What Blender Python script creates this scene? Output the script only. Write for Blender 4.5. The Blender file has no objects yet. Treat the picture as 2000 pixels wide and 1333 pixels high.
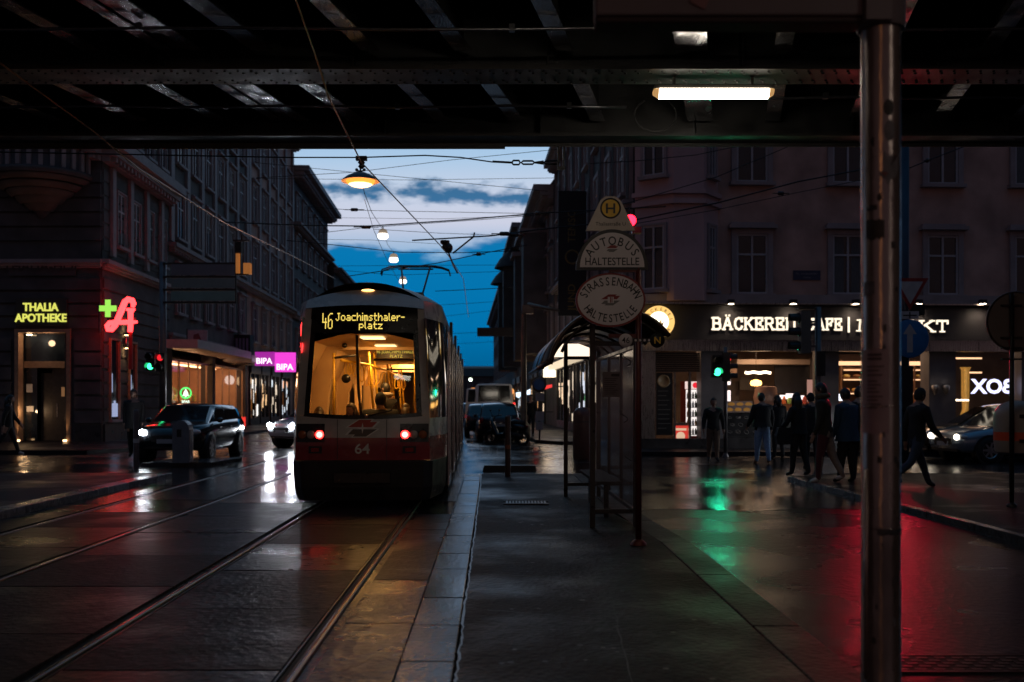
import bpy, bmesh, math, random
from mathutils import Vector, Matrix
random.seed(7)
R = math.radians
sc = bpy.context.scene
COL = sc.collection

# ---------------------------------------------------------------- camera
F, EYE, HZ = 1944.44, 1.56, 785.0          # focal length in photo pixels, eye height, horizon row
cd = bpy.data.cameras.new('camera'); cam = bpy.data.objects.new('camera', cd); COL.objects.link(cam)
cd.lens = 35; cd.sensor_width = 36; cd.shift_y = (HZ - 666.5) / 2000.0
cd.clip_start = 0.1; cd.clip_end = 3000
cam.location = (0, 0, EYE); cam.rotation_euler = (R(90), 0, 0)
cd.dof.use_dof = True; cd.dof.focus_distance = 12.5; cd.dof.aperture_fstop = 1.8; cd.dof.aperture_blades = 9
sc.camera = cam

# ---------------------------------------------------------------- dusk sky
wd = bpy.data.worlds.new('World'); sc.world = wd; wd.use_nodes = True
def build_world():
    nt = wd.node_tree; N = nt.nodes; L = nt.links
    for n in list(N): N.remove(n)
    out = N.new('ShaderNodeOutputWorld'); bg = N.new('ShaderNodeBackground')
    tc = N.new('ShaderNodeTexCoord'); sp = N.new('ShaderNodeSeparateXYZ'); L.new(tc.outputs['Generated'], sp.inputs[0])
    def mt(op, a, b=None, c=None, clamp=False):
        n = N.new('ShaderNodeMath'); n.operation = op; n.use_clamp = clamp
        for i, x in enumerate((a, b, c)):
            if x is None: continue
            if isinstance(x, (int, float)): n.inputs[i].default_value = x
            else: L.new(x, n.inputs[i])
        return n.outputs[0]
    def mr(x, a, b, c=0.0, d=1.0):
        n = N.new('ShaderNodeMapRange'); n.interpolation_type = 'SMOOTHSTEP'
        L.new(x, n.inputs[0]); n.inputs[1].default_value = a; n.inputs[2].default_value = b
        n.inputs[3].default_value = c; n.inputs[4].default_value = d
        return n.outputs[0]
    X, Y, Z = sp.outputs
    yy = mt('MAXIMUM', Y, 0.08)
    u = mt('DIVIDE', X, yy); v = mt('DIVIDE', Z, yy)
    def noise(su, sv, scale, det, off=0.0, dist=0.0):
        cb = N.new('ShaderNodeCombineXYZ')
        L.new(mt('MULTIPLY', u, su), cb.inputs[0]); L.new(mt('MULTIPLY', v, sv), cb.inputs[1]); cb.inputs[2].default_value = off
        n = N.new('ShaderNodeTexNoise'); L.new(cb.outputs[0], n.inputs[0]); n.inputs['Scale'].default_value = scale
        n.inputs['Detail'].default_value = det; n.inputs['Distortion'].default_value = dist; n.inputs['Roughness'].default_value = .55
        return n.outputs[0]
    n1 = noise(1.0, 2.6, 16, 6, 0.3, .25); n2 = noise(1.0, 3.0, 7, 5, 4.2, .2); n3 = noise(1.0, 2.2, 30, 4, 9.0)
    def ramp(x, stops):
        r = N.new('ShaderNodeValToRGB'); L.new(x, r.inputs[0]); e = r.color_ramp.elements
        while len(e) < len(stops): e.new(0.5)
        for el, (p, c) in zip(e, stops): el.position = p; el.color = (*c, 1)
        return r.outputs[0]
    # clear sky: deep blue close to the roofs, pale high up
    clear = ramp(mt('MULTIPLY', v, 3.0), [(0.0, (.0, .085, .21)), (.25, (.004, .15, .36)), (.42, (.20, .42, .66)), (.54, (.60, .63, .77)), (.64, (.56, .64, .79)), (.74, (.40, .58, .79)), (.85, (.32, .53, .77)), (1.0, (.22, .42, .66))])
    cloud = ramp(mt('MULTIPLY', v, 3.0), [(0.0, (.0, .075, .19)), (.22, (.0, .165, .41)), (.45, (.002, .185, .45)), (.58, (.014, .14, .32)), (.68, (.022, .13, .28)), (1.0, (.05, .16, .32))])
    # low deck with a ragged upper edge, and a thin band above it
    edge = mt('ADD', mt('MULTIPLY', mt('SUBTRACT', n2, 0.5), .10), mt('ADD', mt('MULTIPLY', mt('SUBTRACT', n1, .5), .08), mt('MULTIPLY', u, .10)))
    deck = mr(mt('SUBTRACT', v, edge), .152, .176, 1.0, 0.0)
    bandc = mt('ADD', mt('ADD', .206, mt('MULTIPLY', u, -.05)), mt('MULTIPLY', mt('SUBTRACT', n1, .5), .014))
    bandc = bandc; bd = mt('ABSOLUTE', mt('SUBTRACT', v, bandc))
    bw = mt('ADD', .0035, mt('MULTIPLY', mt('SUBTRACT', n3, .47), .05))
    band = mr(mt('SUBTRACT', bd, bw), -.006, .009, .95, 0.0)
    m = mt('MAXIMUM', deck, band)
    mx = N.new('ShaderNodeMix'); mx.data_type = 'RGBA'
    L.new(m, mx.inputs[0]); L.new(clear, mx.inputs[6]); L.new(cloud, mx.inputs[7])
    # bright only towards the evening side; the sky behind and overhead is dark
    fw = mt('MULTIPLY', mr(Y, .15, .85), mr(Z, .75, .25))
    night = N.new('ShaderNodeTexSky'); night.sky_type = 'NISHITA'; night.sun_disc = False
    night.sun_elevation = R(-3); night.sun_rotation = R(0)
    nm = N.new('ShaderNodeMix'); nm.data_type = 'RGBA'; nm.blend_type = 'MULTIPLY'; nm.inputs[0].default_value = 1
    L.new(night.outputs[0], nm.inputs[6]); nm.inputs[7].default_value = (.05, .05, .055, 1)
    ad = N.new('ShaderNodeMix'); ad.data_type = 'RGBA'; ad.blend_type = 'ADD'; ad.inputs[0].default_value = 1
    L.new(nm.outputs[2], ad.inputs[6]); ad.inputs[7].default_value = (0, 0, 0, 1)
    dim = ramp(Z, [(0.0, (.085, .052, .052)), (.35, (.046, .036, .048)), (.65, (.016, .048, .095)), (1.0, (.03, .115, .23))]); L.new(dim, ad.inputs[7])
    m2 = N.new('ShaderNodeMix'); m2.data_type = 'RGBA'
    L.new(fw, m2.inputs[0]); L.new(ad.outputs[2], m2.inputs[6]); L.new(mx.outputs[2], m2.inputs[7])
    L.new(m2.outputs[2], bg.inputs[0]); bg.inputs[1].default_value = 1.0
    L.new(bg.outputs[0], out.inputs[0])
build_world()
sd = bpy.data.lights.new('dusk_glow', 'SUN'); sd.energy = 0.03; sd.angle = R(20); sd.color = (.7, .8, 1)
so = bpy.data.objects.new('dusk_glow', sd); COL.objects.link(so); so.rotation_euler = (R(-70), 0, 0)
sc.view_settings.view_transform = 'Standard'; sc.view_settings.look = 'None'
sc.view_settings.exposure = 0.0; sc.view_settings.gamma = 1.0
sc.cycles.max_bounces = 8; sc.cycles.transparent_max_bounces = 12; sc.cycles.sample_clamp_indirect = 10.0
sc.cycles.use_denoising = True

# ---------------------------------------------------------------- helpers
def W(px, py, Y): return Vector(((px - 1000) / F * Y, Y, EYE + (HZ - py) / F * Y))
def G(px, py, z=0.0):
    Y = (EYE - z) * F / (py - HZ); return Vector(((px - 1000) / F * Y, Y, z))

_m = {}
def mat(name, col, rough=.6, metal=0.0, var=.12, scale=6.0, bump=0.0, bscale=None, emit=None, estr=0.0, rvar=0.0, spec=.5, coat=0.0, stretch=(1, 1, 1)):
    if name in _m: return _m[name]
    m = bpy.data.materials.new(name); m.use_nodes = True; nt = m.node_tree; N = nt.nodes; L = nt.links
    b = N['Principled BSDF']
    b.inputs['Roughness'].default_value = rough; b.inputs['Metallic'].default_value = metal
    b.inputs['Specular IOR Level'].default_value = spec; b.inputs['Coat Weight'].default_value = coat
    tc = N.new('ShaderNodeTexCoord'); mp = N.new('ShaderNodeMapping'); mp.inputs['Scale'].default_value = stretch
    L.new(tc.outputs['Object'], mp.inputs[0])
    nz = N.new('ShaderNodeTexNoise'); nz.inputs['Scale'].default_value = scale; nz.inputs['Detail'].default_value = 5
    L.new(mp.outputs[0], nz.inputs[0])
    cr = N.new('ShaderNodeValToRGB'); cr.color_ramp.elements[0].position = .3; cr.color_ramp.elements[1].position = .7
    cr.color_ramp.elements[0].color = (*[c * (1 - var) for c in col], 1); cr.color_ramp.elements[1].color = (*[min(1, c * (1 + var)) for c in col], 1)
    L.new(nz.outputs[0], cr.inputs[0]); L.new(cr.outputs[0], b.inputs['Base Color'])
    if rvar:
        mr = N.new('ShaderNodeMapRange'); L.new(nz.outputs[0], mr.inputs[0]); mr.inputs[1].default_value = .3; mr.inputs[2].default_value = .7
        mr.inputs[3].default_value = max(.02, rough - rvar); mr.inputs[4].default_value = min(1, rough + rvar); L.new(mr.outputs[0], b.inputs['Roughness'])
    if bump:
        n2 = N.new('ShaderNodeTexNoise'); n2.inputs['Scale'].default_value = bscale or scale * 4; n2.inputs['Detail'].default_value = 4
        L.new(mp.outputs[0], n2.inputs[0])
        bp = N.new('ShaderNodeBump'); bp.inputs['Strength'].default_value = bump; bp.inputs['Distance'].default_value = .02
        L.new(n2.outputs[0], bp.inputs['Height']); L.new(bp.outputs[0], b.inputs['Normal'])
    if emit:
        b.inputs['Emission Color'].default_value = (*emit, 1); b.inputs['Emission Strength'].default_value = estr
    _m[name] = m; return m

def glass(name, tint=(.9, .95, 1), refl=.06, rough=.03, opac=0.0, fk=.45):
    if name in _m: return _m[name]
    m = bpy.data.materials.new(name); m.use_nodes = True; nt = m.node_tree; N = nt.nodes; L = nt.links
    for n in list(N): N.remove(n)
    o = N.new('ShaderNodeOutputMaterial'); t = N.new('ShaderNodeBsdfTransparent'); g = N.new('ShaderNodeBsdfGlossy'); x = N.new('ShaderNodeMixShader')
    t.inputs[0].default_value = (*tint, 1); g.inputs['Roughness'].default_value = rough
    fr = N.new('ShaderNodeLayerWeight'); fr.inputs[0].default_value = .25
    tc = N.new('ShaderNodeTexCoord'); nz = N.new('ShaderNodeTexNoise'); nz.inputs['Scale'].default_value = 9; nz.inputs['Detail'].default_value = 6
    L.new(tc.outputs['Object'], nz.inputs[0])
    ma = N.new('ShaderNodeMath'); ma.operation = 'MULTIPLY_ADD'; L.new(fr.outputs['Fresnel'], ma.inputs[0]); ma.inputs[1].default_value = fk; ma.inputs[2].default_value = refl
    ma.use_clamp = True
    L.new(ma.outputs[0], x.inputs[0]); L.new(t.outputs[0], x.inputs[1]); L.new(g.outputs[0], x.inputs[2])
    last = x
    if opac:
        d = N.new('ShaderNodeBsdfDiffuse'); d.inputs[0].default_value = (.5, .5, .5, 1); y = N.new('ShaderNodeMixShader')
        mm = N.new('ShaderNodeMath'); mm.operation = 'MULTIPLY'; L.new(nz.outputs[0], mm.inputs[0]); mm.inputs[1].default_value = opac * 2
        L.new(mm.outputs[0], y.inputs[0]); L.new(x.outputs[0], y.inputs[1]); L.new(d.outputs[0], y.inputs[2]); last = y
    L.new(last.outputs[0], o.inputs[0]); _m[name] = m; return m

def glow(name, col, s, base=(.05, .05, .05)):
    return mat(name, base, .5, emit=col, estr=s)

_txt = {}
def glyphs(s, bold=0.0):
    k = (s, bold)
    if k not in _txt:
        c = bpy.data.curves.new('t', 'FONT'); c.body = s; c.size = 1.0; c.offset = bold; c.resolution_u = 3
        o = bpy.data.objects.new('t', c); COL.objects.link(o)
        dg = bpy.context.evaluated_depsgraph_get(); me = bpy.data.meshes.new_from_object(o.evaluated_get(dg))
        vs = [v.co.copy() for v in me.vertices]; fs = [tuple(p.vertices) for p in me.polygons]
        bpy.data.objects.remove(o); bpy.data.curves.remove(c); bpy.data.meshes.remove(me)
        if vs:
            x0 = min(v.x for v in vs); x1 = max(v.x for v in vs)
        else: x0 = 0; x1 = .3
        _txt[k] = (vs, fs, x0, x1)
    return _txt[k]

class MB:
    def __init__(s): s.v = []; s.f = []; s.mi = []; s.sm = []; s.mats = []
    def _m(s, m):
        if m not in s.mats: s.mats.append(m)
        return s.mats.index(m)
    def add(s, vs, fs, m, smooth=False):
        b = len(s.v); i = s._m(m); s.v += [Vector(p) for p in vs]
        for f in fs: s.f.append(tuple(b + k for k in f)); s.mi.append(i); s.sm.append(smooth)
        return s
    def box(s, a, b, m, rz=0.0, piv=None):
        x0, y0, z0 = a; x1, y1, z1 = b
        vs = [Vector(p) for p in ((x0, y0, z0), (x1, y0, z0), (x1, y1, z0), (x0, y1, z0), (x0, y0, z1), (x1, y0, z1), (x1, y1, z1), (x0, y1, z1))]
        if rz:
            c = Vector(piv) if piv else sum(vs, Vector()) / 8; mm = Matrix.Rotation(rz, 3, 'Z'); vs = [c + mm @ (p - c) for p in vs]
        return s.add(vs, [(0, 3, 2, 1), (4, 5, 6, 7), (0, 1, 5, 4), (1, 2, 6, 5), (2, 3, 7, 6), (3, 0, 4, 7)], m)
    def cbox(s, c, d, m, rz=0.0): 
        return s.box([c[i] - d[i] / 2 for i in range(3)], [c[i] + d[i] / 2 for i in range(3)], m, rz)
    def quad(s, p, m, smooth=False): return s.add(p, [tuple(range(len(p)))], m, smooth)
    def tube(s, pts, r, m, n=8, cap=True, closed=False):
        pts = [Vector(p) for p in pts]; k = len(pts); vs = []; fs = []
        rs = r if isinstance(r, (list, tuple)) else [r] * k
        up = None
        for i, p in enumerate(pts):
            if closed: t = pts[(i + 1) % k] - pts[i - 1]
            else: t = (pts[min(i + 1, k - 1)] - pts[max(i - 1, 0)])
            t = t.normalized() if t.length > 1e-9 else Vector((0, 0, 1))
            if up is None: up = t.orthogonal().normalized()
            up = (up - t * up.dot(t)); up = up.normalized() if up.length > 1e-6 else t.orthogonal().normalized()
            w = t.cross(up)
            for j in range(n):
                a = 2 * math.pi * j / n; vs.append(p + (up * math.cos(a) + w * math.sin(a)) * rs[i])
        for i in range(k if closed else k - 1):
            i2 = (i + 1) % k
            for j in range(n):
                j2 = (j + 1) % n; fs.append((i * n + j, i * n + j2, i2 * n + j2, i2 * n + j))
        if cap and not closed: fs.append(tuple(range(n - 1, -1, -1))); fs.append(tuple((k - 1) * n + j for j in range(n)))
        return s.add(vs, fs, m, True)
    def lathe(s, prof, c, m, n=24, axis=(0, 0, 1), smooth=True):
        ax = Vector(axis).normalized(); u = ax.orthogonal().normalized(); w = ax.cross(u); c = Vector(c)
        vs = []; fs = []
        for (r, h) in prof:
            for j in range(n):
                a = 2 * math.pi * j / n; vs.append(c + ax * h + (u * math.cos(a) + w * math.sin(a)) * max(r, 1e-5))
        for i in range(len(prof) - 1):
            for j in range(n):
                j2 = (j + 1) % n; fs.append((i * n + j, i * n + j2, (i + 1) * n + j2, (i + 1) * n + j))
        return s.add(vs, fs, m, smooth)
    def ball(s, c, r, m, nu=12, nv=8):
        if isinstance(r, (int, float)): r = (r, r, r)
        vs = []; fs = []
        for i in range(nv + 1):
            t = math.pi * i / nv
            for j in range(nu):
                a = 2 * math.pi * j / nu; vs.append((c[0] + r[0] * math.sin(t) * math.cos(a), c[1] + r[1] * math.sin(t) * math.sin(a), c[2] + r[2] * math.cos(t)))
        for i in range(nv):
            for j in range(nu):
                j2 = (j + 1) % nu; fs.append((i * nu + j, (i + 1) * nu + j, (i + 1) * nu + j2, i * nu + j2))
        return s.add(vs, fs, m, True)
    def prism(s, poly, o, u, v, depth, m, m_side=None):
        # polygon in the (u, v) plane pushed by `depth` along u x v
        o, u, v = Vector(o), Vector(u), Vector(v); n = u.cross(v).normalized() * depth; k = len(poly)
        a = [o + u * x + v * y for x, y in poly]; b = [p + n for p in a]
        s.add(b, [tuple(range(k))], m); s.add(a, [tuple(range(k - 1, -1, -1))], m_side or m)
        return s.add(a + b, [(i, (i + 1) % k, (i + 1) % k + k, i + k) for i in range(k)], m_side or m)
    def text(s, t, o, u, v, size, depth, m, align='c', bold=0.0, sx=1.0):
        vs, fs, x0, x1 = glyphs(t, bold); o, u, v = Vector(o), Vector(u).normalized(), Vector(v).normalized(); n = u.cross(v)
        off = {'c': -(x0 + x1) / 2, 'l': -x0, 'r': -x1}[align]
        P = [o + u * ((p.x + off) * size * sx) + v * (p.y * size) for p in vs]
        k = len(P); s.add([p + n * depth for p in P], fs, m)
        if depth > .004:
            ec = {}
            for f in fs:
                for i in range(len(f)):
                    e = (f[i], f[(i + 1) % len(f)]); ec[e] = 1
            sides = [(a, b, b + k, a + k) for (a, b) in ec if (b, a) not in ec]
            s.add(P + [p + n * depth for p in P], sides, m)
        return s
    def arctext(s, t, c, u, v, rx, ry, a0, a1, size, depth, m, bold=0.0, flip=False, sx=1.0):
        c, u, v = Vector(c), Vector(u).normalized(), Vector(v).normalized(); k = len(t)
        for i, ch in enumerate(t):
            a = R(a0 + (a1 - a0) * (i / (k - 1) if k > 1 else .5)); p = c + u * (rx * math.cos(a)) + v * (ry * math.sin(a))
            nx, ny = math.cos(a) / rx, math.sin(a) / ry; l = math.hypot(nx, ny); nx /= l; ny /= l
            if flip: nx, ny = -nx, -ny
            vv = u * nx + v * ny; uu = u * ny - v * nx
            s.text(ch, p, uu, vv, size, depth, m, 'c', bold, sx)
        return s
    def build(s, name, parent=None, label=None, bevel=0.0, weld=False):
        me = bpy.data.meshes.new(name); me.from_pydata([tuple(p) for p in s.v], [], s.f)
        for m in s.mats: me.materials.append(m)
        me.polygons.foreach_set('material_index', s.mi); me.polygons.foreach_set('use_smooth', s.sm); me.update()
        o = bpy.data.objects.new(name, me); COL.objects.link(o)
        if parent: o.parent = parent
        if label: o['label'] = label
        if bevel:
            b = o.modifiers.new('bevel', 'BEVEL'); b.width = bevel; b.segments = 2; b.limit_method = 'ANGLE'; b.angle_limit = R(40)
        return o

def thing(name, label, cat, loc=(0, 0, 0), rz=0.0, group=None):
    o = bpy.data.objects.new(name, None); COL.objects.link(o); o.location = loc; o.rotation_euler = (0, 0, rz); o.empty_display_size = .2
    o['label'] = label; o['category'] = cat
    if group: o['group'] = group
    return o
def tag(o, label, cat, group=None):
    o['label'] = label; o['category'] = cat
    if group: o['group'] = group
    return o
def struct(o): o['kind'] = 'structure'; return o
def kids(o): return [c for c in bpy.data.objects if c.parent == o]
def copy_tree(o, parent=None):
    c = o.copy(); COL.objects.link(c)
    if parent: c.parent = parent
    for ch in list(o.children): copy_tree(ch, c)
    return c
def lamp(kind, loc, energy, col, parent=None, size=.1, aim=None, spot=80, blend=.5):
    d = bpy.data.lights.new('light', kind); d.energy = energy; d.color = col
    if kind == 'AREA': d.size = size
    else: d.shadow_soft_size = size
    if kind == 'SPOT': d.spot_size = R(spot); d.spot_blend = blend
    o = bpy.data.objects.new('light', d); COL.objects.link(o); o.location = loc
    if aim is not None: o.rotation_euler = (Vector(aim) - Vector(loc)).to_track_quat('-Z', 'Y').to_euler()
    if parent: o.parent = parent
    return o
def loc2(o, p):
    "world point -> local of an unscaled root turned only about Z"
    q = Vector(p) - o.location; return Matrix.Rotation(-o.rotation_euler.z, 3, 'Z') @ q

# track and street axes
def axis_x(a, Y):
    "sideways position of a line at offset a from the near rails' frame; the street bends gently to the left"
    s0, s1, y0, y1 = -.0206, -.05, 15.0, 34.0
    if Y <= y0: return a + s0 * Y
    if Y <= y1: t = Y - y0; return a + s0 * Y + (s1 - s0) * t * t / (2 * (y1 - y0))
    return a + s0 * y0 + (s0 + s1) / 2 * (y1 - y0) + s1 * (Y - y1)
# ---------------------------------------------------------------- wet ground
def wet(name, col, r0, r1, pscale=.5, bump=.25, bscale=90, island=False, tilt=0.0, pud=.5, dry=.07):
    m = bpy.data.materials.new(name); m.use_nodes = True; nt = m.node_tree; N = nt.nodes; L = nt.links; b = N['Principled BSDF']
    tc = N.new('ShaderNodeTexCoord')
    def noise(sc_, det=5, rough=.55):
        n = N.new('ShaderNodeTexNoise'); n.inputs['Scale'].default_value = sc_; n.inputs['Detail'].default_value = det; n.inputs['Roughness'].default_value = rough
        L.new(tc.outputs['Object'], n.inputs[0]); return n.outputs[0]
    def rng(x, a, bb, c, d):
        n = N.new('ShaderNodeMapRange'); L.new(x, n.inputs[0])
        for i, q in enumerate((a, bb, c, d)): n.inputs[i + 1].default_value = q
        return n.outputs[0]
    def mt(op, a, c):
        n = N.new('ShaderNodeMath'); n.operation = op
        for i, x in enumerate((a, c)):
            if isinstance(x, (int, float)): n.inputs[i].default_value = x
            else: L.new(x, n.inputs[i])
        return n.outputs[0]
    big = noise(pscale, 6, .6); mid = noise(pscale * 7, 5); fine = noise(bscale, 3, .7)
    geo = N.new('ShaderNodeNewGeometry')
    q = rng(big, pud - .12, pud + .14, 0, 1)
    if island: q = mt('ADD', mt('MULTIPLY', q, .55), mt('MULTIPLY', geo.outputs['Random Per Island'], .45))
    q2 = mt('ADD', mt('MULTIPLY', q, .8), mt('MULTIPLY', mid, .2))
    L.new(rng(q2, .05, .9, r0, r1), b.inputs['Roughness']); L.new(rng(q2, .12, .8, .5, dry), b.inputs['Specular IOR Level'])
    cr = N.new('ShaderNodeValToRGB'); L.new(mt('ADD', mt('MULTIPLY', mid, .6), mt('MULTIPLY', fine, .4)), cr.inputs[0])
    cr.color_ramp.elements[0].position = .3; cr.color_ramp.elements[1].position = .72
    cr.color_ramp.elements[0].color = (*[c * .45 for c in col], 1); cr.color_ramp.elements[1].color = (*[c * 1.6 for c in col], 1)
    if island:
        hs = N.new('ShaderNodeHueSaturation'); L.new(cr.outputs[0], hs.inputs['Color']); L.new(rng(geo.outputs['Random Per Island'], 0, 1, .6, 1.4), hs.inputs['Value']); L.new(hs.outputs[0], b.inputs['Base Color'])
    else: L.new(cr.outputs[0], b.inputs['Base Color'])
    b.inputs['IOR'].default_value = 1.35
    vo = N.new('ShaderNodeTexVoronoi'); vo.inputs['Scale'].default_value = bscale * .55; L.new(tc.outputs['Object'], vo.inputs[0])
    hgt = mt('ADD', mt('MULTIPLY', mt('ADD', fine, mt('MULTIPLY', vo.outputs['Distance'], .8)), mt('ADD', mt('MULTIPLY', q2, .8), .25)), mt('MULTIPLY', noise(5, 3), .8))
    bp = N.new('ShaderNodeBump'); bp.inputs['Strength'].default_value = bump; bp.inputs['Distance'].default_value = .016
    L.new(hgt, bp.inputs['Height']); L.new(bp.outputs[0], b.inputs['Normal'])
    return m

M_road = wet('wet_asphalt', (.012, .012, .014), .08, .31, .38, .34, 30, pud=.40, dry=.16)
M_plat = wet('platform_asphalt', (.021, .0195, .020), .26, .62, .55, .8, 36, pud=.42, dry=.2)
M_slab = wet('track_concrete', (.021, .020, .021), .10, .48, .7, .45, 26, island=True, pud=.37, dry=.07)
M_slabm = wet('damp_concrete', (.021, .020, .021), .12, .42, .9, .55, 24, island=True, pud=.42, dry=.10); M_kerbd = wet('dark_kerb', (.034, .031, .032), .22, .55, .8, .6, 34, island=True, pud=.38, dry=.1)
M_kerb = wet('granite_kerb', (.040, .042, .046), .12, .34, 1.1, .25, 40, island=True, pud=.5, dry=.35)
M_pave = wet('wet_pavement', (.018, .017, .020), .14, .45, .5, .5, 34, pud=.36)
M_steel = mat('rail_steel', (.34, .33, .33), .17, 1.0, .25, 3, .04, 200, rvar=.06, stretch=(6, .3, 1))
M_dull = mat('rail_dull', (.06, .05, .045), .34, .8, .3, 6)
M_groove = mat('groove_dirt', (.012, .011, .010), .7)
M_kerb2 = wet('headlit_pale_granite', (.24, .23, .24), .14, .40, 2.0, .4, 30, island=True, pud=.5)  # pale granite, lightened further for the headlights falling on it
M_crack = mat('crack_sealant', (.14, .15, .16), .35)
M_iron = mat('cast_iron', (.05, .045, .04), .35, .9, .3, 20, .1)

g = MB(); g.quad([(-160, -30, 0), (160, -30, 0), (160, 420, 0), (-160, 420, 0)], M_road)
struct(g.build('road'))
M_street = wet('wet_street', (.014, .014, .016), .05, .30, .45, .26, 34, pud=.50, dry=.28); M_slabw = wet('soaked_concrete', (.020, .019, .020), .06, .26, .7, .3, 30, island=True, pud=.52, dry=.4)
g = MB(); re_ = random.Random(5); g.quad([(-60 + 120 * i / 400, 14.4 + re_.uniform(-.10, .10) + .18 * math.sin(i * .9) * math.sin(i * .23), .004) for i in range(401)] + [(60, 29, .004), (20, 29, .004), (20, 200, .004), (-40, 200, .004), (-40, 29, .004), (-60, 29, .004)], M_street); struct(g.build('road'))

def strip(mb, a0, a1, y0, y1, z0, z1, m, step=2.0):
    "solid strip between two offsets of the street axis"
    k = max(1, int(math.ceil((y1 - y0) / step))); ys = [y0 + (y1 - y0) * i / k for i in range(k + 1)]
    vs = []; fs = []
    for y in ys:
        l, r = axis_x(a0, y), axis_x(a1, y); vs += [(l, y, z0), (r, y, z0), (r, y, z1), (l, y, z1)]
    for i in range(k):
        o = 4 * i
        for j in range(4): fs.append((o + j, o + (j + 1) % 4, o + 4 + (j + 1) % 4, o + 4 + j))
    fs.append((3, 2, 1, 0)); fs.append((4 * k, 4 * k + 1, 4 * k + 2, 4 * k + 3))
    mb.add(vs, fs, m)

RAILS = (-5.70, -4.27, -2.55, -1.12)
zones = [(-6.43, -5.80, 1.7, .2), (-5.62, -4.36, 1.7, .9), (-4.18, -2.65, 1.7, .4), (-2.46, -1.21, 1.7, 1.2), (-1.02, -.55, 1.68, .85)]
mb = MB()
for (a0, a1, ln, off) in zones:
    y = -4 + off
    while y < 70:
        l = ln if y < 40 else ln * 4
        strip(mb, a0, a1, y + .012, y + l - .012, .002, .02 + random.uniform(-.002, .003), M_slabw if y > 13.6 else (M_slabm if a0 > -1.1 and 4.6 < y < 8.0 else M_slab), 3.0); y += l
struct(mb.build('track_slabs'))
for i, a in enumerate(RAILS):
    mb = MB(); inner = 1 if i % 2 == 0 else -1
    k_ = 50; prof_ = [(-.027, .0), (-.026, .018), (-.021, .0215), (-.006, .0232), (.006, .0232), (.021, .0215), (.026, .018), (.027, .0)]; vs = []
    for t_ in range(k_):
        y_ = -4 + 99 * (t_ / (k_ - 1)) ** 1.3; vs += [(axis_x(a + o_, y_), y_, z_) for o_, z_ in prof_]
    mb.add(vs, [(t_ * 8 + j_, t_ * 8 + j_ + 1, t_ * 8 + j_ + 9, t_ * 8 + j_ + 8) for t_ in range(k_ - 1) for j_ in (0, 1, 2, 4, 5, 6)], M_dull, True); mb.add(vs, [(t_ * 8 + 3, t_ * 8 + 4, t_ * 8 + 12, t_ * 8 + 11) for t_ in range(k_ - 1)], M_steel, True)
    g0, g1 = sorted((a + inner * .068, a + inner * .080)); strip(mb, g0, g1, -4, 95, .0, .021, M_dull)
    g0, g1 = sorted((a + inner * .031, a + inner * .067)); strip(mb, g0, g1, -4, 95, .001, .004, M_groove)
    struct(mb.build('tram_rail'))

# island platform where the camera stands: kerb stones on both sides, asphalt between
PZ = .12
def plat_right(y):
    if y < 10.8: return 1.86 - .004 * (y - 4)
    if y < 13: return 1.83 - .10 * (y - 10.8)
    return 1.61 - .012 * (y - 13)
ys = [-6 + i * .5 for i in range(53)]
mb = MB(); vs = []; fs = []
for y in ys:
    l = axis_x(-.19, y); r = plat_right(y) - .31; vs += [(l, y, -.02), (r, y, -.02), (r, y, PZ - .004), (l, y, PZ - .004)]
for i in range(len(ys) - 1):
    o = 4 * i
    for j in range(4): fs.append((o + j, o + (j + 1) % 4, o + 4 + (j + 1) % 4, o + 4 + j))
fs += [(3, 2, 1, 0), tuple(4 * (len(ys) - 1) + j for j in range(4))]
mb.add(vs, fs, M_plat)
# ragged sealant line beside the kerb
pts = []; y = -4.0
while y < 20:
    pts.append((axis_x(-.185, y) + random.uniform(-.008, .008), y)); y += random.uniform(.05, .16)
for (p, q) in zip(pts, pts[1:]):
    w = random.uniform(.004, .009); mb.quad([(p[0] - w, p[1], PZ), (p[0] + w, p[1], PZ), (q[0] + w, q[1], PZ), (q[0] - w, q[1], PZ)], M_crack)
M_gum = mat('chewing_gum', (.07, .065, .06), .5); M_gumd = mat('dark_spot', (.008, .008, .008), .5); rg = random.Random(3)
for _ in range(170):
    gy = 3.5 + 15 * rg.random() ** 1.6; gx = rg.uniform(-.1, 1.4); r_ = rg.uniform(.008, .026); mm = M_gum if rg.random() < .55 else M_gumd
    if gx > plat_right(gy) - .35: continue
    mb.add([(gx + r_ * math.cos(t * 1.05) * rg.uniform(.7, 1.2), gy + r_ * math.sin(t * 1.05) * rg.uniform(.7, 1.2), PZ - .0025) for t in range(6)], [tuple(range(6))], mm)
for (x0, y0, x1, y1) in ((-.17, 10.9, 1.5, 10.75), (.55, 4.0, .75, 7.6), (.75, 7.6, 1.5, 8.1), (-.17, 6.9, .62, 6.6)):
    n_ = 26; pp = [(x0 + (x1 - x0) * i / n_ + rg.uniform(-.012, .012), y0 + (y1 - y0) * i / n_ + rg.uniform(-.012, .012)) for i in range(n_ + 1)]
    for p, q in zip(pp, pp[1:]):
        d = Vector((q[0] - p[0], q[1] - p[1])); nn = Vector((-d.y, d.x)).normalized() * rg.uniform(.002, .006); mb.quad([(p[0] - nn.x, p[1] - nn.y, PZ - .002), (p[0] + nn.x, p[1] + nn.y, PZ - .002), (q[0] + nn.x, q[1] + nn.y, PZ - .002), (q[0] - nn.x, q[1] - nn.y, PZ - .002)], M_gumd)
struct(mb.build('platform'))
mb = MB(); y = -5.0
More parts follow.
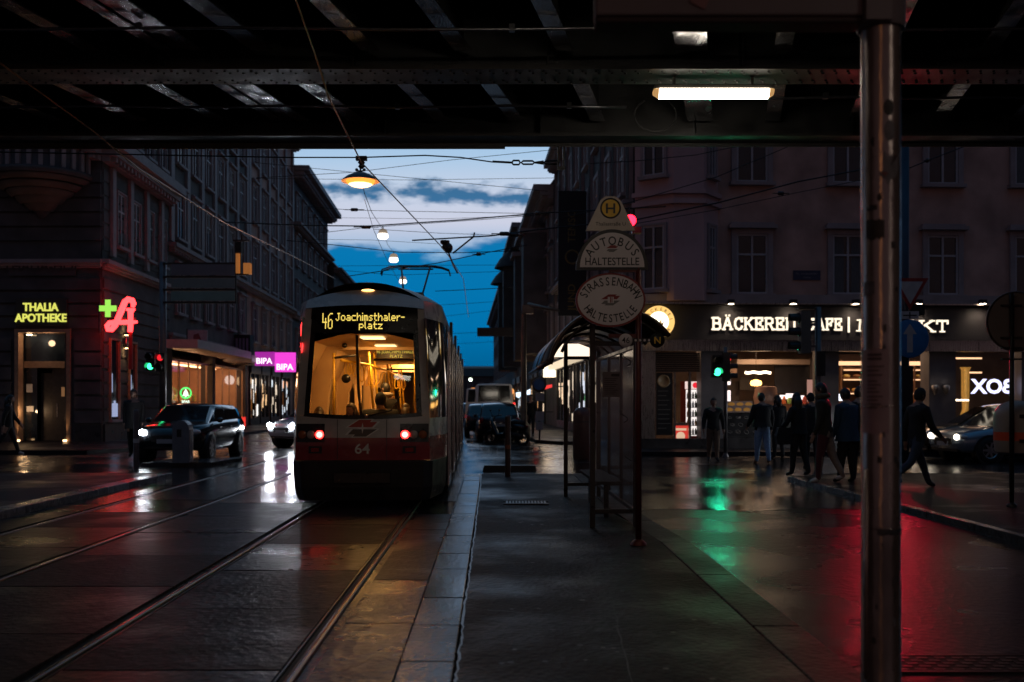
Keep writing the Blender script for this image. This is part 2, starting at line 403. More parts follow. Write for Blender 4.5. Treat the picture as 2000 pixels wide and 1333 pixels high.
while y < 20:
    l = random.choice((.88, .9, 1.25, .9)); z = PZ + random.uniform(-.002, .004)
    y1 = min(y + l - .012, 20)
    strip(mb, -.505 + random.uniform(-.004, .004), -.205, y, y1, -.02, z, M_kerb, 3); y += l
struct(mb.build('kerb', None, None, .008))
mb = MB(); y = -5.0
while y < 19.9:
    l = 1.9; y1 = min(y + l, 20); a, b2 = plat_right(y), plat_right(y1 - .012); z = PZ + random.uniform(-.001, .003)
    vs = [(a - .30, y, -.02), (a, y, -.02), (a, y, z), (a - .30, y, z), (b2 - .30, y1 - .012, -.02), (b2, y1 - .012, -.02), (b2, y1 - .012, z), (b2 - .30, y1 - .012, z)]
    mb.add(vs, [(3, 2, 1, 0), (4, 5, 6, 7), (0, 1, 5, 4), (1, 2, 6, 5), (2, 3, 7, 6), (3, 0, 4, 7)], M_kerbd); y += l
struct(mb.build('kerb', None, None, .008))

# platform of the opposite track
mb = MB(); strip(mb, -11.5, -6.77, -4, 20.2, -.02, .116, M_plat); struct(mb.build('platform'))
mb = MB(); y = -4.0
while y < 20.1:
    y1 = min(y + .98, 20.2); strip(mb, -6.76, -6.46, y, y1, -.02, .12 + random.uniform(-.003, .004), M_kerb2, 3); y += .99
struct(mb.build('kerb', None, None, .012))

# pavements
mb = MB()
mb.prism([(5.75, 4), (40, 4), (40, 20.5), (6.6, 20.5), (5.6, 19.6), (5.65, 16), (5.72, 12)], (0, 0, -.02), (1, 0, 0), (0, 1, 0), .10, M_pave)
mb.prism([(2.9, 28.6), (40, 28.6), (40, 33), (5, 33), (4.2, 31.0)], (0, 0, -.02), (1, 0, 0), (0, 1, 0), .14, M_pave)
struct(mb.build('pavement'))
mb = MB(); kp = [(5.60, 4), (5.57, 12), (5.50, 16), (5.42, 19.6), (6.55, 20.66), (40, 20.66)]
for p, q in zip(kp, kp[1:]):
    d = Vector((q[0] - p[0], q[1] - p[1], 0)); k = max(1, int(d.length / 1.2)); nrm = Vector((d.y, -d.x, 0)).normalized() * .13
    for i in range(k):
        a = Vector((*p, 0)) + d * (i / k); b2 = Vector((*p, 0)) + d * ((i + .985) / k)
        vs = [a - nrm * .0, b2 - nrm * .0, b2 + nrm, a + nrm]; z = .088
        mb.add([(*v.xy, -.02) for v in vs] + [(*v.xy, z) for v in vs], [(3, 2, 1, 0), (4, 5, 6, 7), (0, 1, 5, 4), (1, 2, 6, 5), (2, 3, 7, 6), (3, 0, 4, 7)], M_kerb)
struct(mb.build('kerb', None, None, .008))
def lf(y): return -12.97 - .05 * y        # street front of the houses on the left
def rf(y): return 5.37 - .05 * y          # street front of the houses on the right
mb = MB()
mb.prism([(-40, 29.5), (-12.6, 29.5), (-11.9, 31), (-12.1, 37), (-13.2 + .2, 60), (-14.8, 100), (-17, 160), (-60, 160), (-60, 29.5)], (0, 0, -.02), (1, 0, 0), (0, 1, 0), .14, M_pave)
struct(mb.build('pavement'))
mb = MB()
mb.prism([(.9, 37.5), (1.7, 36.2), (3.2, 35.8), (6, 35.8), (6, 160), (-5.4, 160), (-1.2, 80)], (0, 0, -.02), (1, 0, 0), (0, 1, 0), .14, M_pave)
struct(mb.build('pavement'))

# drain covers
dg = MB(); dg.box((-.30, -.2, 0), (.30, .2, .006), M_groove)
for i in range(13): x = -.28 + i * .045; dg.box((x, -.17, .006), (x + .022, .17, .014), M_iron)
dg.box((-.32, -.22, 0), (.32, -.2, .014), M_iron); dg.box((-.32, .2, 0), (.32, .22, .014), M_iron)
p = G(1027, 983, PZ); o = dg.build('drain_grate'); o.location = p; tag(o, 'slotted drain grate set in the dark platform in front of the tram shelter', 'drain grate')
dg = MB(); dg.box((-.62, -.17, 0), (.62, .17, .004), M_groove)
for i in range(11):
    for j in range(5):
        x = -.58 + i * .108 + (.05 if j % 2 else 0); y = -.155 + j * .064; dg.box((x, y, .004), (x + .066, y + .036, .009), M_iron)
dg.box((-.65, -.20, 0), (.65, -.17, .009), M_iron); dg.box((-.65, .17, 0), (.65, .20, .009), M_iron)
p = G(1925, 1298); o = dg.build('manhole_cover'); o.location = (p.x, p.y, .001); tag(o, 'wide slotted iron cover in the wet road right of the steel pole', 'manhole cover')
# ---------------------------------------------------------------- railway bridge overhead
M_girder = mat('bridge_paint', (.020, .020, .020), .45, .0, .5, 3, .15, 30, rvar=.12, spec=.6)
M_girder2 = mat('worn_bridge_paint', (.40, .40, .42), .18, .9, .6, 5, .2, 40, rvar=.15, spec=.7, stretch=(1, .3, 1))
M_rivet = mat('rivet_paint', (.045, .043, .04), .4, .3, .4, 9)
M_under = mat('bridge_soot', (.012, .012, .012), .8, 0, .4, 2)
M_conduit = mat('galvanised_pipe', (.25, .25, .26), .3, .9, .2, 10)
br = thing('railway_bridge', 'dark riveted steel railway bridge crossing over the street above the tram', 'bridge', (0, 14.4, 5.3))
def BL(p): return Vector(p) - Vector((0, 14.4, 5.3))
mb = MB(); mb.box(BL((-26, -6, 6.35)), BL((22, 14.9, 6.8)), M_under); mb.build('deck', br)
def girder(y, w, z, name, rv, half=(-26, 22)):
    mb = MB(); x0, x1 = half
    mb.box(BL((x0, y - w / 2, z)), BL((x1, y + w / 2, z + .03)), M_girder)
    mb.box(BL((x0, y - .02, z + .03)), BL((x1, y + .02, 6.34)), M_girder)
    for s in (-1, 1):
        mb.box(BL((x0, y + s * .03 - .01, z + .031)), BL((x1, y + s * .03 + .01, z + .16)), M_girder)
        mb.box(BL((x0, min(y + s * .02, y + s * .12), z + .03)), BL((x1, max(y + s * .02, y + s * .12), z + .045)), M_girder)
    for sx in range(int((x1 - x0) / 2.2)):
        x = x0 + sx * 2.2; mb.box(BL((x, y - w / 2 + .04, z + .032)), BL((x + .012, y + w / 2 - .04, 6.33)), M_girder)
    o = mb.build(name, br)
    if rv:
        rb = MB(); prof = [(.0001, -.014), (.010, -.012), (.016, -.006), (.018, .0)]
        x = -13.0
        while x < 9.5:
            for k, yy in enumerate((-.20, -.125, .125, .20)):
                rb.lathe(prof, BL((x + (.04 if k % 2 else 0), y + yy * w / .54, z)), M_rivet, 6)
            x += .15
        rb.build('rivet_rows', o)
    return o
girder(14.2, .40, 5.3, 'girder', False)
girder(11.46, .54, 5.3, 'girder', True)
girder(7.2, .5, 5.3, 'girder', False)
girder(3.0, .5, 5.3, 'girder', False)
# a rough lower edge strip on the outer girder
mb = MB(); mb.box(BL((-26, 14.41, 5.22)), BL((.0 * 1 - .1, 14.43, 5.9)), M_girder); mb.box(BL((-.1, 14.41, 5.252)), BL((22, 14.43, 5.9)), M_girder); mb.build('edge_plate', br)
for (x, w) in ((-7.9, .2), (-6.75, .2), (-5.59, .22), (-4.45, .2), (-3.45, .52), (-2.54, .24), (-1.33, .2), (-.29, .2), (.85, .2), (2.28, .36), (3.3, .2), (4.45, .2), (5.6, .2), (6.7, .2)):
    mb = MB(); sl = .22; n = 1 if w < .4 else (3 if w > .5 else 2)
    for (ya, yb) in ((3.3, 6.9), (7.5, 11.17), (11.75, 13.98)):
        for k in range(n):
            ww = w / n; xa = x - w / 2 + k * ww; gap = .02 if n > 1 else 0
            def X(y): return xa + (y - 12.35) * sl
            z = 5.5 + (.02 if k % 2 else 0)
            vs = [(X(ya), ya, z), (X(ya) + ww - gap, ya, z), (X(yb) + ww - gap, yb, z), (X(yb), yb, z)]
            mb.add([BL(p) for p in vs] + [BL((p[0], p[1], z + .02)) for p in vs], [(3, 2, 1, 0), (4, 5, 6, 7), (0, 1, 5, 4), (1, 2, 6, 5), (2, 3, 7, 6), (3, 0, 4, 7)], M_girder2)
            c = ww / 2
            vs = [(X(ya) + c - .008, ya, z + .021), (X(ya) + c + .008, ya, z + .021), (X(yb) + c + .008, yb, z + .021), (X(yb) + c - .008, yb, z + .021)]
            mb.add([BL(p) for p in vs] + [BL((p[0], p[1], 6.34)) for p in vs], [(3, 2, 1, 0), (4, 5, 6, 7), (0, 1, 5, 4), (1, 2, 6, 5), (2, 3, 7, 6), (3, 0, 4, 7)], M_girder)
    mb.build('stringer', br)
for (y, z, x0, x1) in ((13.05, 5.43, -9, 1.5), (10.3, 5.42, -9, 9), (12.7, 5.44, 2, 9)):
    mb = MB(); pts = [(x0 + (x1 - x0) * i / 14, y, z + .012 * math.sin(i * 1.7)) for i in range(15)]
    mb.tube([BL(p) for p in pts], .018, M_conduit, 8)
    for i in range(1, 14, 3): q = pts[i]; mb.box(BL((q[0] - .03, q[1] - .03, q[2] - .024)), BL((q[0] + .03, q[1] + .03, q[2] + .05)), M_conduit)
    mb.build('conduit', br)
mb = MB(); pts = [BL((1.9 + .28 * math.cos(t * .35), 13.2, 5.36 + .22 * math.sin(t * .35))) for t in range(-12, 4)]
mb.tube(pts, .012, M_girder, 6); mb.build('cable_loop', br)
# wire anchor bracket hanging at the right edge of the sky opening
mb = MB(); c = W(1096, 300, 14.5)
for dx in (-.045, .035): mb.box(BL((c.x + dx - .012, c.y - .03, c.z - .22)), BL((c.x + dx + .012, c.y + .03, 5.3)), M_girder)
mb.box(BL((c.x - .06, c.y - .04, c.z + .1)), BL((c.x + .30, c.y + .04, c.z + .125)), M_girder); mb.box(BL((c.x - .06, c.y - .035, c.z - .24)), BL((c.x + .06, c.y + .035, c.z - .2)), M_girder)
mb.build('anchor_bracket', br)
# the abutment walls the bridge rests on, far to either side
M_brick = mat('abutment_brick', (.12, .09, .075), .75, 0, .3, 6, .2)
for x in (-25.5, 19.5):
    mb = MB(); mb.box((x - 2, -8, 0), (x + 2, 15, 5.29), M_brick); mb.box((x - 2.15, -8, 0), (x + 2.15, 15.1, .6), M_brick)
    o = mb.build('bridge_abutment'); tag(o, 'brick abutment wall carrying the railway bridge on the ' + ('left' if x < 0 else 'right') + ' side', 'wall')

# fluorescent tube fittings under the bridge
M_tube = glow('lit_diffuser', (1.0, .88, .72), 20); M_fix = mat('fitting_metal', (.16, .15, .13), .4, .6); M_tubeend = mat('diffuser_end', (.6, .45, .25), .3, emit=(1, .55, .2), estr=.5)
def batten(loc, label, ln=1.36):
    t = thing('bridge_light', label, 'light fitting', loc, 0, 'tube lights under the bridge')
    mb = MB(); mb.box((-ln / 2, -.07, .0), (ln / 2, .07, .05), M_fix)
    for x in (-.45, .45): mb.box((x - .015, -.02, .05), (x + .015, .02, .16), M_fix)
    mb.build('housing', t, None, .008)
    mb = MB(); pr = []
    for a in range(0, 181, 20): pr.append((.078 * math.cos(R(a)), -.095 * math.sin(R(a))))
    k = len(pr); xs = [-ln / 2 + .05, ln / 2 - .05]; vs = [(x, p[0], p[1] - .001) for x in xs for p in pr]
    fs = [(i, i + 1, k + i + 1, k + i) for i in range(k - 1)] + [tuple(range(k)), tuple(range(2 * k - 1, k - 1, -1))]
    mb.add(vs, fs, M_tube, True); mb.build('diffuser', t)
    for s in (-1, 1):
        mb = MB(); x = s * (ln / 2 - .05)
        vs = [(x, p[0], p[1] - .001) for p in pr] + [(x + s * .06, p[0] * .8, p[1] * .6 - .001) for p in pr]
        mb.add(vs, [(i, i + 1, k + i + 1, k + i) for i in range(k - 1)] + [tuple(range(k, 2 * k))], M_tubeend, True); mb.build('end_cap', t)
    return t
c = W(1393, 172, 11.45); batten((c.x, c.y, 5.14), 'lit white fluorescent tube fitting hanging below the bridge girder')
batten((.2, 6.0, 5.14), 'added unseen tube fitting over the island platform that lights the stop signs')  # added out of view to light the stop signs from the front
batten((5.0, .4, 5.14), 'lit tube fitting under the bridge to the right of the steel pole')  # out of view; suggested by the pole highlight, moved nearer to light the signs
# ---------------------------------------------------------------- the tram
T_white = mat('tram_white_paint', (.50, .47, .45), .28, 0, .06, 4, rvar=.06, coat=.3)
T_red = mat('tram_red_paint', (.26, .012, .016), .26, 0, .10, 4, rvar=.05, coat=.4)
T_black = mat('tram_black', (.010, .010, .011), .32, 0, .2, 8, rvar=.1)
T_skirt = mat('tram_skirt', (.022, .022, .024), .45, 0, .3, 5, rvar=.12)
T_roof = mat('tram_roof', (.03, .03, .033), .5, 0, .3, 3)
T_cream = mat('tram_lining', (.62, .42, .23), .5, 0, .06, 3)
T_yellow = mat('yellow_grab_pole', (.80, .48, .05), .3, 0, .05, 10)
T_floor = mat('tram_floor', (.10, .09, .08), .5, 0, .2, 20)
T_seat = mat('seat_fabric', (.10, .03, .03), .8, 0, .3, 30)
T_chrome = mat('door_edge_metal', (.55, .53, .50), .22, 1.0, .1, 8)
T_led = glow('amber_led', (1.0, .74, .14), 1.25, (.02, .02, .01)); T_led2 = glow('amber_led_small', (1.0, .75, .12), .8, (.02, .02, .01))
T_ceil = glow('tram_ceiling_lamp', (1.0, .72, .36), 2.5)
T_tail = glow('tail_lamp_lit', (1.0, .012, .010), 20); T_taildot = glow('tail_lamp_core', (1.0, .16, .12), 9)
T_glass = glass('tram_glass', (.92, .88, .80), .015, .02); T_wing = mat('window_black_glass', (.006, .006, .007), .06, 0, .1, 4, spec=.8)
T_lampoff = mat('lamp_unlit_clear', (.45, .38, .36), .2, 0, .2, 20); T_lampam = mat('lamp_unlit_amber', (.35, .10, .03), .2, 0, .2, 20)
T_refl = mat('red_reflector', (.35, .01, .01), .2, 0, .3, 40)
T_num = mat('number_paint', (.7, .68, .66), .4)
tram = thing('tram', 'red and white tram seen from behind with lit rear window and amber display', 'tram', (-2.20, 14.6, 0), .036)
TL = 23.6
def hw(z): return .985 if z < 1.4 else .985 - (z - 1.4) * .062
def lean(z): return 0 if z < 1.0 else ((z - 1.0) * .16 if z < 2.95 else .312 + (z - 2.95) * 1.1)
def ry(x, z): return .10 * (x / .97) ** 2 + lean(z)
def full(z): return 1.2 if z < 1.7 else 1.2 - (z - 1.7) * .055
def sx(y, z):
    h = hw(z); y0 = ry(h, z); t = min(1, max(0, (y - y0) / (1.5 - y0))); return h + (full(z) - h) * math.sin(t * math.pi / 2)
def grid(mb, fn, nu, nv, m, flip=False):
    vs = [fn(i / nu, j / nv) for j in range(nv + 1) for i in range(nu + 1)]; fs = []
    for j in range(nv):
        for i in range(nu):
            a = j * (nu + 1) + i; q = (a, a + 1, a + nu + 2, a + nu + 1); fs.append(q[::-1] if flip else q)
    mb.add(vs, fs, m, True)
def rear(mb, f0, f1, z0, z1, off, m, nu=14, nv=5, z0f=None, z1f=None):
    def fn(a, b):
        f = f0 + (f1 - f0) * a; lo = z0f(f) if z0f else z0; hi = z1f(f) if z1f else z1; z = lo + (hi - lo) * b; x = f * hw(z)
        return (x, ry(x, z) - off, z)
    grid(mb, fn, nu, nv, m)
def side(mb, s, y0, y1, z0, z1, off, m, nu=6, nv=3):
    def fn(a, b):
        z = z0 + (z1 - z0) * b; ya = y0 if y0 > 0 else ry(hw(z), z); y = ya + (y1 - ya) * a
        return (s * (sx(y, z) + off), y, z)
    grid(mb, fn, nu, nv, m, s < 0)
wl = lambda f: 1.36 + .055 * f * f          # lower edge of the rear window
wt = lambda f: 2.60 - .02 * f * f
# rear end: red band, white band, pillars
mb = MB(); rear(mb, -1, 1, .70, 1.03, 0, T_red); rear(mb, -1, 1, 1.03, 1.36, 0, T_white, z1f=lambda f: wl(f) - .05)
for s in (-1, 1):
    a, b = sorted((s * .88, s)); rear(mb, a, b, 1.36, 3.0, .004, T_white, 3, 8)
mb.build('rear_fairing', tram)
mb = MB()
rear(mb, -.89, .89, 1.3, 1.38, .002, T_black, z0f=lambda f: wl(f) - .06, z1f=wl)
rear(mb, -.89, .89, 2.6, 2.66, .002, T_black, z0f=wt, z1f=lambda f: 2.645)
for s in (-1, 1):
    a, b = sorted((s * .80, s * .89)); rear(mb, a, b, 1.4, 2.6, .002, T_black, 2, 6, wl, wt)
wf = mb.build('window_surround', tram)
mb = MB(); rear(mb, -.81, .81, 1.4, 2.6, -.012, T_glass, 14, 8, wl, wt); mb.build('rear_window', tram)
mb = MB(); rear(mb, -.89, .89, 2.64, 3.0, .003, T_black, 14, 4, None, lambda f: 3.02 - .04 * f * f); dsp = mb.build('destination_display', tram)
mb = MB()
LED = {'J': ['..###','...#.','...#.','...#.','...#.','#..#.','.##..'], 'o': ['','','.###.','#...#','#...#','#...#','.###.'], 'a': ['','','.###.','....#','.####','#...#','.####'], 'c': ['','','.####','#....','#....','#....','.####'], 'h': ['#....','#....','#.##.','##..#','#...#','#...#','#...#'], 'i': ['#','','#','#','#','#','#'], 'm': ['','','####.','#.#.#','#.#.#','#.#.#','#.#.#'], 's': ['','','.###','#...','.##.','...#','###.'], 't': ['.#..','.#..','####','.#..','.#..','.#..','..##'], 'l': ['#.','#.','#.','#.','#.','#.','.#'], 'e': ['','','.###.','#...#','#####','#....','.###.'], 'r': ['','','#.##','##..','#...','#...','#...'], '-': ['','','','####','','',''], 'p': ['','','####.','#...#','#...#','####.','#....','#....'], 'z': ['','','#####','...#.','..#..','.#...','#####'],
       '4': ['#....','#....','#....','#....','#..#.','#..#.','#..#.','#####','...#.','...#.','...#.','...#.','...#.'], '6': ['..###','.#...','#....','#....','#....','#.##.','##..#','#...#','#...#','#...#','#...#','#...#','.###.']}
def led(mb, s, x0, ztop, px_, pz_, m):
    x = x0
    for ch in s:
        G_ = LED[ch]; w_ = max(len(r) for r in G_)
        for j, row in enumerate(G_):
            for i, c_ in enumerate(row):
                if c_ == '#':
                    xa, za = x + i * px_, ztop - j * pz_; q = [(xa, za - pz_ * .92), (xa + px_ * .94, za - pz_ * .92), (xa + px_ * .94, za), (xa, za)]
                    mb.quad([(a, ry(a, b) - .010, b) for a, b in q], m)
        x += (w_ + 1) * px_
    return x
led(mb, '46', -.625, 2.885, .0140, .0183, T_led); mb.build('route_number', dsp); mb = MB()
led(mb, 'Joachimsthaler-', -.425, 2.888, .01315, .0172, T_led); mb.build('route_text', dsp); mb = MB(); led(mb, 'platz', -.075, 2.758, .0140, .0165, T_led)
mb.build('route_text', dsp)
# arched white roof fairing over the display
mb = MB()
ft = lambda f: 3.27 - .17 * abs(f) ** 2.2
rear(mb, -1.0, 1.0, 3.0, 3.25, .03, T_white, 20, 6, lambda f: 3.01 - .05 * f * f, ft)
vs = []
def under(a, b):
    f = -1 + 2 * a; z = 3.01 - .05 * f * f; x = f * hw(z); return (x, ry(x, z) - .03 + .035 * b, z - .002)
grid(mb, under, 20, 1, T_white, True); mb.build('roof_fairing', tram)
mb = MB(); p = (.02, ry(.02, 3.26) - .03, 3.262); mb.ball(p, (.10, .03, .02), glow('rear_marker_lamp', (1, .42, .12), 5)); mb.build('marker_lamp', tram)
# roof
def roofz(f, y): return 3.10 + .33 * (1 - abs(f) ** 2.3)
mb = MB()
def rf_(a, b):
    f = -1 + 2 * a; y = .58 + (TL - .6) * b; w = min(full(3.1), sx(max(y, .7), 3.1)) * 1.0; return (f * w, y + (.12 * f * f if b == 0 else 0), roofz(f, y) - (.05 if b == 0 else 0))
grid(mb, rf_, 18, 30, T_roof)
for y0, y1 in ((3.2, 6.0), (7.6, 9.0), (11.0, 15.5), (17, 21)):
    mb.box((-.7, y0, 3.30), (.7, y1, 3.52), T_roof)
mb.build('roof', tram, None)
# skirt and bumper
mb = MB()
def skirt(z): return .97 - (.70 - z) * .10
pl = [(-1.19, 2.6), (-1.19, 1.2), (-1.03, .16), (-.90, .02), (.90, .02), (1.03, .16), (1.19, 1.2), (1.19, 2.6)]
zs = [(.10, .95, .10), (.30, .99, .03), (.69, 1.0, -.03)]
vs = []; k = len(pl)
for (z, sc_, dy) in zs: vs += [(x * sc_, y + dy, z) for x, y in pl]
fs = [(j * k + i, j * k + i + 1, (j + 1) * k + i + 1, (j + 1) * k + i) for j in range(2) for i in range(k - 1)]
fs += [tuple(range(k - 1, -1, -1)), tuple(2 * k + i for i in range(k))]
mb.add(vs, fs, T_skirt); mb.box((-.42, -.024, .36), (.42, .01, .52), T_black); mb.build('bumper', tram, None, .01)
# side walls: lower red band, white panels, glazing strip, doors, bellows
doors = ((1.75, 3.05), (5.0, 6.3), (9.2, 10.5), (13.2, 14.5), (17.2, 18.5))
for s in (-1, 1):
    mb = MB()
    side(mb, s, 0, 1.7, .69, 1.05, 0, T_red, 8, 2); side(mb, s, 0, 1.7, 1.05, 1.32, 0, T_white, 8, 2); side(mb, s, 0, 1.7, 2.82, 3.1, 0, T_white, 8, 2); side(mb, s, 0, .16, 1.32, 2.82, 0, T_white, 2, 8)
    side(mb, s, 1.7, TL, .62, 1.05, 0, T_red, 20, 1); side(mb, s, 1.7, TL, 1.05, 1.3, 0, T_white, 20, 1); side(mb, s, 1.7, TL, 2.82, 3.1, 0, T_white, 20, 2)
    side(mb, s, 2.6, TL, .12, .62, -.01, T_skirt, 20, 1)
    # front closing wall of the far end
    mb.quad([(s * 0, TL, .1), (s * 1.19, TL, .1), (s * 1.12, TL, 3.1), (s * 0, TL, 3.3)][::s], T_black)
    sw = mb.build('side_wall', tram)
    mb = MB(); side(mb, s, .17, 1.72, 1.32, 2.82, .002, T_wing, 8, 4); side(mb, s, 1.72, TL, 1.30, 2.82, .002, T_wing, 24, 3); mb.build('side_window', tram)
    for y in (4.2, 8.0, 12.1, 16.2, 20.2): mb = MB(); mb.cbox((s * 1.20, y, 1.85), (.05, .36, 2.4), T_black); mb.build('bellows', tram)
    for y in (1.73, 3.3, 7.0, 11.0, 15.2, 19.4): mb = MB(); mb.cbox((s * (sx(y, 2) + .004), y, 2.06), (.02, .06, 1.5), T_black); mb.build('window_post', tram)
    for (y0, y1) in doors:
        mb = MB()
        side(mb, s, y0, y1, .16, 2.72, .012, T_wing, 4, 3)
        for y in (y0, (y0 + y1) / 2 - .03, (y0 + y1) / 2 + .03, y1):
            x = s * (sx(y, 1.5) + .02); mb.box((x - .012, y - .018, .2), (x + .012, y + .018, 2.7), T_chrome)
        x = s * (sx(y0 + .3, 1.4) + .02); mb.box((x - .01, y0, .16), (x + .01, y1, .30), T_white)
        mb.build('door', tram)
for x in (-.36, .36):
    mb = MB(); mb.box((x - .004, ry(x, .86) - .006, .705), (x + .004, ry(x, .86) - .001, 1.30), T_skirt); mb.build('panel_seam', tram)
mb = MB(); mb.tube([(.06, ry(.06, 1.36) - .02, 1.345), (.42, ry(.42, 1.42) - .03, 1.43), (.55, ry(.55, 1.62) - .03, 1.64)], .010, T_black, 6); mb.ball((.06, ry(.06, 1.36) - .02, 1.345), .03, T_chrome, 10, 6); mb.build('wiper', tram)
# rear lamps
for s in (-1, 1):
    mb = MB(); a, b = sorted((s * .56, s * .985)); rear(mb, a, b, .965, 1.235, .006, T_black, 6, 2); cl = mb.build('lamp_cluster', tram)
    for (f, m) in ((.635, T_tail), (.765, T_lampoff), (.895, T_lampam)):
        mb = MB(); x = s * f * .985; y = ry(x, 1.075) - .012
        mb.lathe([(.062, 0), (.060, .008), (.052, .014), (.0, .016)], (x, y + .005, 1.075), m, 18, (0, -1, 0))
        mb.lathe([(.071, -.002), (.071, .008), (.063, .010), (.062, .0)], (x, y + .005, 1.075), T_skirt, 18, (0, -1, 0))
        if m is T_tail: mb.lathe([(.042, .0165), (.0, .019)], (x, y + .005, 1.075), T_taildot, 14, (0, -1, 0))
        mb.build('tail_lamp', cl)
    mb = MB(); a, b = sorted((s * .60, s * .80)); rear(mb, a, b, .80, .905, .006, T_black, 4, 2); a, b = sorted((s * .64, s * .76)); rear(mb, a, b, .825, .88, .012, T_refl, 4, 2); mb.build('reflector', tram)
mb = MB(); mb.text('64', (.005, ry(0, .8) - .004, .80), (1, 0, 0), (0, 0, 1), .205, .004, T_num, 'c', .012, 1.12); mb.build('fleet_number', tram)
# emblem: two swept arrow wings with a white outline and star
E_red = mat('emblem_red', (.40, .02, .02), .3); E_dark = mat('emblem_dark', (.03, .035, .04), .3)
def emblem(mb, o, u, v, s, mo, mr_, mk, step=.002, star=True):
    o, u, v = Vector(o), Vector(u), Vector(v); n = u.cross(v)
    up = [(-.95, .02), (.62, .02), (.95, .36), (.48, .36), (.62, .50), (-.22, .50)]
    dn = [(-x, -y) for x, y in up]
    def sc_(p, k, cx, cy): return [(cx + (x - cx) * k, cy + (y - cy) * k) for x, y in p]
    for P, m, cy in ((up, mr_, .24), (dn, mk, -.24)):
        c = .0
        mb.add([o + (u * x + v * y) * s + n * step for x, y in P], [tuple(range(6))] if cy > 0 else [tuple(range(6))], mo)
        mb.add([o + (u * x + v * y) * s + n * step * 2 for x, y in sc_(P, .84, c, cy)], [tuple(range(6))], m)
    if star:
        st = [(0, .30), (.05, .05), (.30, 0), (.05, -.05), (0, -.30), (-.05, -.05), (-.30, 0), (-.05, .05)]
        mb.add([o + (u * x + v * y) * s + n * step * 3 for x, y in st], [tuple(range(7, -1, -1))], mo)
mb = MB(); emblem(mb, (.005, ry(0, 1.17) - .003, 1.17), (1, 0, 0), (0, .12, 1), .27, T_num, E_red, E_dark); mb.build('emblem', tram)
# interior shell
sec = [(-1.06, .22), (-1.06, 1.95), (-.80, 2.48), (-.3, 2.60), (.3, 2.60), (.80, 2.48), (1.06, 1.95), (1.06, .22)]
mb = MB(); ysn = [.62, 4, 8, 12, 16, 20, 23]; vs = [(x, y, z) for y in ysn for x, z in sec]; k = len(sec)
mb.add(vs, [(j * k + i, (j + 1) * k + i, (j + 1) * k + i + 1, j * k + i + 1) for j in range(len(ysn) - 1) for i in range(k - 1)], T_cream)
mb.quad([(-1.06, .3, .22), (1.06, .3, .22), (1.06, 23, .22), (-1.06, 23, .22)], T_floor)
mb.quad([(x, 23, z) for x, z in sec], T_cream)
mb.quad([(-.9, .16, .3), (.9, .16, .3), (.9, .2, 1.34), (-.9, .2, 1.34)], T_cream)
mb.quad([(-.95, .2, 1.33), (.95, .2, 1.33), (1.0, .55, 1.25), (-1.0, .55, 1.25)], T_cream)
mb.build('interior_lining', tram)
mb = MB()
for s in (-1, 1):
    for (y0, y1) in ((3.0, 4.6), (6.2, 7.6), (9.2, 11.6), (13, 15.5), (17.2, 20)): mb.box((min(s * 1.03, s * 1.055), y0, 1.0), (max(s * 1.03, s * 1.055), y1, 1.95), T_wing)
mb.build('interior_window', tram)
def portal(y, inset, zi):
    inn = [(-1.06 + inset, .25), (-1.06 + inset * .55, 1.0), (-1.06 + inset * .75, 1.75), (-.62, zi), (.62, zi), (1.06 - inset * .75, 1.75), (1.06 - inset * .55, 1.0), (1.06 - inset, .25)]
    out_ = [(-1.055, .25), (-1.055, 1.0), (-1.055, 1.95), (-.80, 2.47), (.80, 2.47), (1.055, 1.95), (1.055, 1.0), (1.055, .25)]
    mb = MB(); k = 8; vs = [(x, y, z) for x, z in out_] + [(x, y, z) for x, z in inn] + [(x, y + .25, z) for x, z in inn]
    fs = []
    for i in range(k - 1): fs += [(i, i + 1, k + i + 1, k + i), (k + i, k + i + 1, 2 * k + i + 1, 2 * k + i)]
    mb.add(vs, fs, T_cream); mb.build('portal_frame', tram)
portal(1.9, .40, 2.42); portal(5.0, .30, 2.30); portal(9.5, .30, 2.28)
mb = MB()
for y in (1.1, 3.4, 6.4, 9.0, 12.5, 16): mb.box((-.16, y, 2.57), (.20, y + .5, 2.585), T_ceil)
mb.build('ceiling_lamp', tram)
def TP(px, py, Y): return loc2(tram, W(px, py, Y))
def pole(a, b, r=.021):
    mb = MB(); mb.tube([a, b], r, T_yellow, 8); mb.build('grab_pole', tram)
def vp(px, Y, y0, y1, px2=None): pole(TP(px, y0, Y), TP(px2 or px, y1, Y))
vp(652, 16.2, 690, 830); vp(701, 17.2, 690, 830, 703); vp(811, 16.0, 690, 830)
vp(720, 18.2, 688, 800, 729); vp(730, 19.0, 690, 800, 739); vp(756, 20.0, 705, 800, 767); vp(763, 20.6, 705, 800, 771); vp(779, 22.5, 722, 800, 783); vp(784, 22.9, 722, 800, 789)
mb = MB(); mb.tube([TP(697, 655, 15.3), TP(698, 700, 15.3), TP(700, 760, 15.35), TP(707, 830, 15.4)], .022, T_skirt, 8); mb.build('dark_grab_pole', tram)
pts = [TP(667, 704, 16.5), TP(722, 713, 18.2), TP(735, 718, 19), TP(756, 724, 20), TP(766, 730, 20.6), TP(785, 738, 22.9)]
mb = MB(); mb.tube(pts, .024, T_yellow, 8); mb.tube([TP(650, 700, 16.2), TP(697, 694, 16.2)], .02, T_skirt, 6); mb.tube([TP(730, 703, 17.5), TP(810, 703, 17.5)], .02, T_skirt, 6); mb.tube([TP(755, 722, 19.5), TP(810, 722, 19.5)], .018, T_skirt, 6); mb.build('handrail', tram)
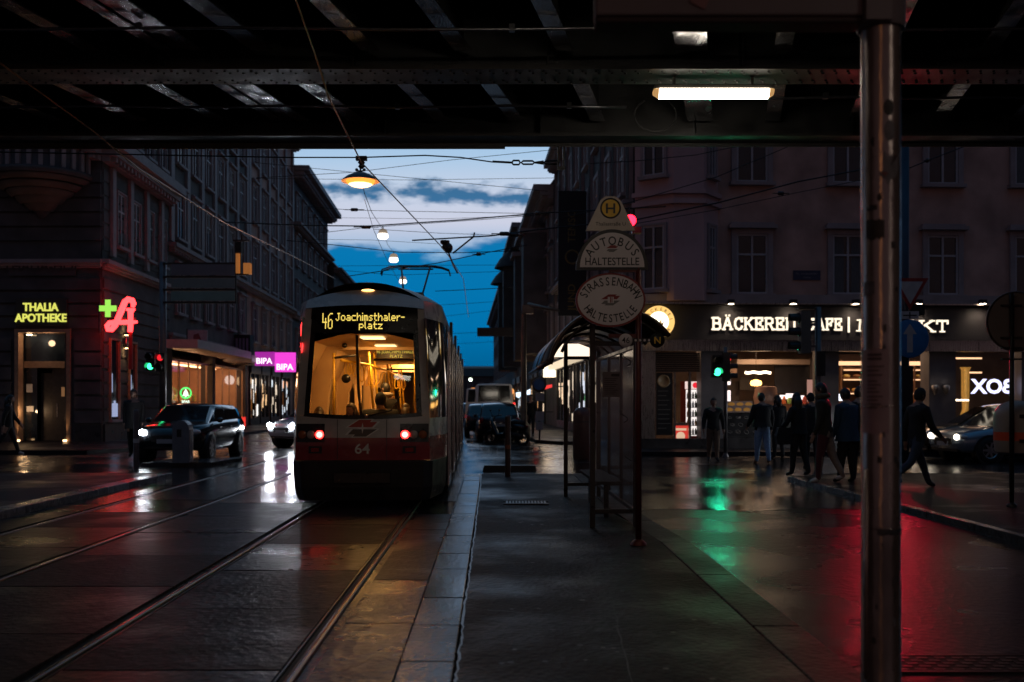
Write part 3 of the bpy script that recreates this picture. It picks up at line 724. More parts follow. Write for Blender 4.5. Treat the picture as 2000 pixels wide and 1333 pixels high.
for (px, py, Y, ln) in ((677, 705, 17, 30), (682, 706, 17, 26), (688, 707, 17.2, 24), (693, 708, 17.3, 28), (707, 712, 17.8, 34), (716, 713, 18, 42), (724, 716, 18.4, 40), (731, 718, 18.8, 38), (738, 720, 19.2, 30), (750, 728, 19.8, 24), (774, 738, 22, 22), (781, 740, 22.5, 20), (788, 740, 22.8, 22)):
    mb = MB(); c = TP(px, py, Y); l = ln / F * Y; w = .045
    pp = [c + Vector((w * math.sin(t) * (1 if t < math.pi else 1) * (0.4 + .6 * math.sin(t / 2)), 0, -l * (1 - math.cos(t)) / 2)) for t in [i * 2 * math.pi / 14 for i in range(14)]]
    mb.tube(pp, .011, T_yellow, 6, closed=True); mb.build('hanging_strap', tram)
mb = MB(); a = TP(736, 684, 19.2); b = TP(812, 700, 19.2); mb.box((a.x, a.y, b.z), (b.x, a.y + .05, a.z + .05), T_black)
mb.text('46 JOACHIMSTHALER', ((a.x + b.x) / 2, a.y - .004, (a.z + b.z) / 2 + .015), (1, 0, 0), (0, 0, 1), .085, .003, T_led2, 'c', .0, .95); mb.text('PLATZ', ((a.x + b.x) / 2, a.y - .004, b.z + .008), (1, 0, 0), (0, 0, 1), .085, .003, T_led2, 'c')
mb.build('inner_display', tram)
mb = MB(); c = TP(673, 675, 16.4); mb.ball(c, .045, T_black, 12, 8); c = TP(676, 740, 16.45); mb.lathe([(.075, 0), (.075, .01), (0, .012)], c, T_black, 16, (0, -1, 0)); mb.build('camera_dome', tram)
for (x, y) in ((-.65, .75), (.1, .75), (.62, .8), (-.7, 3.2), (.62, 3.4)):
    mb = MB(); mb.box((x - .21, y, .62), (x + .21, y + .42, .70), T_seat); mb.box((x - .21, y - .06, .66), (x + .21, y - .005, 1.28), T_seat); mb.box((x - .03, y + .1, .22), (x + .03, y + .25, .62), T_skirt); mb.build('seat', tram, None, .02)
# pantograph on the roof
mb = MB(); c = TP(812, 522, 24.0); zt = c.z; yb = c.y; xc = c.x
hd = [(-.83, -.20), (-.80, -.08), (-.62, -.015), (-.40, .015), (.40, .015), (.62, -.015), (.80, -.08), (.83, -.20)]
for dy in (-.12, .12): mb.tube([(xc + x, yb + dy, zt + z) for x, z in hd], .017, T_black, 6)
mb.tube([(xc - .42, yb, zt - .05), (xc + .42, yb, zt - .05)], .02, T_black, 6)
for s in (-1, 1):
    mb.tube([(xc + s * .34, yb, zt - .02), (xc + s * .22, yb - 1.0, zt - .75), ], .022, T_black, 6)
    mb.tube([(xc + s * .22, yb - 1.0, zt - .75), (xc + s * .38, yb + .1, 3.5)], .028, T_black, 6)
mb.tube([(xc - .22, yb - 1, zt - .75), (xc + .22, yb - 1, zt - .75)], .022, T_black, 6)
for s in (-1, 1): mb.box((xc + s * .45 - .05, yb - .5, 3.40), (xc + s * .45 + .05, yb + .6, 3.56), T_black)
mb.build('pantograph', tram)
# small side marker lamps on the left edge
mb = MB(); x = -sx(.3, 2.6) - .02
mb.ball((x, .32, 2.62), (.02, .03, .13), glow('side_signal_red', (1, .03, .03), 5), 8, 6); mb.ball((x - .003, .30, 2.38), (.018, .03, .10), glow('side_signal_red', (1, .03, .03), 5), 8, 6); mb.build('side_signal', tram)
for y_, e_ in ((1.35, 17), (3.65, 32), (6.65, 42), (9.25, 46), (12.7, 40)): lamp('AREA', (.02, y_, 2.56), e_, (1, .52, .15), tram, .45, (.02, y_, 0))
# ---------------------------------------------------------------- houses
B_stone = mat('dark_plaster', (.072, .064, .064), .8, 0, .40, 1.1, .3, 12)
B_warm = mat('ochre_plaster', (.42, .26, .215), .8, 0, .34, .9, .25, 14)
B_grey = mat('grey_plaster', (.085, .076, .078), .8, 0, .35, .9, .25, 14)
B_trim = mat('pale_trim', (.27, .225, .23), .7, 0, .15, 2, .08, 30)
B_frame = mat('window_frame_paint', (.38, .36, .38), .5, 0, .1, 4)
B_pane = mat('house_pane', (.012, .018, .026), .07, 0, .7, 1.1, spec=.7, bump=.03, bscale=1.5); B_curt = mat('curtain', (.10, .095, .095), .8, 0, .35, 14, stretch=(6, 1, .4)); B_blind = mat('roller_blind', (.14, .12, .10), .8, 0, .2, 5)
B_roof = mat('roof_tile', (.06, .045, .04), .7, 0, .3, 4, .3, 20)
B_plinth = mat('dark_plinth', (.035, .033, .035), .35, 0, .3, 3, rvar=.1)
B_black = mat('black_shopfront', (.012, .012, .014), .4, 0, .2, 5, rvar=.1)
S_glass = glass('shop_glass', (.95, .97, 1.0), .02, .02)
M_brushed = mat('brushed_metal', (.42, .39, .37), .30, 1.0, .18, 4, .04, 60, rvar=.08, stretch=(30, 1, 1))

def win_mesh(w, h, style, depth=.10):
    f = MB(); t = .16 if style != 'plain' else .07
    f.box((-w / 2 - t, -depth, 0), (-w / 2, -.001, h), B_trim); f.box((w / 2, -depth, 0), (w / 2 + t, -.001, h), B_trim)
    f.box((-w / 2 - t, -depth, h), (w / 2 + t, -.001, h + t), B_trim)
    f.box((-w / 2 - t - .06, -depth - .10, -.11), (w / 2 + t + .06, -.001, -.001), B_trim)
    if style == 'hood': f.box((-w / 2 - t - .10, -depth - .16, h + t + .002), (w / 2 + t + .10, -.001, h + t + .11), B_trim)
    if style == 'hood' : f.box((-w / 2 - t - .03, -depth - .06, h + t + .115), (w / 2 + t + .03, -.001, h + t + .19), B_trim)
    for x in (-w / 2 + .03, 0, w / 2 - .03): f.box((x - .03, -.055, .002), (x + .03, -.012, h - .002), B_frame)
    for z in (.03, h * .66, h - .03): f.box((-w / 2, -.05, z - .03), (w / 2, -.013, z + .03), B_frame)
    ps = []
    for kind in range(4):
        p = MB(); p.quad([(-w / 2, -.010, 0), (w / 2, -.010, 0), (w / 2, -.010, h), (-w / 2, -.010, h)], B_pane); ins = .06
        if kind in (1, 3):
            for sg in (-1, 1):
                xs = sorted((sg * (w / 2 - ins), sg * w * (.30 if kind == 1 else .12))); p.quad([(xs[0], -.0112, ins), (xs[1], -.0112, ins), (xs[1], -.0112, h - ins), (xs[0], -.0112, h - ins)], B_curt)
        if kind == 2: p.quad([(-w / 2 + ins, -.0112, h * .52), (w / 2 - ins, -.0112, h * .55), (w / 2 - ins, -.0112, h - ins), (-w / 2 + ins, -.0112, h - ins)], B_blind)
        ps.append(p)
    return f, ps
class House:
    "local x runs along the street front, -y faces the street"
    def __init__(s, name, label, A, B, H, wallm, depth=9.0, base=0.0, cat='building', group=None):
        A, B = Vector((*A, 0)), Vector((*B, 0)); d = B - A; s.L = d.length; s.H = H; s.D = depth; s.m = wallm; s.base = base
        s.r = thing(name, label, cat, A, math.atan2(d.y, d.x), group)
        w = MB(); w.box((0, 0, base), (s.L, depth, H), wallm); s.w = w; s.wo = None
        s.wproto = {}
    def win(s, x, z, w, h, style='hood', y=0):
        k = (w, h, style)
        if k not in s.wproto:
            f, ps = win_mesh(w, h, style); o = f.build('window', s.r); q = ps[0].build('pane', o); o2 = [o]
            for p_ in ps[1:]: tmp = p_.build('pane'); o2.append(tmp.data); bpy.data.objects.remove(tmp)
            s.wproto[k] = o2; s.wn = 0
        else:
            o = copy_tree(s.wproto[k][0]); v_ = random.choice((0, 0, 1, 2, 3))
            if v_: o.children[0].data = s.wproto[k][v_]
        o.location = (x, y, z); return o
    def grid(s, x0, x1, n, rows, w=1.05, style='hood'):
        for (z, h) in rows:
            for i in range(n): s.win(x0 + (x1 - x0) * (i + .5) / n, z, w, h, style)
    def courses(s, z0, z1, dz=.45, x0=None, x1=None, out=.08, gap=.085):
        z = z0
        while z + dz <= z1 + .01:
            s.w.box((x0 if x0 is not None else -.03, -out, z + gap / 2), (x1 if x1 is not None else s.L + .03, -.002, z + dz - gap / 2), s.m); z += dz
    def cornice(s, z, out=.45, h=.35, name='cornice', dent=True):
        c = MB()
        c.box((-.2, -out, z + h * .55), (s.L + .1, -.002, z + h), B_trim); c.box((-.1, -out * .7, z + h * .25), (s.L + .05, -.002, z + h * .55 - .003), B_trim); c.box((-.05, -out * .35, z), (s.L + .02, -.002, z + h * .25 - .003), B_trim)
        if dent:
            x = .1
            while x < s.L - .2: c.box((x, -out * .62, z + h * .02), (x + .16, -out * .35 - .003, z + h * .245), B_trim); x += .42
        c.build(name, s.r)
    def pilaster(s, x, z0, z1, w=.5, out=.10):
        s.w.box((x - w / 2, -out, z0), (x + w / 2, -.002, z1), B_trim if s.m is not B_trim else s.m)
    def roof(s, h=2.6, chim=2):
        r = MB(); L, D, H = s.L, s.D, s.H + .002
        vs = [(0, -.35, H), (L, -.35, H), (L, D, H), (0, D, H), (.0, 1.6, H + h * .75), (L, 1.6, H + h * .75), (L, D * .6, H + h), (0, D * .6, H + h)]
        r.add(vs, [(0, 1, 5, 4), (4, 5, 6, 7), (7, 6, 2, 3), (0, 4, 7, 3), (1, 2, 6, 5), (0, 3, 2, 1)], B_roof); o = r.build('roof', s.r)
        for i in range(chim):
            x = L * (i + .6) / (chim + .2); c = MB(); c.box((x - .5, 3.2, H + h * .4), (x + .5, 4.0, H + h + 1.1), s.m); c.box((x - .58, 3.12, H + h + 1.102), (x + .58, 4.08, H + h + 1.25), B_trim); c.build('chimney', o)
    def done(s): s.w.build('wall', s.r)

# ---- left: pharmacy corner house (front faces the crossing, long side runs down the street)
px0, py0 = -14.75, 35.7
LX = lambda y: -12.97 - .05 * y
ph = House('corner_house', 'dark rusticated corner house with the pharmacy entrance and an oriel at far left', (-26, 35.9), (px0, py0), 16.5, B_stone, 14, 0)
ph.w = MB()
DX0, DX1 = [(W(p, 0, 35.75).x + 26) for p in (33, 138)]
zt_ = W(0, 642, 35.75).z
Lh = ph.L
LE = Lh - 1.3; ph.w.box((0, 0, zt_), (LE, 8, 16.5), B_stone); ph.w.box((0, 0, 0), (DX0, 8, zt_ - .001), B_stone); ph.w.box((DX1, 0, 0), (LE, 8, zt_ - .001), B_stone); ph.w.box((LE + .001, 0, 0), (Lh, .02, 16.5), B_stone); ph.w.box((DX0 + .001, 2.2, 0), (DX1 - .001, 8, zt_ - .002), B_stone)
ph.courses(.75, 4.0, .52, 0, DX0 - .18); ph.courses(.75, 4.0, .52, DX1 + .18, None); ph.w.box((0, -.06, 0), (DX0 - .2, -.002, .72), B_plinth); ph.w.box((DX1 + .2, -.06, 0), (Lh + .06, -.002, .72), B_plinth)
ph.courses(4.15, 6.1, .46); ph.courses(7.3, 10.0, .52)
ph.cornice(10.2, .75, .8); ph.cornice(6.35, .25, .30, dent=False); ph.cornice(16.2, .6, .5)
ph.grid(.3, 4.2, 2, ((7.55, 1.9), (11.6, 2.1)), 1.05, 'hood')
# relief name panel
mb = MB(); c0, c1 = W(18, 545, 35.75).x + 26, W(150, 545, 35.75).x + 26; zc = W(0, 520, 35.75).z
mb.box((c0, -.06, zc - .36), (c1, -.036, zc + .36), B_stone); mb.text('THALIA-HOF', ((c0 + c1) / 2, -.062, zc - .17), (1, 0, 0), (0, 0, 1), .46, .03, mat('relief_dark', (.05, .05, .05), .7), 'c', .01, 1.05)
mb.build('name_panel', ph.r)
# oriel base (shell shaped balcony) above the entrance
mb = MB(); xc = (c0 + c1) / 2; zb = W(0, 350, 35.2).z
for i in range(6):
    r0 = 1.75 - i * .28; mb.lathe([(r0, 0), (r0 - .05, -.10), (r0 - .22, -.16 - .03 * i)], (xc, -.0, zb - i * .2), B_stone, 28)
mb.lathe([(1.8, 0), (1.85, .1), (1.85, .2), (1.7, .2), (1.7, 1.0), (1.8, 1.05), (1.8, 1.15), (0, 1.15)], (xc, 0, zb + .02), B_stone, 28)
for i in range(15):
    a = math.pi + math.pi * (i + .5) / 15; mb.cbox((xc + 1.72 * math.cos(a), 1.72 * math.sin(a), zb + .6), (.14, .14, .7), B_trim, a)
mb.build('oriel', ph.r)
# entrance
M_doorframe = mat('bronze_frame', (.34, .22, .14), .45, .3, .2, 8); M_wood = mat('dark_door', (.06, .048, .040), .4, 0, .3, 8)
en = MB()
for x in (DX0 + .03, DX1 - .03): en.box((x - .07, -.10, .14), (x + .07, .25, zt_ - .15), M_doorframe)
en.box((DX0 - .04, -.10, zt_ - .149), (DX1 + .04, .25, zt_ - .02), M_doorframe)
zm = W(0, 712, 35.8).z; en.box((DX0 + .1, .3, zm - .12), (DX1 - .1, .42, zm + .12), M_doorframe)
ent = en.build('entrance', ph.r)
mb = MB(); mb.quad([(DX0 + .1, .36, zm + .12), (DX1 - .1, .36, zm + .12), (DX1 - .1, .36, zt_ - .15), (DX0 + .1, .36, zt_ - .15)], B_pane); mb.quad([(DX0 + .1, .37, .14), (DX0 + .55, .37, .14), (DX0 + .55, .37, zm - .12), (DX0 + .1, .37, zm - .12)], B_pane); mb.build('transom_glass', ent)
mb = MB(); mb.box((DX0 + .56, .62, .14), (DX0 + 1.02, .68, zm - .3), M_wood); mb.box((DX0 + 1.04, .50, .14), (DX1 - .1, .56, zm - .12), M_wood); mb.box((DX0 + 1.2, .485, 1.0), (DX0 + 1.24, .497, 1.5), M_brushed); mb.build('door', ent)
N_paper = mat('white_notice', (.6, .58, .55), .7); N_paper2 = mat('orange_notice', (.75, .4, .2), .7, emit=(1, .5, .2), estr=.12)  # the orange notice paper is given a faint glow of its own
for (x, z, w, h, m) in ((DX0 + .28, 1.9, .22, .3, N_paper), (DX0 + .3, 1.2, .26, .2, N_paper), (DX1 - .42, 1.75, .26, .34, N_paper2), (DX1 - .16, 2.0, .1, .34, N_paper)): mb = MB(); mb.box((x - w / 2, .345 if x < DX0 + .6 else .48, z), (x + w / 2, .352 if x < DX0 + .6 else .497, z + h), m); mb.build('notice', ent)
mb = MB(); mb.lathe([(.10, 0), (.09, -.03), (0, -.032)], (DX0 + .35, .2, zt_ - .2), glow('entrance_spot', (1, .7, .4), 10), 12); mb.build('downlight', ent)
for x in (DX0 + .12, DX1 - .12):
    mb = MB(); mb.box((x - .05, -.20, .14), (x + .05, -.11, .20), glow('uplight_lens', (1, .6, .28), 6)); mb.build('uplight', ent); lamp('SPOT', (x, -.19, .24), 40, (1, .58, .28), ph.r, .03, (x, -.08, 3.2), 40, .8)
lamp('POINT', (DX0 + .30, -.12, 1.2), 8, (1, .62, .32), ph.r, .05); lamp('POINT', ((DX0 + DX1) / 2, .10, zt_ - .5), 16, (1, .60, .34), ph.r, .12)  # unseen fill lamps added to brighten the door recess
ph.done()
# graffiti tag on the stone right of the door
mb = MB(); gx = W(170, 0, 35.7).x + 26
pts = [(gx - .45 + .9 * t / 20, -.04, 1.72 + .05 * math.sin(t * 1.3)) for t in range(21)]; mb.tube(pts, .012, B_black, 5)
mb.tube([(gx + .28 * math.cos(a * .3), -.04, 1.85 + .35 * abs(math.sin(a * .3))) for a in range(0, 11)], .012, B_black, 5); mb.build('graffiti', ph.r)

# pharmacy lettering board over the door
Y0 = 35.6; a = W(31, 582, Y0); b = W(132, 636, Y0)
brd = MB(); brd.box((a.x, Y0 - .06, b.z), (b.x, Y0 + .16, a.z), mat('sign_board', (.03, .028, .026), .5))
sg = brd.build('pharmacy_board', None, None, .01); tag(sg, 'dark board over the pharmacy door with yellow lettering Thalia Apotheke', 'sign')
lt = MB(); cx = (a.x + b.x) / 2; M_yel = glow('yellow_letters', (.95, .95, .16), .85)
lt.text('THALIA', (cx, Y0 - .065, W(0, 608, Y0).z), (1, 0, 0), (0, 0, 1), .40, .03, M_yel, 'c', .025, .92); lt.text('APOTHEKE', (cx, Y0 - .065, W(0, 629, Y0).z), (1, 0, 0), (0, 0, 1), .40, .03, M_yel, 'c', .025, .92)
lt.build('lettering', sg)

# street side of the corner house
Pside = House('corner_house_wing', 'rusticated street side of the pharmacy house lit red by the glowing sign', (px0 + .02, py0 + .10), (LX(44) , 44), 16.5, B_stone, .9, 0)
for (x0, x1) in ((.0, .55), (1.45, 3.0), (3.9, 5.0)): pass
Pside.courses(.8, 6.1, .48, .05, None, .05); Pside.courses(7.0, 10, .5, .05, None, .03); Pside.w.box((.03, -.09, 0), (Pside.L, -.002, .75), B_plinth)
Pside.cornice(10.2, .75, .8); Pside.cornice(6.35, .3, .32, dent=False); Pside.cornice(16.2, .6, .5)
for x in (.9, 2.9, 4.9, 6.9): Pside.pilaster(x, 6.9, 10.15, .35, .14)
Pside.grid(1, 8, 4, ((7.4, 2.0), (11.6, 2.1)), .9, 'plain')
mb = MB()
M_disp = glow('display_bluish', (.55, .65, 1.0), .55); M_disp2 = mat('display_goods', (.3, .32, .38), .5)
for x, w in ((1.05, .9), (3.1, .75)):
    mb.box((x - w / 2 - .07, -.13, .9), (x - w / 2, -.003, 3.9), M_doorframe); mb.box((x + w / 2, -.13, .9), (x + w / 2 + .07, -.003, 3.9), M_doorframe); mb.box((x - w / 2, -.13, 3.83), (x + w / 2, -.003, 3.9), M_doorframe); mb.box((x - w / 2 - .1, -.2, .8), (x + w / 2 + .1, -.003, .9), B_trim)
    mb.quad([(x - w / 2, -.055, .9), (x + w / 2, -.055, .9), (x + w / 2, -.055, 3.83), (x - w / 2, -.055, 3.83)], B_pane)
    mb.box((x - w / 2 + .1, -.075, 1.0), (x + w / 2 - .1, -.058, 1.5), M_disp); mb.box((x - .1, -.085, 1.15), (x + .1, -.076, 1.6), M_disp); mb.box((x - w / 2 + .15, -.075, 1.9), (x - w / 2 + .25, -.058, 2.6), M_disp)
mb.build('shop_window', Pside.r)
sc_ = MB(); p = loc2(Pside.r, W(235, 668, 37.9)); sc_.lathe([(.05, -.25), (.09, -.2), (.09, .2), (.05, .25)], (p.x, -.16, p.z), M_brushed, 12); sc_.lathe([(.08, .0), (.0, .0)], (p.x, -.16, p.z + .255), glow('sconce_lamp', (1, .62, .25), 20), 12); sc_.lathe([(.08, .0), (.0, .0)], (p.x, -.16, p.z - .255), glow('sconce_lamp', (1, .62, .25), 20), 12); sc_.build('wall_lamp', Pside.r)
lamp('SPOT', (p.x, -.18, p.z + .27), 14, (1, .6, .25), Pside.r, .05, (p.x, .1, p.z + 2), 80); lamp('SPOT', (p.x, -.18, p.z - .27), 14, (1, .6, .25), Pside.r, .05, (p.x, .1, p.z - 2), 80)
Pside.done()

# projecting neon: green cross and red cursive A on a bracket
ng = thing('pharmacy_neon', 'glowing red cursive A with a green cross projecting from the corner wall', 'sign', W(236, 617, 35.25))
def NL(px, py): return loc2(ng, W(px, py, 35.25))
s1 = 35.25 / F
M_ng = glow('neon_green', (.42, 1.0, .12), .9); M_nr = glow('neon_red', (1.0, .026, .028), 7.5)
mb = MB(); c = NL(212, 603); r = 17 * s1; t = 5.6 * s1
mb.prism([(-t, -r), (t, -r), (t, -t), (r, -t), (r, t), (t, t), (t, r), (-t, r), (-t, t), (-r, t), (-r, -t), (-t, -t)], (c.x, c.y + .1, c.z), (1, 0, 0), (0, 0, 1), .16, M_ng, B_black); mb.build('green_cross', ng)
mb = MB()
def stroke(pts, wpx, m):
    mb.tube([NL(*p) for p in pts], [w * s1 for w in (wpx if isinstance(wpx, list) else [wpx] * len(pts))], m, 10)
A1 = [(259, 601), (261, 594), (258, 587), (250, 585), (244, 590), (240, 600), (235, 612), (229, 626), (224, 637), (218, 644), (211, 644), (209, 637), (214, 631), (224, 630), (240, 630), (254, 630), (268, 629)]
stroke(A1, [3, 5.2, 5.8, 5.8, 5.8, 5.8, 5.8, 5.8, 5.8, 5.4, 5.2, 5, 4.8, 4.6, 4.6, 4.4, 2.6], M_nr)
stroke([(255, 607), (255, 620), (255, 635), (254, 649)], 5.0, M_nr); stroke([(247, 605), (263, 605)], 2.8, M_nr); stroke([(250, 609), (261, 609)], 2.2, M_nr)
mb.build('red_letter', ng)
mb = MB(); a, b = NL(205, 622), NL(262, 622); mb.box((a.x, .16, a.z - .03), (b.x, .2, a.z + .03), B_black); mb.box((a.x - .3, .15, a.z - .5), (a.x - .25, .25, a.z + .6), B_black); p0 = NL(254, 650); mb.box((p0.x - .06, .03, p0.z - 1.3), (p0.x + .06, .1, p0.z), mat('red_bracket', (.3, .02, .02), .4)); mb.build('bracket', ng)
lamp('POINT', (.15, .1, .1), 45, (1, .03, .03), ng, .25)
lamp('POINT', (-.35, -.25, -.6), 12, (1, .05, .04), ng, .25)

# ---- left: supermarket house with canopies
def Lhouse(name, label, y0, y1, H, m, depth=10, base=0.0, dx=0):
    return House(name, label, (LX(y0) + dx, y0), (LX(y1) + dx, y1), H, m, depth, base)
sm = Lhouse('apartment_house', 'dark apartment house above the lit supermarket windows and pale canopies', 44.02, 60, 19.0, B_stone, 12, 4.3)
SL = sm.L
sm.grid(.4, SL - .4, 6, ((5.6, 2.0), (9.0, 2.1), (12.4, 2.1), (15.6, 1.9)), 1.1, 'hood'); sm.cornice(8.2, .4, .4); sm.cornice(18.6, .8, .6); sm.cornice(4.32, .25, .3, dent=False)
for i in range(7): sm.pilaster(.25 + (SL - .5) * i / 6, 8.7, 18.4, .5, .12)
sm.roof(3, 2)
# ground floor: piers, room and goods
M_peach = mat('shop_wall_peach', (.65, .42, .28), .6, 0, .1, 2); M_shopfloor = mat('shop_floor', (.25, .2, .16), .3)
mb = MB(); mb.box((0, 0, 0), (.5, .6, 4.298), B_stone); mb.box((SL * .5 - .3, 0, 0), (SL * .5 + .3, .6, 4.298), B_stone); mb.box((SL - .5, 0, 0), (SL, .6, 4.298), B_stone)
mb.box((.5, .1, .14), (SL * .5 - .3, .3, .5), B_plinth); mb.box((SL * .5 + .3, .1, .14), (SL - .5, .3, .5), B_plinth)
mb.box((0, 4.0, 0), (SL, 4.2, 4.29), M_peach); mb.box((0, .601, .10), (SL, 3.99, .15), M_shopfloor); mb.box((0, .6, 3.5), (SL, 3.99, 3.6), M_peach); mb.box((-.02, .6, .16), (.06, 3.98, 3.49), M_peach); mb.box((SL - .06, .6, .16), (SL, 3.98, 3.49), M_peach)
mb.build('ground_floor', sm.r)
mb = MB()
k = 9
for i in range(k + 1):
    x = .5 + (SL - 1.0) * i / k; mb.box((x - .04, .14, .5), (x + .04, .22, 3.5), M_doorframe)
mb.box((.5, .14, 3.42), (SL - .5, .22, 3.5), M_doorframe); mb.quad([(.5, .18, .5), (SL - .5, .18, .5), (SL - .5, .18, 3.42), (.5, .18, 3.42)], S_glass); mb.build('shop_window', sm.r)
mb = MB(); cols = [(.7, .2, .08), (.8, .6, .2), (.3, .5, .15), (.7, .65, .55), (.5, .1, .08), (.25, .2, .15)]
GM = [mat('goods_%d' % i, c, .5, 0, .3, 9) for i, c in enumerate(cols)]
for lvl, z in enumerate((.6, 1.1, 1.6)):
    x = .7
    while x < SL - .8:
        w = random.uniform(.12, .35); mb.box((x, 2.2 + lvl * .3, z), (x + w, 2.5 + lvl * .3, z + random.uniform(.15, .42)), random.choice(GM)); x += w + random.uniform(.02, .2)
for z in (.55, 1.05, 1.55): mb.box((.7, 2.15, z), (SL - .8, 3.2, z + .04), M_wood)
mb.build('goods_shelf', sm.r)
mb = MB(); mb.box((1, 1.6, 3.44), (SL - 1, 1.75, 3.49), glow('shop_tube', (1, .55, .26), 6)); mb.build('ceiling_tube', sm.r)
for f_ in (.12, .34, .56, .8): lamp('POINT', (SL * f_, 1.5, 3.0), 75, (1, .50, .24), sm.r, .25)
M_canopy = mat('canopy_paint', (.55, .48, .44), .5, 0, .1, 3)
for (x0, x1, z) in ((-1.0, SL * .62, 3.9), (SL * .63, SL - .1, 3.75)):
    mb = MB(); mb.box((x0, -1.5, z), (x1, -.003, z + .05), M_canopy); mb.box((x0, -1.52, z - .02), (x1, -1.5, z + .36), M_canopy); mb.box((x0 - .02, -1.5, z - .02), (x0 - .001, -.003, z + .36), M_canopy); mb.build('canopy', sm.r)
# round green shop emblem hanging in the window, seen from the front
p = loc2(sm.r, W(363, 768, 47)); e = thing('shop_emblem', 'round green glowing fir tree emblem in the supermarket window', 'sign', W(363, 768, 46.2))
mb = MB(); M_eg = glow('emblem_green', (.08, .85, .16), 1.6); M_ew = glow('emblem_white', (.8, 1, .8), 1.6)
mb.tube([(.24 * math.cos(a * math.pi / 12), 0, .24 * math.sin(a * math.pi / 12)) for a in range(24)], .035, M_eg, 6, closed=True); mb.build('ring', e)
mb = MB(); mb.prism([(-.16, -.14), (-.04, -.12), (-.04, -.19), (.04, -.19), (.04, -.12), (.16, -.14), (.09, -.02), (.12, -.02), (0, .20), (-.12, -.02), (-.09, -.02)], (0, .01, 0), (1, 0, 0), (0, 0, 1), .03, M_ew, M_eg); mb.build('fir_tree', e)
mb = MB(); mb.text('SPAR', (0, 0, -.46), (1, 0, 0), (0, 0, 1), .17, .01, M_ew, 'c', .02); mb.box((-.02, .02, -.36), (.02, .04, -.26), B_black); mb.build('lettering', e)
# poster blade above the canopy
o = MB(); c = W(386, 664, 45.5); o.box((c.x - .45, c.y - .03, c.z - .45), (c.x + .45, c.y + .03, c.z + .45), mat('poster_white', (.42, .40, .44), .6)); o.prism([(-.2, -.3), (.05, -.32), (.2, -.05), (.05, .3), (-.18, .22)], (c.x, c.y - .031, c.z), (1, 0, 0), (0, 0, 1), .004, mat('poster_print', (.2, .08, .08), .6)); o.box((c.x - .5, c.y - .02, c.z - .5), (c.x - .451, c.y + .02, c.z + .5), B_black)
tag(o.build('poster_board'), 'small pale poster board standing on the supermarket canopy', 'sign')
# dark light box further down
o = MB(); a = W(452, 655, 57); b = W(492, 712, 57); o.box((a.x, 56.6, b.z), (b.x, 57.4, a.z), B_black)
for i in range(5): o.box((a.x + .15 + i * .2, 56.58, b.z + .2), (a.x + .27 + i * .2, 56.597, a.z - .2), mat('sign_dim', (.2, .16, .22), .5))
tag(o.build('light_box'), 'large unlit black shop sign box left of the two pink signs', 'sign')

L3 = Lhouse('apartment_house', 'tall brownish apartment house with pilasters behind the two pink signs', 60.02, 76, 21.2, B_warm, 12, 0)
L3.grid(.5, L3.L - .5, 5, ((5.3, 2.1), (9, 2.3), (12.7, 2.3), (16.3, 2.1)), 1.15, 'hood'); L3.cornice(8.2, .4, .4); L3.cornice(20.6, .9, .7); L3.cornice(4.2, .3, .3, dent=False)
for i in range(6): L3.pilaster(.3 + (L3.L - .6) * i / 5, 8.7, 20.5, .55, .14)
L3.roof(2.5, 2)
def shopfront(h, x0, x1, col, s, z1=3.3, m=None, frame=B_black):
    mb = MB(); mb.box((x0, -.12, .15), (x0 + .1, -.004, z1), frame); mb.box((x1 - .1, -.12, .15), (x1, -.004, z1), frame); mb.box((x0, -.2, z1), (x1, -.004, z1 + .55), frame); mb.box((x0 + .1, -.12, .15), (x1 - .1, -.004, .55), frame)
    xm = (x0 + x1) / 2; mb.box((xm - .05, -.1, .55), (xm + .05, -.004, z1), frame)
    o = mb.build('shop_window', h.r)
    m = glow('shop_glow_%.2f_%.2f_%.2f_%.2f' % (*col, s), col, s * 1.6, (.2, .2, .2)); q = MB(); lamp('POINT', (xm, -1.1, z1 - .4), 18 * s, col, h.r, .3)
    q.quad([(x0 + .1, -.02, .55), (xm - .05, -.02, .55), (xm - .05, -.02, z1), (x0 + .1, -.02, z1)], B_pane); q.quad([(xm + .05, -.02, .55), (x1 - .1, -.02, .55), (x1 - .1, -.02, z1), (xm + .05, -.02, z1)], B_pane)
    for i in range(9):
        x = x0 + .2 + (x1 - x0 - .5) * random.random(); z = random.uniform(.6, z1 - .9); q.box((x, -.034 - i * .003, z), (x + random.uniform(.08, .25), -.022, z + random.uniform(.25, .9)), m)
    q.build('display', o)
shopfront(L3, .4, 3.2, (.8, .75, .7), 1.0); shopfront(L3, 3.6, 6.2, (1, .6, .3), .7); shopfront(L3, 7, 10, (1, .8, .6), .6); shopfront(L3, 11, 14.5, (.8, .9, 1), .6)
L3.done()
sm.done()
M_mag = glow('magenta_panel', (.95, .06, .72), 1.0); M_mag2 = glow('magenta_panel_dim', (.55, .03, .50), .7); M_magw = glow('sign_white', (1, .8, 1), 1.6)
def pink(px0, px1, py0, py1, Y, m, label, mt_):
    a, b = W(px0, py0, Y), W(px1, py1, Y); t = thing('pink_sign', label, 'sign', ((a.x + b.x) / 2, Y, (a.z + b.z) / 2), 0, 'pink shop signs'); w = b.x - a.x; h = a.z - b.z
    mb = MB(); mb.box((-w / 2, -.12, -h / 2), (w / 2, .12, h / 2), m); mb.box((-w / 2 - .03, -.10, h / 2), (w / 2 + .03, .1, h / 2 + .05), B_black); mb.box((-w / 2 - .6, -.03, -.05), (-w / 2 - .001, .03, .05), B_black); mb.build('panel', t)
    mb = MB(); mb.text('BIPA', (0, -.125, -h / 2 + .12), (1, 0, 0), (0, 0, 1), w / 2.35, .01, mt_, 'c', .02); mb.build('lettering', t)
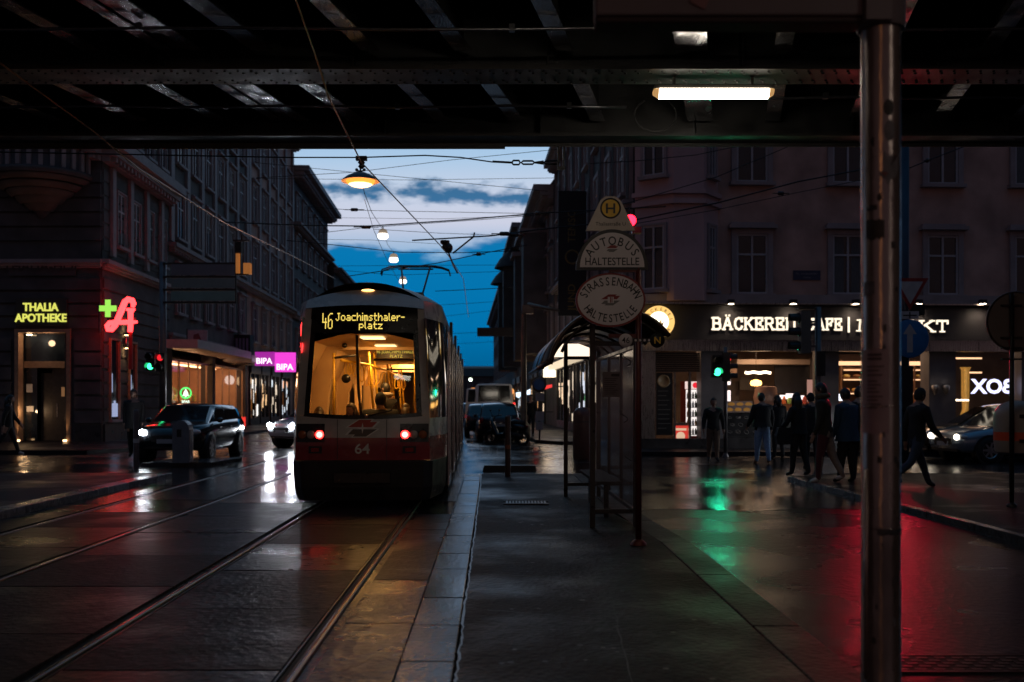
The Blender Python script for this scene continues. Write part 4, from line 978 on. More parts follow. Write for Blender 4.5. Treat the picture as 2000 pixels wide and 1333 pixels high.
pink(499, 536, 688, 715, 55.5, M_mag2, 'darker left one of the two pink shop signs', M_magw); pink(538, 577, 689, 727, 56.5, M_mag, 'brighter pink shop sign beside the tram roof with white lettering', M_magw)
o = MB(); a = W(471, 815, 58); b = W(479, 848, 58); o.box((a.x, 57.9, b.z), (b.x, 58.1, a.z), glow('red_panel', (1, .04, .03), .9)); o.box((a.x - .04, 57.95, .12), (b.x + .04, 58.05, b.z), B_black); tag(o.build('advert_stand'), 'upright red lit advertising stand on the left pavement', 'advert stand')
L4 = Lhouse('apartment_house', 'tall house with a stepped cornice ending the row on the left against the sky', 76.02, 96, 19.4, B_grey, 12, 0, .0)
L4.grid(.5, L4.L - .5, 6, ((5.0, 2.0), (8.6, 2.2), (12.2, 2.2), (15.6, 2.0)), 1.1, 'hood'); L4.cornice(18.7, 1.3, .9); L4.cornice(14.9, .7, .4); L4.cornice(8.0, .4, .4); shopfront(L4, 1, 4, (1, .5, .3), .6); shopfront(L4, 5, 9, (.7, .8, 1), .5); L4.done()
L5 = Lhouse('apartment_house', 'lower house far down the street on the left behind the stepped cornice', 96.02, 150, 14.5, B_stone, 12, 0, .6)
L5.grid(.5, L5.L - .5, 10, ((4.8, 2.0), (8, 2.0), (11, 1.8)), 1.1, 'plain'); L5.cornice(14, .8, .5); L5.roof(3, 2); L5.done()
# ---------------------------------------------------------------- right: bakery corner house
BA = (4.15, 30.8); BSL = .05
bk = House('bakery_house', 'ochre corner house with the lit bakery and cafe on its ground floor', BA, (24.0, 30.8 + BSL * 20.05), 17.5, B_warm, 7, 4.62)
def BP(px, py, out=0.0):
    "pixel -> local point on the bakery front, `out` metres in front of it (negative = inside)"
    k = (px - 1000) / F; Y = (30.8 - BSL * BA[0]) / (1 - BSL * k) - out; X = k * Y
    p = loc2(bk.r, (X, Y, EYE + (HZ - py) / F * Y)); return p
def bx(px, out=0.0): return BP(px, 785, out).x
def bz(py, out=0.0): return BP(1500, py, out).z
for px in (1468, 1655, 1840, 2010): bk.win(bx(px), bz(575), .98, 1.86, 'hood'); bk.win(bx(px), bz(357), .98, 2.0, 'flat')
for px in (2200, 2390): bk.win(bx(px), bz(575), .98, 1.86, 'hood')
bk.cornice(17.0, .8, .6)
# chamfered bay on the corner
M_bay = mat('bay_plaster', (.44, .30, .31), .8, 0, .14, 1, .12, 30)
mb = MB(); x0, x1, x2, x3 = -.35, .70, 1.62, 2.25; dpt = .75
pl = [(x0, 0), (x1, -dpt), (x2, -dpt), (x3, -.003), (x3, .0), (x0, .003)]
mb.prism([(p[0], p[1]) for p in pl], (0, 0, 4.63), (1, 0, 0), (0, 1, 0), 12.6, M_bay)
for z in (7.55, 7.85, 11.3): mb.prism([(x0 - .1, -.02), (x1 - .04, -dpt - .12), (x2 + .04, -dpt - .12), (x3 + .12, -.02), (x3 + .12, 0), (x0 - .1, 0)], (0, 0, z), (1, 0, 0), (0, 1, 0), .14, M_bay)
bay = mb.build('bay', bk.r)
def baywin(a, b, z, w, h, nm='window'):
    f, ps = win_mesh(w, h, 'plain', .08); p = ps[0]; A = Vector((a[0], a[1], 0)); B_ = Vector((b[0], b[1], 0)); o = f.build(nm, bay); q = p.build('pane', o)
    o.location = ((A + B_) / 2) + Vector((0, 0, z)); d = B_ - A; o.rotation_euler = (0, 0, math.atan2(d.y, d.x))
for z, h in ((bz(570), 1.95), (bz(352), 2.0), (12, 2)): baywin((x0, 0), (x1, -dpt), z, .72, h); baywin((x2, -dpt), (x3, 0), z, .42, h)
# street name plate
mb = MB(); p = BP(1576, 538, .03); mb.cbox((p.x, -.02, p.z), (.86, .03, .30), mat('plate_blue', (.02, .03, .07), .4)); M_plw = mat('plate_letters', (.22, .22, .22), .5)
mb.text('16., Lerchenfelder', (p.x, -.036, p.z + .02), (1, 0, 0), (0, 0, 1), .095, .002, M_plw, 'c'); mb.text('Gürtel', (p.x, -.036, p.z - .10), (1, 0, 0), (0, 0, 1), .095, .002, M_plw, 'c'); mb.build('street_name_plate', bk.r)
# ground floor structure
LB = bk.L; ZT = 3.10; M_pier = mat('grey_pier', (.12, .112, .12), .55, 0, .15, 3, .05)
M_room = mat('bakery_room', (.20, .15, .12), .7, 0, .25, 2); M_ceil = mat('bakery_ceiling', (.42, .33, .26), .7, 0, .1, 2)
mb = MB()
mb.box((0, -.02, 3.45), (LB, 1.0, 4.618), B_warm); mb.box((0, 1.001, 3.42), (LB, 6.5, 4.617), M_ceil)
mb.box((0, 6.0, 0), (LB, 6.5, 3.41), M_room); mb.box((-.001, .6, 0), (.2, 5.99, 3.41), M_room); mb.box((LB - .2, 0, 0), (LB, 5.99, 3.41), M_room); mb.box((.2, .0, .05), (LB - .2, 5.99, .16), M_shopfloor)
mb.build('ground_floor', bk.r)
for (a, b) in ((1252, 1279), (1368, 1413), (1598, 1636), (1812, 1864), (1992, 2040), (2230, 2290)):
    mb = MB(); mb.box((bx(a), -.10, .12), (bx(b), .5, 3.44), M_pier if a != 1252 else M_brushed); mb.build('pier', bk.r)
for (a, b, py) in ((1413, 1598, 806), (1636, 1812, 835), (1864, 1992, 835), (2040, 2230, 835)):
    mb = MB(); mb.box((bx(a), .0, .12), (bx(b), .25, bz(py)), B_plinth); mb.box((bx(a), -.06, bz(py)), (bx(b), .3, bz(py) + .05), M_brushed); mb.build('parapet', bk.r)
mb = MB(); mb.box((bx(1279), -.02, .12), (bx(1345), .2, .42), B_plinth); mb.box((bx(1250), -.16, .10), (bx(2040), -.101, .42), B_plinth); mb.build('plinth', bk.r)
# fascia board, metal bands
mb = MB(); mb.box((bx(1250), -.42, bz(666)), (LB, -.03, bz(600)), mat('fascia_charcoal', (.040, .038, .042), .5, 0, .12, 2)); fas = mb.build('fascia', bk.r)
mb = MB(); mb.box((bx(1245), -.62, bz(596)), (LB, -.03, bz(580)), B_trim); mb.box((bx(1245), -.66, bz(599)), (LB, -.425, bz(596) - .002), M_brushed); mb.build('ledge', bk.r)
mb = MB(); mb.box((bx(1250), -.36, bz(687)), (LB, -.03, bz(668)), M_brushed); mb.box((bx(1250), -.40, bz(668) + .001), (LB, -.03, bz(666) - .001), M_brushed)
for px in range(1330, 2040, 95): mb.box((bx(px), -.364, bz(686)), (bx(px) + .015, -.3605, bz(669)), B_black)
mb.build('metal_band', bk.r)
# slab letters
M_let = glow('channel_letters', (1.0, .86, .66), 1.35); M_letside = mat('letter_side', (.5, .45, .4), .5)
SL = {'B': [[(0, 0), (0, 1)], [(0, 1), (.45, 1), (.62, .9), (.62, .62), (.45, .53), (0, .53)], [(.45, .53), (.68, .42), (.68, .12), (.48, 0), (0, 0)]],
      'A': [[(0, 0), (.36, 1), (.42, 1), (.78, 0)], [(.15, .36), (.62, .36)]], 'C': [[(.70, .72), (.62, .93), (.40, 1), (.15, .9), (.02, .65), (.02, .35), (.15, .1), (.40, 0), (.62, .07), (.72, .25)], [(.70, .70), (.70, 1.0)]],
      'K': [[(0, 0), (0, 1)], [(.66, 1), (.06, .45)], [(.25, .6), (.72, 0)]], 'E': [[(0, 0), (0, 1)], [(-.0, 1), (.6, 1), (.6, .78)], [(0, .52), (.42, .52), ], [(.42, .38), (.42, .66)], [(0, 0), (.64, 0), (.64, .26)]],
      'R': [[(0, 0), (0, 1)], [(0, 1), (.45, 1), (.64, .9), (.64, .6), (.45, .5), (0, .5)], [(.38, .5), (.66, 0), (.78, 0)]], 'I': [[(0, 0), (0, 1)]], 'F': [[(0, 0), (0, 1)], [(0, 1), (.6, 1), (.6, .76)], [(0, .52), (.42, .52)], [(.42, .38), (.42, .66)]],
      'M': [[(0, 0), (.05, 1), (.42, .2), (.80, 1), (.85, 0)]], 'T': [[(.33, 0), (.33, 1)], [(0, .76), (0, 1), (.66, 1), (.66, .76)]], '|': [[(0, -.12), (0, 1.1)]]}
SERIF = {'B': [(-.02, 0), (-.02, 1)], 'A': [(0, 0), (.78, 0)], 'K': [(0, 0), (0, 1), (.66, 1), (.72, 0)], 'E': [(-.02, 0), (-.02, 1)], 'R': [(0, 0), (-.02, 1), (.74, 0)], 'I': [(0, 0), (0, 1)], 'F': [(0, 0), (-.02, 1)], 'M': [(0, 0), (.85, 0), (.03, 1), (.82, 1)], 'T': [(.33, 0)]}
WID = {'B': .70, 'A': .80, 'C': .74, 'K': .76, 'E': .66, 'R': .80, 'I': .0, 'F': .62, 'M': .85, 'T': .66, '|': 0}
def slab(mb, ch, x, z, h, t, y0, y1, sxx=1.0):
    base = 'A' if ch == 'Ä' else ch; dd = 0
    def seg(p, q, w):
        nonlocal dd
        P = Vector((x + p[0] * h * sxx, 0, z + p[1] * h)); Q = Vector((x + q[0] * h * sxx, 0, z + q[1] * h)); d = (Q - P); l = d.length; d.normalize(); n = Vector((-d.z, 0, d.x)); e = d * w * .42
        a = [P - e + n * w / 2, P - e - n * w / 2, Q + e - n * w / 2, Q + e + n * w / 2]; dd += .0009
        vs = [(v.x, y0 - dd, v.z) for v in a] + [(v.x, y1, v.z) for v in a]
        mb.add(vs, [(0, 1, 2, 3)], M_let); mb.add(vs, [(0, 4, 5, 1), (1, 5, 6, 2), (2, 6, 7, 3), (3, 7, 4, 0)], M_letside)
    for st in SL[base]:
        for p, q in zip(st, st[1:]): seg(p, q, t)
    for (sx_, sz) in SERIF.get(base, []):
        o = .04 if sz == 0 else -.04; seg((sx_ - .14, sz + o * 0), (sx_ + .14, sz), t * .75)
    if ch == 'Ä':
        for dx in (.22, .56): seg((dx, 1.22), (dx + .02, 1.22), t * .9)
def word(mb, s, pxa, pxb, pyb, pyt, par):
    za, zb = bz(pyb, .45), bz(pyt, .45); h = zb - za; xa, xb = bx(pxa, .45), bx(pxb, .45); t = .20 * h
    tot = sum(WID['A' if c == 'Ä' else c] for c in s) ; gap = .34 * h * .9
    sxx = (xb - xa - gap * (len(s) - 1) - t) / (tot * h) if tot else 1; x = xa + t / 2
    for c in s:
        b = 'A' if c == 'Ä' else c; slab(mb, c, x, za, h, t, -.47, -.421, sxx); x += WID[b] * h * sxx + gap
mb = MB(); word(mb, 'BÄCKEREI', 1391, 1539, 644, 622, None); word(mb, '|', 1549, 1555, 644, 623, None); word(mb, 'CAFE', 1574, 1645, 644, 623, None); word(mb, '|', 1655, 1661, 645, 623, None); 
word(mb, 'M', 1676, 1712, 646, 625, None); word(mb, 'A', 1722, 1752, 646, 625, None); word(mb, 'RKT', 1766, 1852, 647, 626, None)
mb.build('lettering', fas)
# spotlights over the letters
for px in (1428, 1550, 1672, 1795, 1920, 2030):
    p = BP(px, 592, .75); mb = MB(); mb.box((p.x - .09, p.y - .08, p.z - .03), (p.x + .09, p.y + .10, p.z + .10), B_black); mb.box((p.x - .02, p.y + .10, p.z), (p.x + .02, -.6, p.z + .05), B_black)
    o = mb.build('spotlight', bk.r); mb = MB(); mb.box((p.x - .07, p.y - .06, p.z - .035), (p.x + .07, p.y + .08, p.z - .031), glow('spot_lens', (1, .80, .58), 25)); mb.build('lens', o)
    lamp('SPOT', (p.x, p.y, p.z - .05), 40, (1, .76, .55), bk.r, .22, (p.x, -.3, p.z - 1.2), 110, .8)
# left bay: roller shutter, menu board, open doorway, drinks fridge
mb = MB(); za, zb = bz(727), bz(689)
for i in range(9): z = za + (zb - za) * i / 9; mb.box((bx(1280), -.05 + (.012 if i % 2 else 0), z), (bx(1366), .05, z + (zb - za) / 9 - .012), B_black)
mb.build('roller_shutter', bk.r)
mb = MB(); mb.box((bx(1281), -.06, bz(850)), (bx(1313), .0, bz(729)), B_black); p = BP(1296, 745, .07); mb.lathe([(.20, .0), (.2, .012), (.16, .012), (.16, .006), (0, .006)], (p.x, -.061, p.z), mat('gold_dim', (.30, .2, .1), .5), 24, (0, -1, 0))
for i in range(9): z = bz(765 + i * 9); mb.box((bx(1284), -.064, z), (bx(1284) + random.uniform(.22, .40), -.061, z + .02), mat('chalk', (.16, .15, .14), .7))
mb.build('menu_board', bk.r)
mb = MB()
for px in (1315, 1345): mb.box((bx(px), -.04, .16), (bx(px) + .07, .12, bz(727) - .002), M_brushed)
mb.build('door_frame', bk.r)
fr = thing('drinks_fridge', 'tall glowing drinks fridge with rows of bottles behind the bakery doorway', 'fridge', (0, 0, 0))
def B2W(p): return Vector((*BA, 0)) + Matrix.Rotation(bk.r.rotation_euler.z, 3, 'Z') @ Vector(p)
fr.location = B2W((bx(1357, -.7), .62, .16)); fr.rotation_euler = bk.r.rotation_euler
mb = MB(); mb.box((-.34, 0, 0), (.34, .6, 2.05), mat('fridge_red', (.35, .02, .02), .4)); mb.box((-.30, -.01, .32), (.30, -.001, 1.78), glow('fridge_light', (1, .90, .86), 1.1)); mb.box((-.33, -.012, 1.80), (.33, -.001, 2.04), glow('fridge_header', (1, .75, .7), .9)); mb.lathe([(.09, 0), (.09, .006), (0, .006)], (0, -.0125, 1.92), glow('fridge_dot', (.9, .02, .04), 1.0), 20, (0, -1, 0)); mb.build('cabinet', fr)
BT = [mat('bottle_%d' % i, c, .2, 0, .1, 9) for i, c in enumerate([(.5, .02, .02), (.03, .02, .02), (.7, .3, .05), (.1, .3, .1), (.15, .3, .6), (.6, .6, .6)])]
for r_ in range(5):
    mb = MB(); z = .36 + r_ * .285; m = BT[r_ % 6]
    for i in range(7): mm = random.choice(BT); mb.lathe([(.034, 0), (.034, .13), (.014, .18), (.014, .215), (0, .216)], (-.25 + i * .083, -.05, z), mm, 8)
    mb.box((-.30, -.09, z - .015), (.30, -.011, z - .002), M_brushed); mb.build('bottle_row', fr)
ic = thing('red_poster_case', 'red lit poster box with a white border standing in the bakery doorway', 'poster box', B2W((bx(1330, -.2), .25, .16))); ic.rotation_euler = bk.r.rotation_euler
mb = MB(); mb.box((-.25, 0, 0), (.25, .12, .75), M_ceil); mb.box((-.235, -.008, .03), (.235, -.001, .65), glow('poster_red', (.85, .06, .04), .75)); mb.lathe([(.14, 0), (.14, .004), (.09, .004), (.09, .006), (0, .006)], (0, -.009, .32), glow('poster_cream', (.9, .6, .4), .8), 20, (0, -1, 0)); mb.box((-.18, -.014, .50), (.18, -.009, .57), glow('poster_cream', (.9, .6, .4), .8)); mb.build('box', ic)
# inside the middle bay
def inb(name, px0, px1, py0, py1, dep, m, th=.05, parent=None):
    a, b = BP(px0, py0, -dep), BP(px1, py1, -dep); o = MB(); o.box((a.x, dep, b.z), (b.x, dep + th, a.z), m); return o.build(name, parent or bk.r)
W_white = glow('lit_strip', (1.0, .78, .52), 5); W_warm = glow('warm_strip', (1.0, .55, .28), 1.6); W_amb = glow('amber_shade', (1.0, .50, .12), 6)
mb = MB(); pts = [BP(1456 + i * 5, 728 + 1.0 * math.sin(i * 1.4), -2.5) for i in range(11)]; mb.tube([(p.x, 2.5, p.z) for p in pts], .045, W_white, 8); mb.build('ceiling_tube', bk.r)
mb = MB(); p = BP(1477, 749, -1.8); mb.lathe([(.04, .12), (.16, .08), (.19, 0), (.16, -.07), (.05, -.09), (0, -.09)], (p.x, 1.8, p.z), W_amb, 18); mb.tube([(p.x, 1.8, p.z + .12), (p.x, 1.8, 3.4)], .008, B_black, 5); mb.build('pendant_lamp', bk.r)
inb('ceiling_beam', 1440, 1598, 702, 712, 3.2, M_ceil, .3); inb('menu_screen', 1514, 1582, 714, 768, 3.4, B_black); inb('menu_screen', 1446, 1484, 738, 762, 4.2, mat('framed_picture', (.05, .04, .03), .5))
for i, (a, b, c, d) in enumerate(((1524, 1540, 772, 780), (1536, 1556, 769, 777), (1552, 1572, 773, 781))): inb('counter_display', a, b, c, d, 2.6, glow('display_white', (1, .85, .82), 1.6), .03)
inb('side_poster', 1578, 1590, 742, 785, 2.2, glow('poster_rose', (.8, .4, .32), .45)); inb('side_light', 1418, 1427, 742, 752, .5, glow('display_white', (1, .85, .82), 1.6)); inb('side_light', 1418, 1427, 763, 785, .5, glow('display_white', (1, .85, .82), 1.6))
inb('counter', 1500, 1598, 790, 840, 2.4, mat('counter_wood', (.25, .13, .07), .5), .6)
for (a, b, c, d, dep, col) in ((1418, 1440, 715, 735, 3.0, (.25, .15, .10)), (1584, 1597, 700, 800, 3.0, (.05, .04, .04)), (1490, 1512, 770, 800, 4.0, (.2, .1, .05)), (1420, 1445, 745, 785, 4.5, (.06, .045, .04))): inb('wall_panel', a, b, c, d, dep, mat('panel_%d' % a, col, .6))
mb = MB()
for i in range(9):
    p = BP(1506 + i * 10, 789, -2.4); mb.lathe([(.07, 0), (.07, .12 + .05 * (i % 3)), (.03, .2 + .05 * (i % 2)), (0, .21 + .05 * (i % 2))], (p.x, 2.6, p.z), random.choice(GM), 10)
mb.build('counter_goods', bk.r)
for i in range(4):
    p = BP(1450 + i * 38, 712, -1.4 - .5 * (i % 2)); mb = MB(); mb.lathe([(.05, .06), (.05, -.04), (0, -.041)], (p.x, 1.4 + .5 * (i % 2), 3.36), B_black, 10); mb.lathe([(.042, 0), (0, .001)], (p.x, 1.4 + .5 * (i % 2), 3.317), W_white, 10); mb.build('downlight', bk.r)
# oversize paper cup shaped bread bin of the window
mb = MB(); p = BP(1497, 838, -.9); M_cup = mat('bread_bin', (.62, .36, .24), .6, 0, .06, 3)
mb.lathe([(.40, 0), (.40, .25), (.36, .5), (.36, .85), (.40, 1.0), (.37, 1.12), (.33, 1.32), (.28, 1.36), (0, 1.37)], (p.x, .95, p.z), M_cup, 24); mb.build('bread_bin', bk.r)
# pastry print and black chalk board on the parapet
a, b = BP(1416, 784, .1), BP(1470, 806, .1); mb = MB(); mb.box((a.x, -.07, b.z), (b.x, -.03, a.z), mat('print_grey', (.30, .22, .20), .6)); M_crois = mat('croissant', (.62, .30, .06), .6, emit=(1, .45, .08), estr=.10)  # croissant colour carries a faint painted glow
for j in range(2):
    for i in range(3):
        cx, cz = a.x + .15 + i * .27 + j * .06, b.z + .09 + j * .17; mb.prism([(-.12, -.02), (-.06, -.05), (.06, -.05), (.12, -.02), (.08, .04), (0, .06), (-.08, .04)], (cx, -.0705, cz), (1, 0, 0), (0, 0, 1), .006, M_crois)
mb.build('pastry_print', bk.r)
a, b = BP(1416, 809, .1), BP(1500, 852, .1); mb = MB(); mb.box((a.x, -.06, b.z), (b.x, -.02, a.z), B_black); M_chalk = mat('chalk_lines', (.30, .28, .26), .7)
for j in range(3):
    for i in range(5):
        cx, cz = a.x + .16 + i * .26 + (.08 if j % 2 else 0), b.z + .13 + j * .22; n = 9; rr = random.uniform(.05, .085); q = random.uniform(.4, .9)
        mb.tube([(cx + rr * math.cos(t * 2 * math.pi / n + .3), -.064, cz + rr * q * math.sin(t * 2 * math.pi / n)) for t in range(n)], .006, M_chalk, 4, closed=True)
        if (i + j) % 2: mb.tube([(cx - rr, -.064, cz + .02), (cx, -.064, cz - .02), (cx + rr, -.064, cz + .03)], .006, M_chalk, 4)
mb.build('chalk_board', bk.r)
# right bay: lit shelves
M_shelf = mat('shelf_oak', (.25, .12, .05), .5, 0, .2, 6)
mb = MB(); x0, x1 = bx(1640, -3.2), bx(1830, -3.2)
for py in (722, 741, 768, 795):
    z = bz(py, -3.2); mb.box((x0, 3.0, z), (x1, 3.4, z + .05), M_shelf); mb.box((x0 + .1, 3.0, z - .04), (x1 - .1, 3.05, z - .001), W_warm)
for i in range(5): x = x0 + (x1 - x0) * i / 4; mb.box((x - .03, 2.98, .2), (x + .03, 3.42, 3.0), M_shelf)
mb.box((x0, 3.43, .2), (x1, 3.5, 3.2), mat('shelf_back', (.06, .03, .02), .7)); sh = mb.build('bread_shelf', bk.r)
mb = MB()
for py in (741, 768, 795):
    z = bz(py, -3.2) + .051; x = x0 + .1
    while x < x1 - .2: w = random.uniform(.12, .3); mb.ball((x + w / 2, 3.15, z + .06), (w / 2, .1, .065), random.choice((M_crois, GM[1], GM[3], M_shelf)), 8, 6); x += w + random.uniform(.01, .1)
mb.build('loaf', sh)
inb('till_screen', 1635, 1649, 770, 783, .8, glow('screen_white', (.9, .92, 1), 2.2), .03)
inb('light_beam', 1640, 1812, 706, 714, 2.0, W_warm, .08)
# far right bay: mirrored window lettering, gilded column, light strips
M_box = glow('window_letters', (.72, .70, 1.0), 1.9)
mb = MB(); p = BP(1936, 768, -.25); mb.text('BOX', (p.x, .24, p.z), (-1, 0, 0), (0, 0, 1), .62, -.03, M_box, 'c', .035, 1.05); mb.build('window_lettering', bk.r)
mb = MB(); p = BP(1887, 785, -2.2); M_gold = mat('gilt', (.75, .42, .10), .25, .8, .3, 8, emit=(1, .5, .1), estr=.25)  # gilt carries a faint warm glow put into its colour
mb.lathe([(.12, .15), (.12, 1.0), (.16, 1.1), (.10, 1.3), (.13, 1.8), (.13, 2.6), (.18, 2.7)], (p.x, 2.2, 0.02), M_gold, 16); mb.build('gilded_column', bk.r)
for (a, b, py) in ((1808, 1818, 790), (1816, 1838, 799), (1838, 1862, 797), (1855, 1893, 782), (1890, 1920, 728), (1866, 1920, 700)): inb('light_strip', a, b, py - 1.6, py + 1.6, .55 if py > 750 else 2.5, W_white if py > 750 else W_warm, .05)
for px in (1829, 1850):
    p = BP(px, 762, .3); mb = MB(); mb.lathe([(.02, -.16), (.10, .0), (.12, .12), (.06, .16)], (p.x, -.22, p.z), M_brushed, 12); mb.lathe([(.10, .121), (0, .121)], (p.x, -.22, p.z - .001), glow('wall_lamp_disc', (1, .9, .8), 2.2), 12); mb.box((p.x - .02, -.2, p.z - .02), (p.x + .02, -.101, p.z + .02), B_black); mb.build('wall_lamp', bk.r)
for (px, d, e) in ((1345, 1.5, 26), (1500, 2.2, 40), (1720, 1.6, 30), (1930, 1.5, 20)):
    p = BP(px, 720, -d); lamp('AREA', (p.x, d, 3.3), e, (1, .62, .38), bk.r, 1.2, (p.x, d, 0))
mb = MB(); xa, xb = bx(1413), bx(1598)
for (a, b, py) in ((1636, 1812, 835), (1864, 1992, 835), (2040, 2230, 835)): mb.quad([(bx(a), .12, bz(py) + .05), (bx(b), .12, bz(py) + .05), (bx(b), .12, 3.42), (bx(a), .12, 3.42)], S_glass)
mb.build('shop_glass', bk.r)
bk.done()
# round lit bakery sign on a bracket
c = W(1286, 629, 30.0); rs = thing('round_sign', 'round glowing bakery sign with a white centre and brown ears of wheat', 'sign', c)
mb = MB(); M_ry = glow('sign_yellow', (1.0, .60, .18), 1.15); M_rw = glow('sign_white_core', (1, .92, .72), 2.6); M_rb = mat('sign_brown', (.22, .10, .02), .5, emit=(.45, .2, .03), estr=.25)
mb.lathe([(.46, .12), (.48, .1), (.48, -.06), (.46, -.08), (.0, -.08)], (0, 0, 0), M_ry, 40, (0, 1, 0)); mb.build('disc', rs)
mb = MB(); mb.lathe([(.30, .0), (.30, .005), (0, .005)], (0, -.082, 0), M_rw, 36, (0, -1, 0)); mb.build('centre', rs)
mb = MB(); mb.arctext('BÄCKEREI', (0, -.082, 0), (1, 0, 0), (0, 0, 1), .335, .335, 168, 12, .13, .005, M_rb, .012); mb.arctext('RUCKER', (0, -.082, 0), (1, 0, 0), (0, 0, 1), .43, .43, 218, 322, .12, .005, M_rb, .012, True)
for a, l in ((-35, .22), (-14, .26), (14, .26), (35, .22)): 
    d = Vector((math.sin(R(a)), math.cos(R(a)))); n_ = Vector((d.y, -d.x)); o_ = Vector((0, -.22)); pts = [o_, o_ + d * l * .55 + n_ * .05, o_ + d * l * 1.3, o_ + d * l * .55 - n_ * .05]; mb.prism([(p.x, p.y) for p in pts], (0, -.088, 0), (1, 0, 0), (0, 0, 1), .003, mat('ear_tan', (.6, .35, .12), .5, emit=(.9, .55, .2), estr=.6) if abs(a) < 20 else M_rb)
mb.build('emblem', rs); mb = MB(); mb.box((-.03, .12, -.03), (.03, .95, .03), B_black); mb.build('bracket', rs)

# ---- right row down the street
def Rhouse(name, label, y0, y1, H, m, depth=9, base=0.0): return House(name, label, (rf(y1), y1), (rf(y0), y0), H, m, depth, base)
R1 = Rhouse('apartment_house', 'dark house with fluted pilasters directly behind the tram stop signs', 31.3, 57, 15.2, B_stone, 8)
R1.w = MB(); R1.w.box((0, 0, 0), (R1.L - 6.75, 8, 15.2), B_stone); R1.w.box((R1.L - 6.749, 0, 0), (R1.L, .26, 15.2), B_stone)
R1.grid(.5, R1.L - .4, 8, ((5.0, 1.9), (8.4, 2.0), (11.6, 1.9)), 1.05, 'flat'); R1.cornice(14.6, .7, .6); R1.cornice(7.6, .35, .3, dent=False); R1.cornice(4.0, .3, .25, dent=False)
for i in range(9):
    x = .3 + (R1.L - .6) * i / 8; R1.pilaster(x, 4.3, 14.5, .6, .12)
    for dx in (-.2, -.07, .07, .2): R1.w.box((x + dx - .03, -.15, 4.6), (x + dx + .03, -.122, 14.2), B_stone)
_l = R1.L; R1.L = _l - 6.75; R1.roof(3.0, 3); R1.L = _l
shopfront(R1, 1.5, 5.5, (1, .7, .45), .8); shopfront(R1, 6.5, 10, (1, .8, .6), .9); shopfront(R1, 11, 14.5, (.8, .85, 1), .9); shopfront(R1, 15.5, 18, (1, .8, .6), .7)
mb = MB(); xa, xb = 1.0, R1.L - 9; mb.box((xa, -.55, 3.35), (xb, -.20, 3.62), glow('fascia_light', (1, .80, .55), 1.0)); mb.box((xa - .8, -.75, 2.95), (xa - .002, -.10, 3.65), glow('fascia_box', (1, .82, .55), 2.2)); mb.build('light_fascia', R1.r)
M_bann = mat('banner_black', (.012, .013, .018), .6); M_bann2 = mat('banner_gold', (.14, .10, .03), .6)
mb = MB(); p = loc2(R1.r, W(1103, 560, 44)); xx = R1.L - (44 - 33) * 1.0; mb.box((xx - .04, -1.3, 5.2), (xx + .04, -.1, 10.5), M_bann); mb.lathe([(.32, 0), (.32, .01), (.24, .01), (.24, .0)], (xx + .041, -.7, 7.7), M_bann2, 20, (1, 0, 0)); mb.text('JUND', (xx + .042, -.7 + .12, 5.4), (0, 0, 1), (0, -1, 0), .45, .005, M_bann2, 'l', .01); mb.text('TENSC', (xx + .042, -.7 + .12, 8.3), (0, 0, 1), (0, -1, 0), .45, .005, M_bann2, 'l', .01); mb.build('banner', R1.r)
R1.done()
R2 = Rhouse('apartment_house', 'second house down the right side of the street with a deep cornice', 57.02, 78, 14.0, B_grey, 8)
for hx in (4, 14): mb = MB(); mb.prism([(hx - 1.6, -.002), (hx - 1.1, -1.5), (hx + 1.1, -1.5), (hx + 1.6, -.002)], (0, 0, 4.6), (1, 0, 0), (0, 1, 0), 7.6, B_grey); mb.box((hx - 1.3, -1.75, 12.2), (hx + 1.3, -.01, 12.5), B_trim); mb.build('bay', R2.r)
R2.grid(.5, R2.L - .5, 6, ((5, 2), (8.4, 2), (11.2, 1.6)), 1.05, 'hood'); R2.cornice(13.2, 1.3, .8); R2.roof(3.6, 2); shopfront(R2, 1, 4.5, (1, .6, .3), .8); shopfront(R2, 6, 9, (1, .5, .2), .8); shopfront(R2, 10.5, 14, (1, .75, .5), .8); R2.done()
R3 = Rhouse('apartment_house', 'third house down the right side of the street with a stepped gable', 78.02, 104, 15.6, B_stone, 8)
for hx in (5, 17): mb = MB(); mb.prism([(hx - 1.6, -.002), (hx - 1.1, -1.8), (hx + 1.1, -1.8), (hx + 1.6, -.002)], (0, 0, 4.6), (1, 0, 0), (0, 1, 0), 8.6, B_stone); mb.lathe([(1.7, 0), (1.2, .8), (.5, 1.5), (0, 2.2)], (hx, -.9, 13.2), B_roof, 14); mb.build('bay', R3.r)
R3.grid(.5, R3.L - .5, 7, ((5, 2), (8.4, 2), (11.8, 2)), 1.05, 'flat'); R3.cornice(14.8, 1.5, .8); R3.roof(2.5, 2); shopfront(R3, 1, 6, (1, .4, .15), .8); shopfront(R3, 9, 14, (.8, .9, 1), .6); R3.done()
R4 = Rhouse('apartment_house', 'farthest houses on the right where the street narrows', 104.02, 170, 15.0, B_grey, 8)
R4.grid(.5, R4.L - .5, 12, ((5, 2), (8.4, 2), (11.6, 2)), 1.05, 'plain'); R4.cornice(14.2, 1.2, .8); R4.roof(3, 3); shopfront(R4, 20, 26, (1, .5, .2), .7); R4.done()
EH = House('apartment_house', 'low pale house closing the far end of the street under the blue sky', (-30, 232), (8, 232), 7.5, B_grey, 8)
EH.grid(1, 37, 14, ((4.4, 1.6),), 1.1, 'plain'); EH.roof(2.5, 2); EH.done()
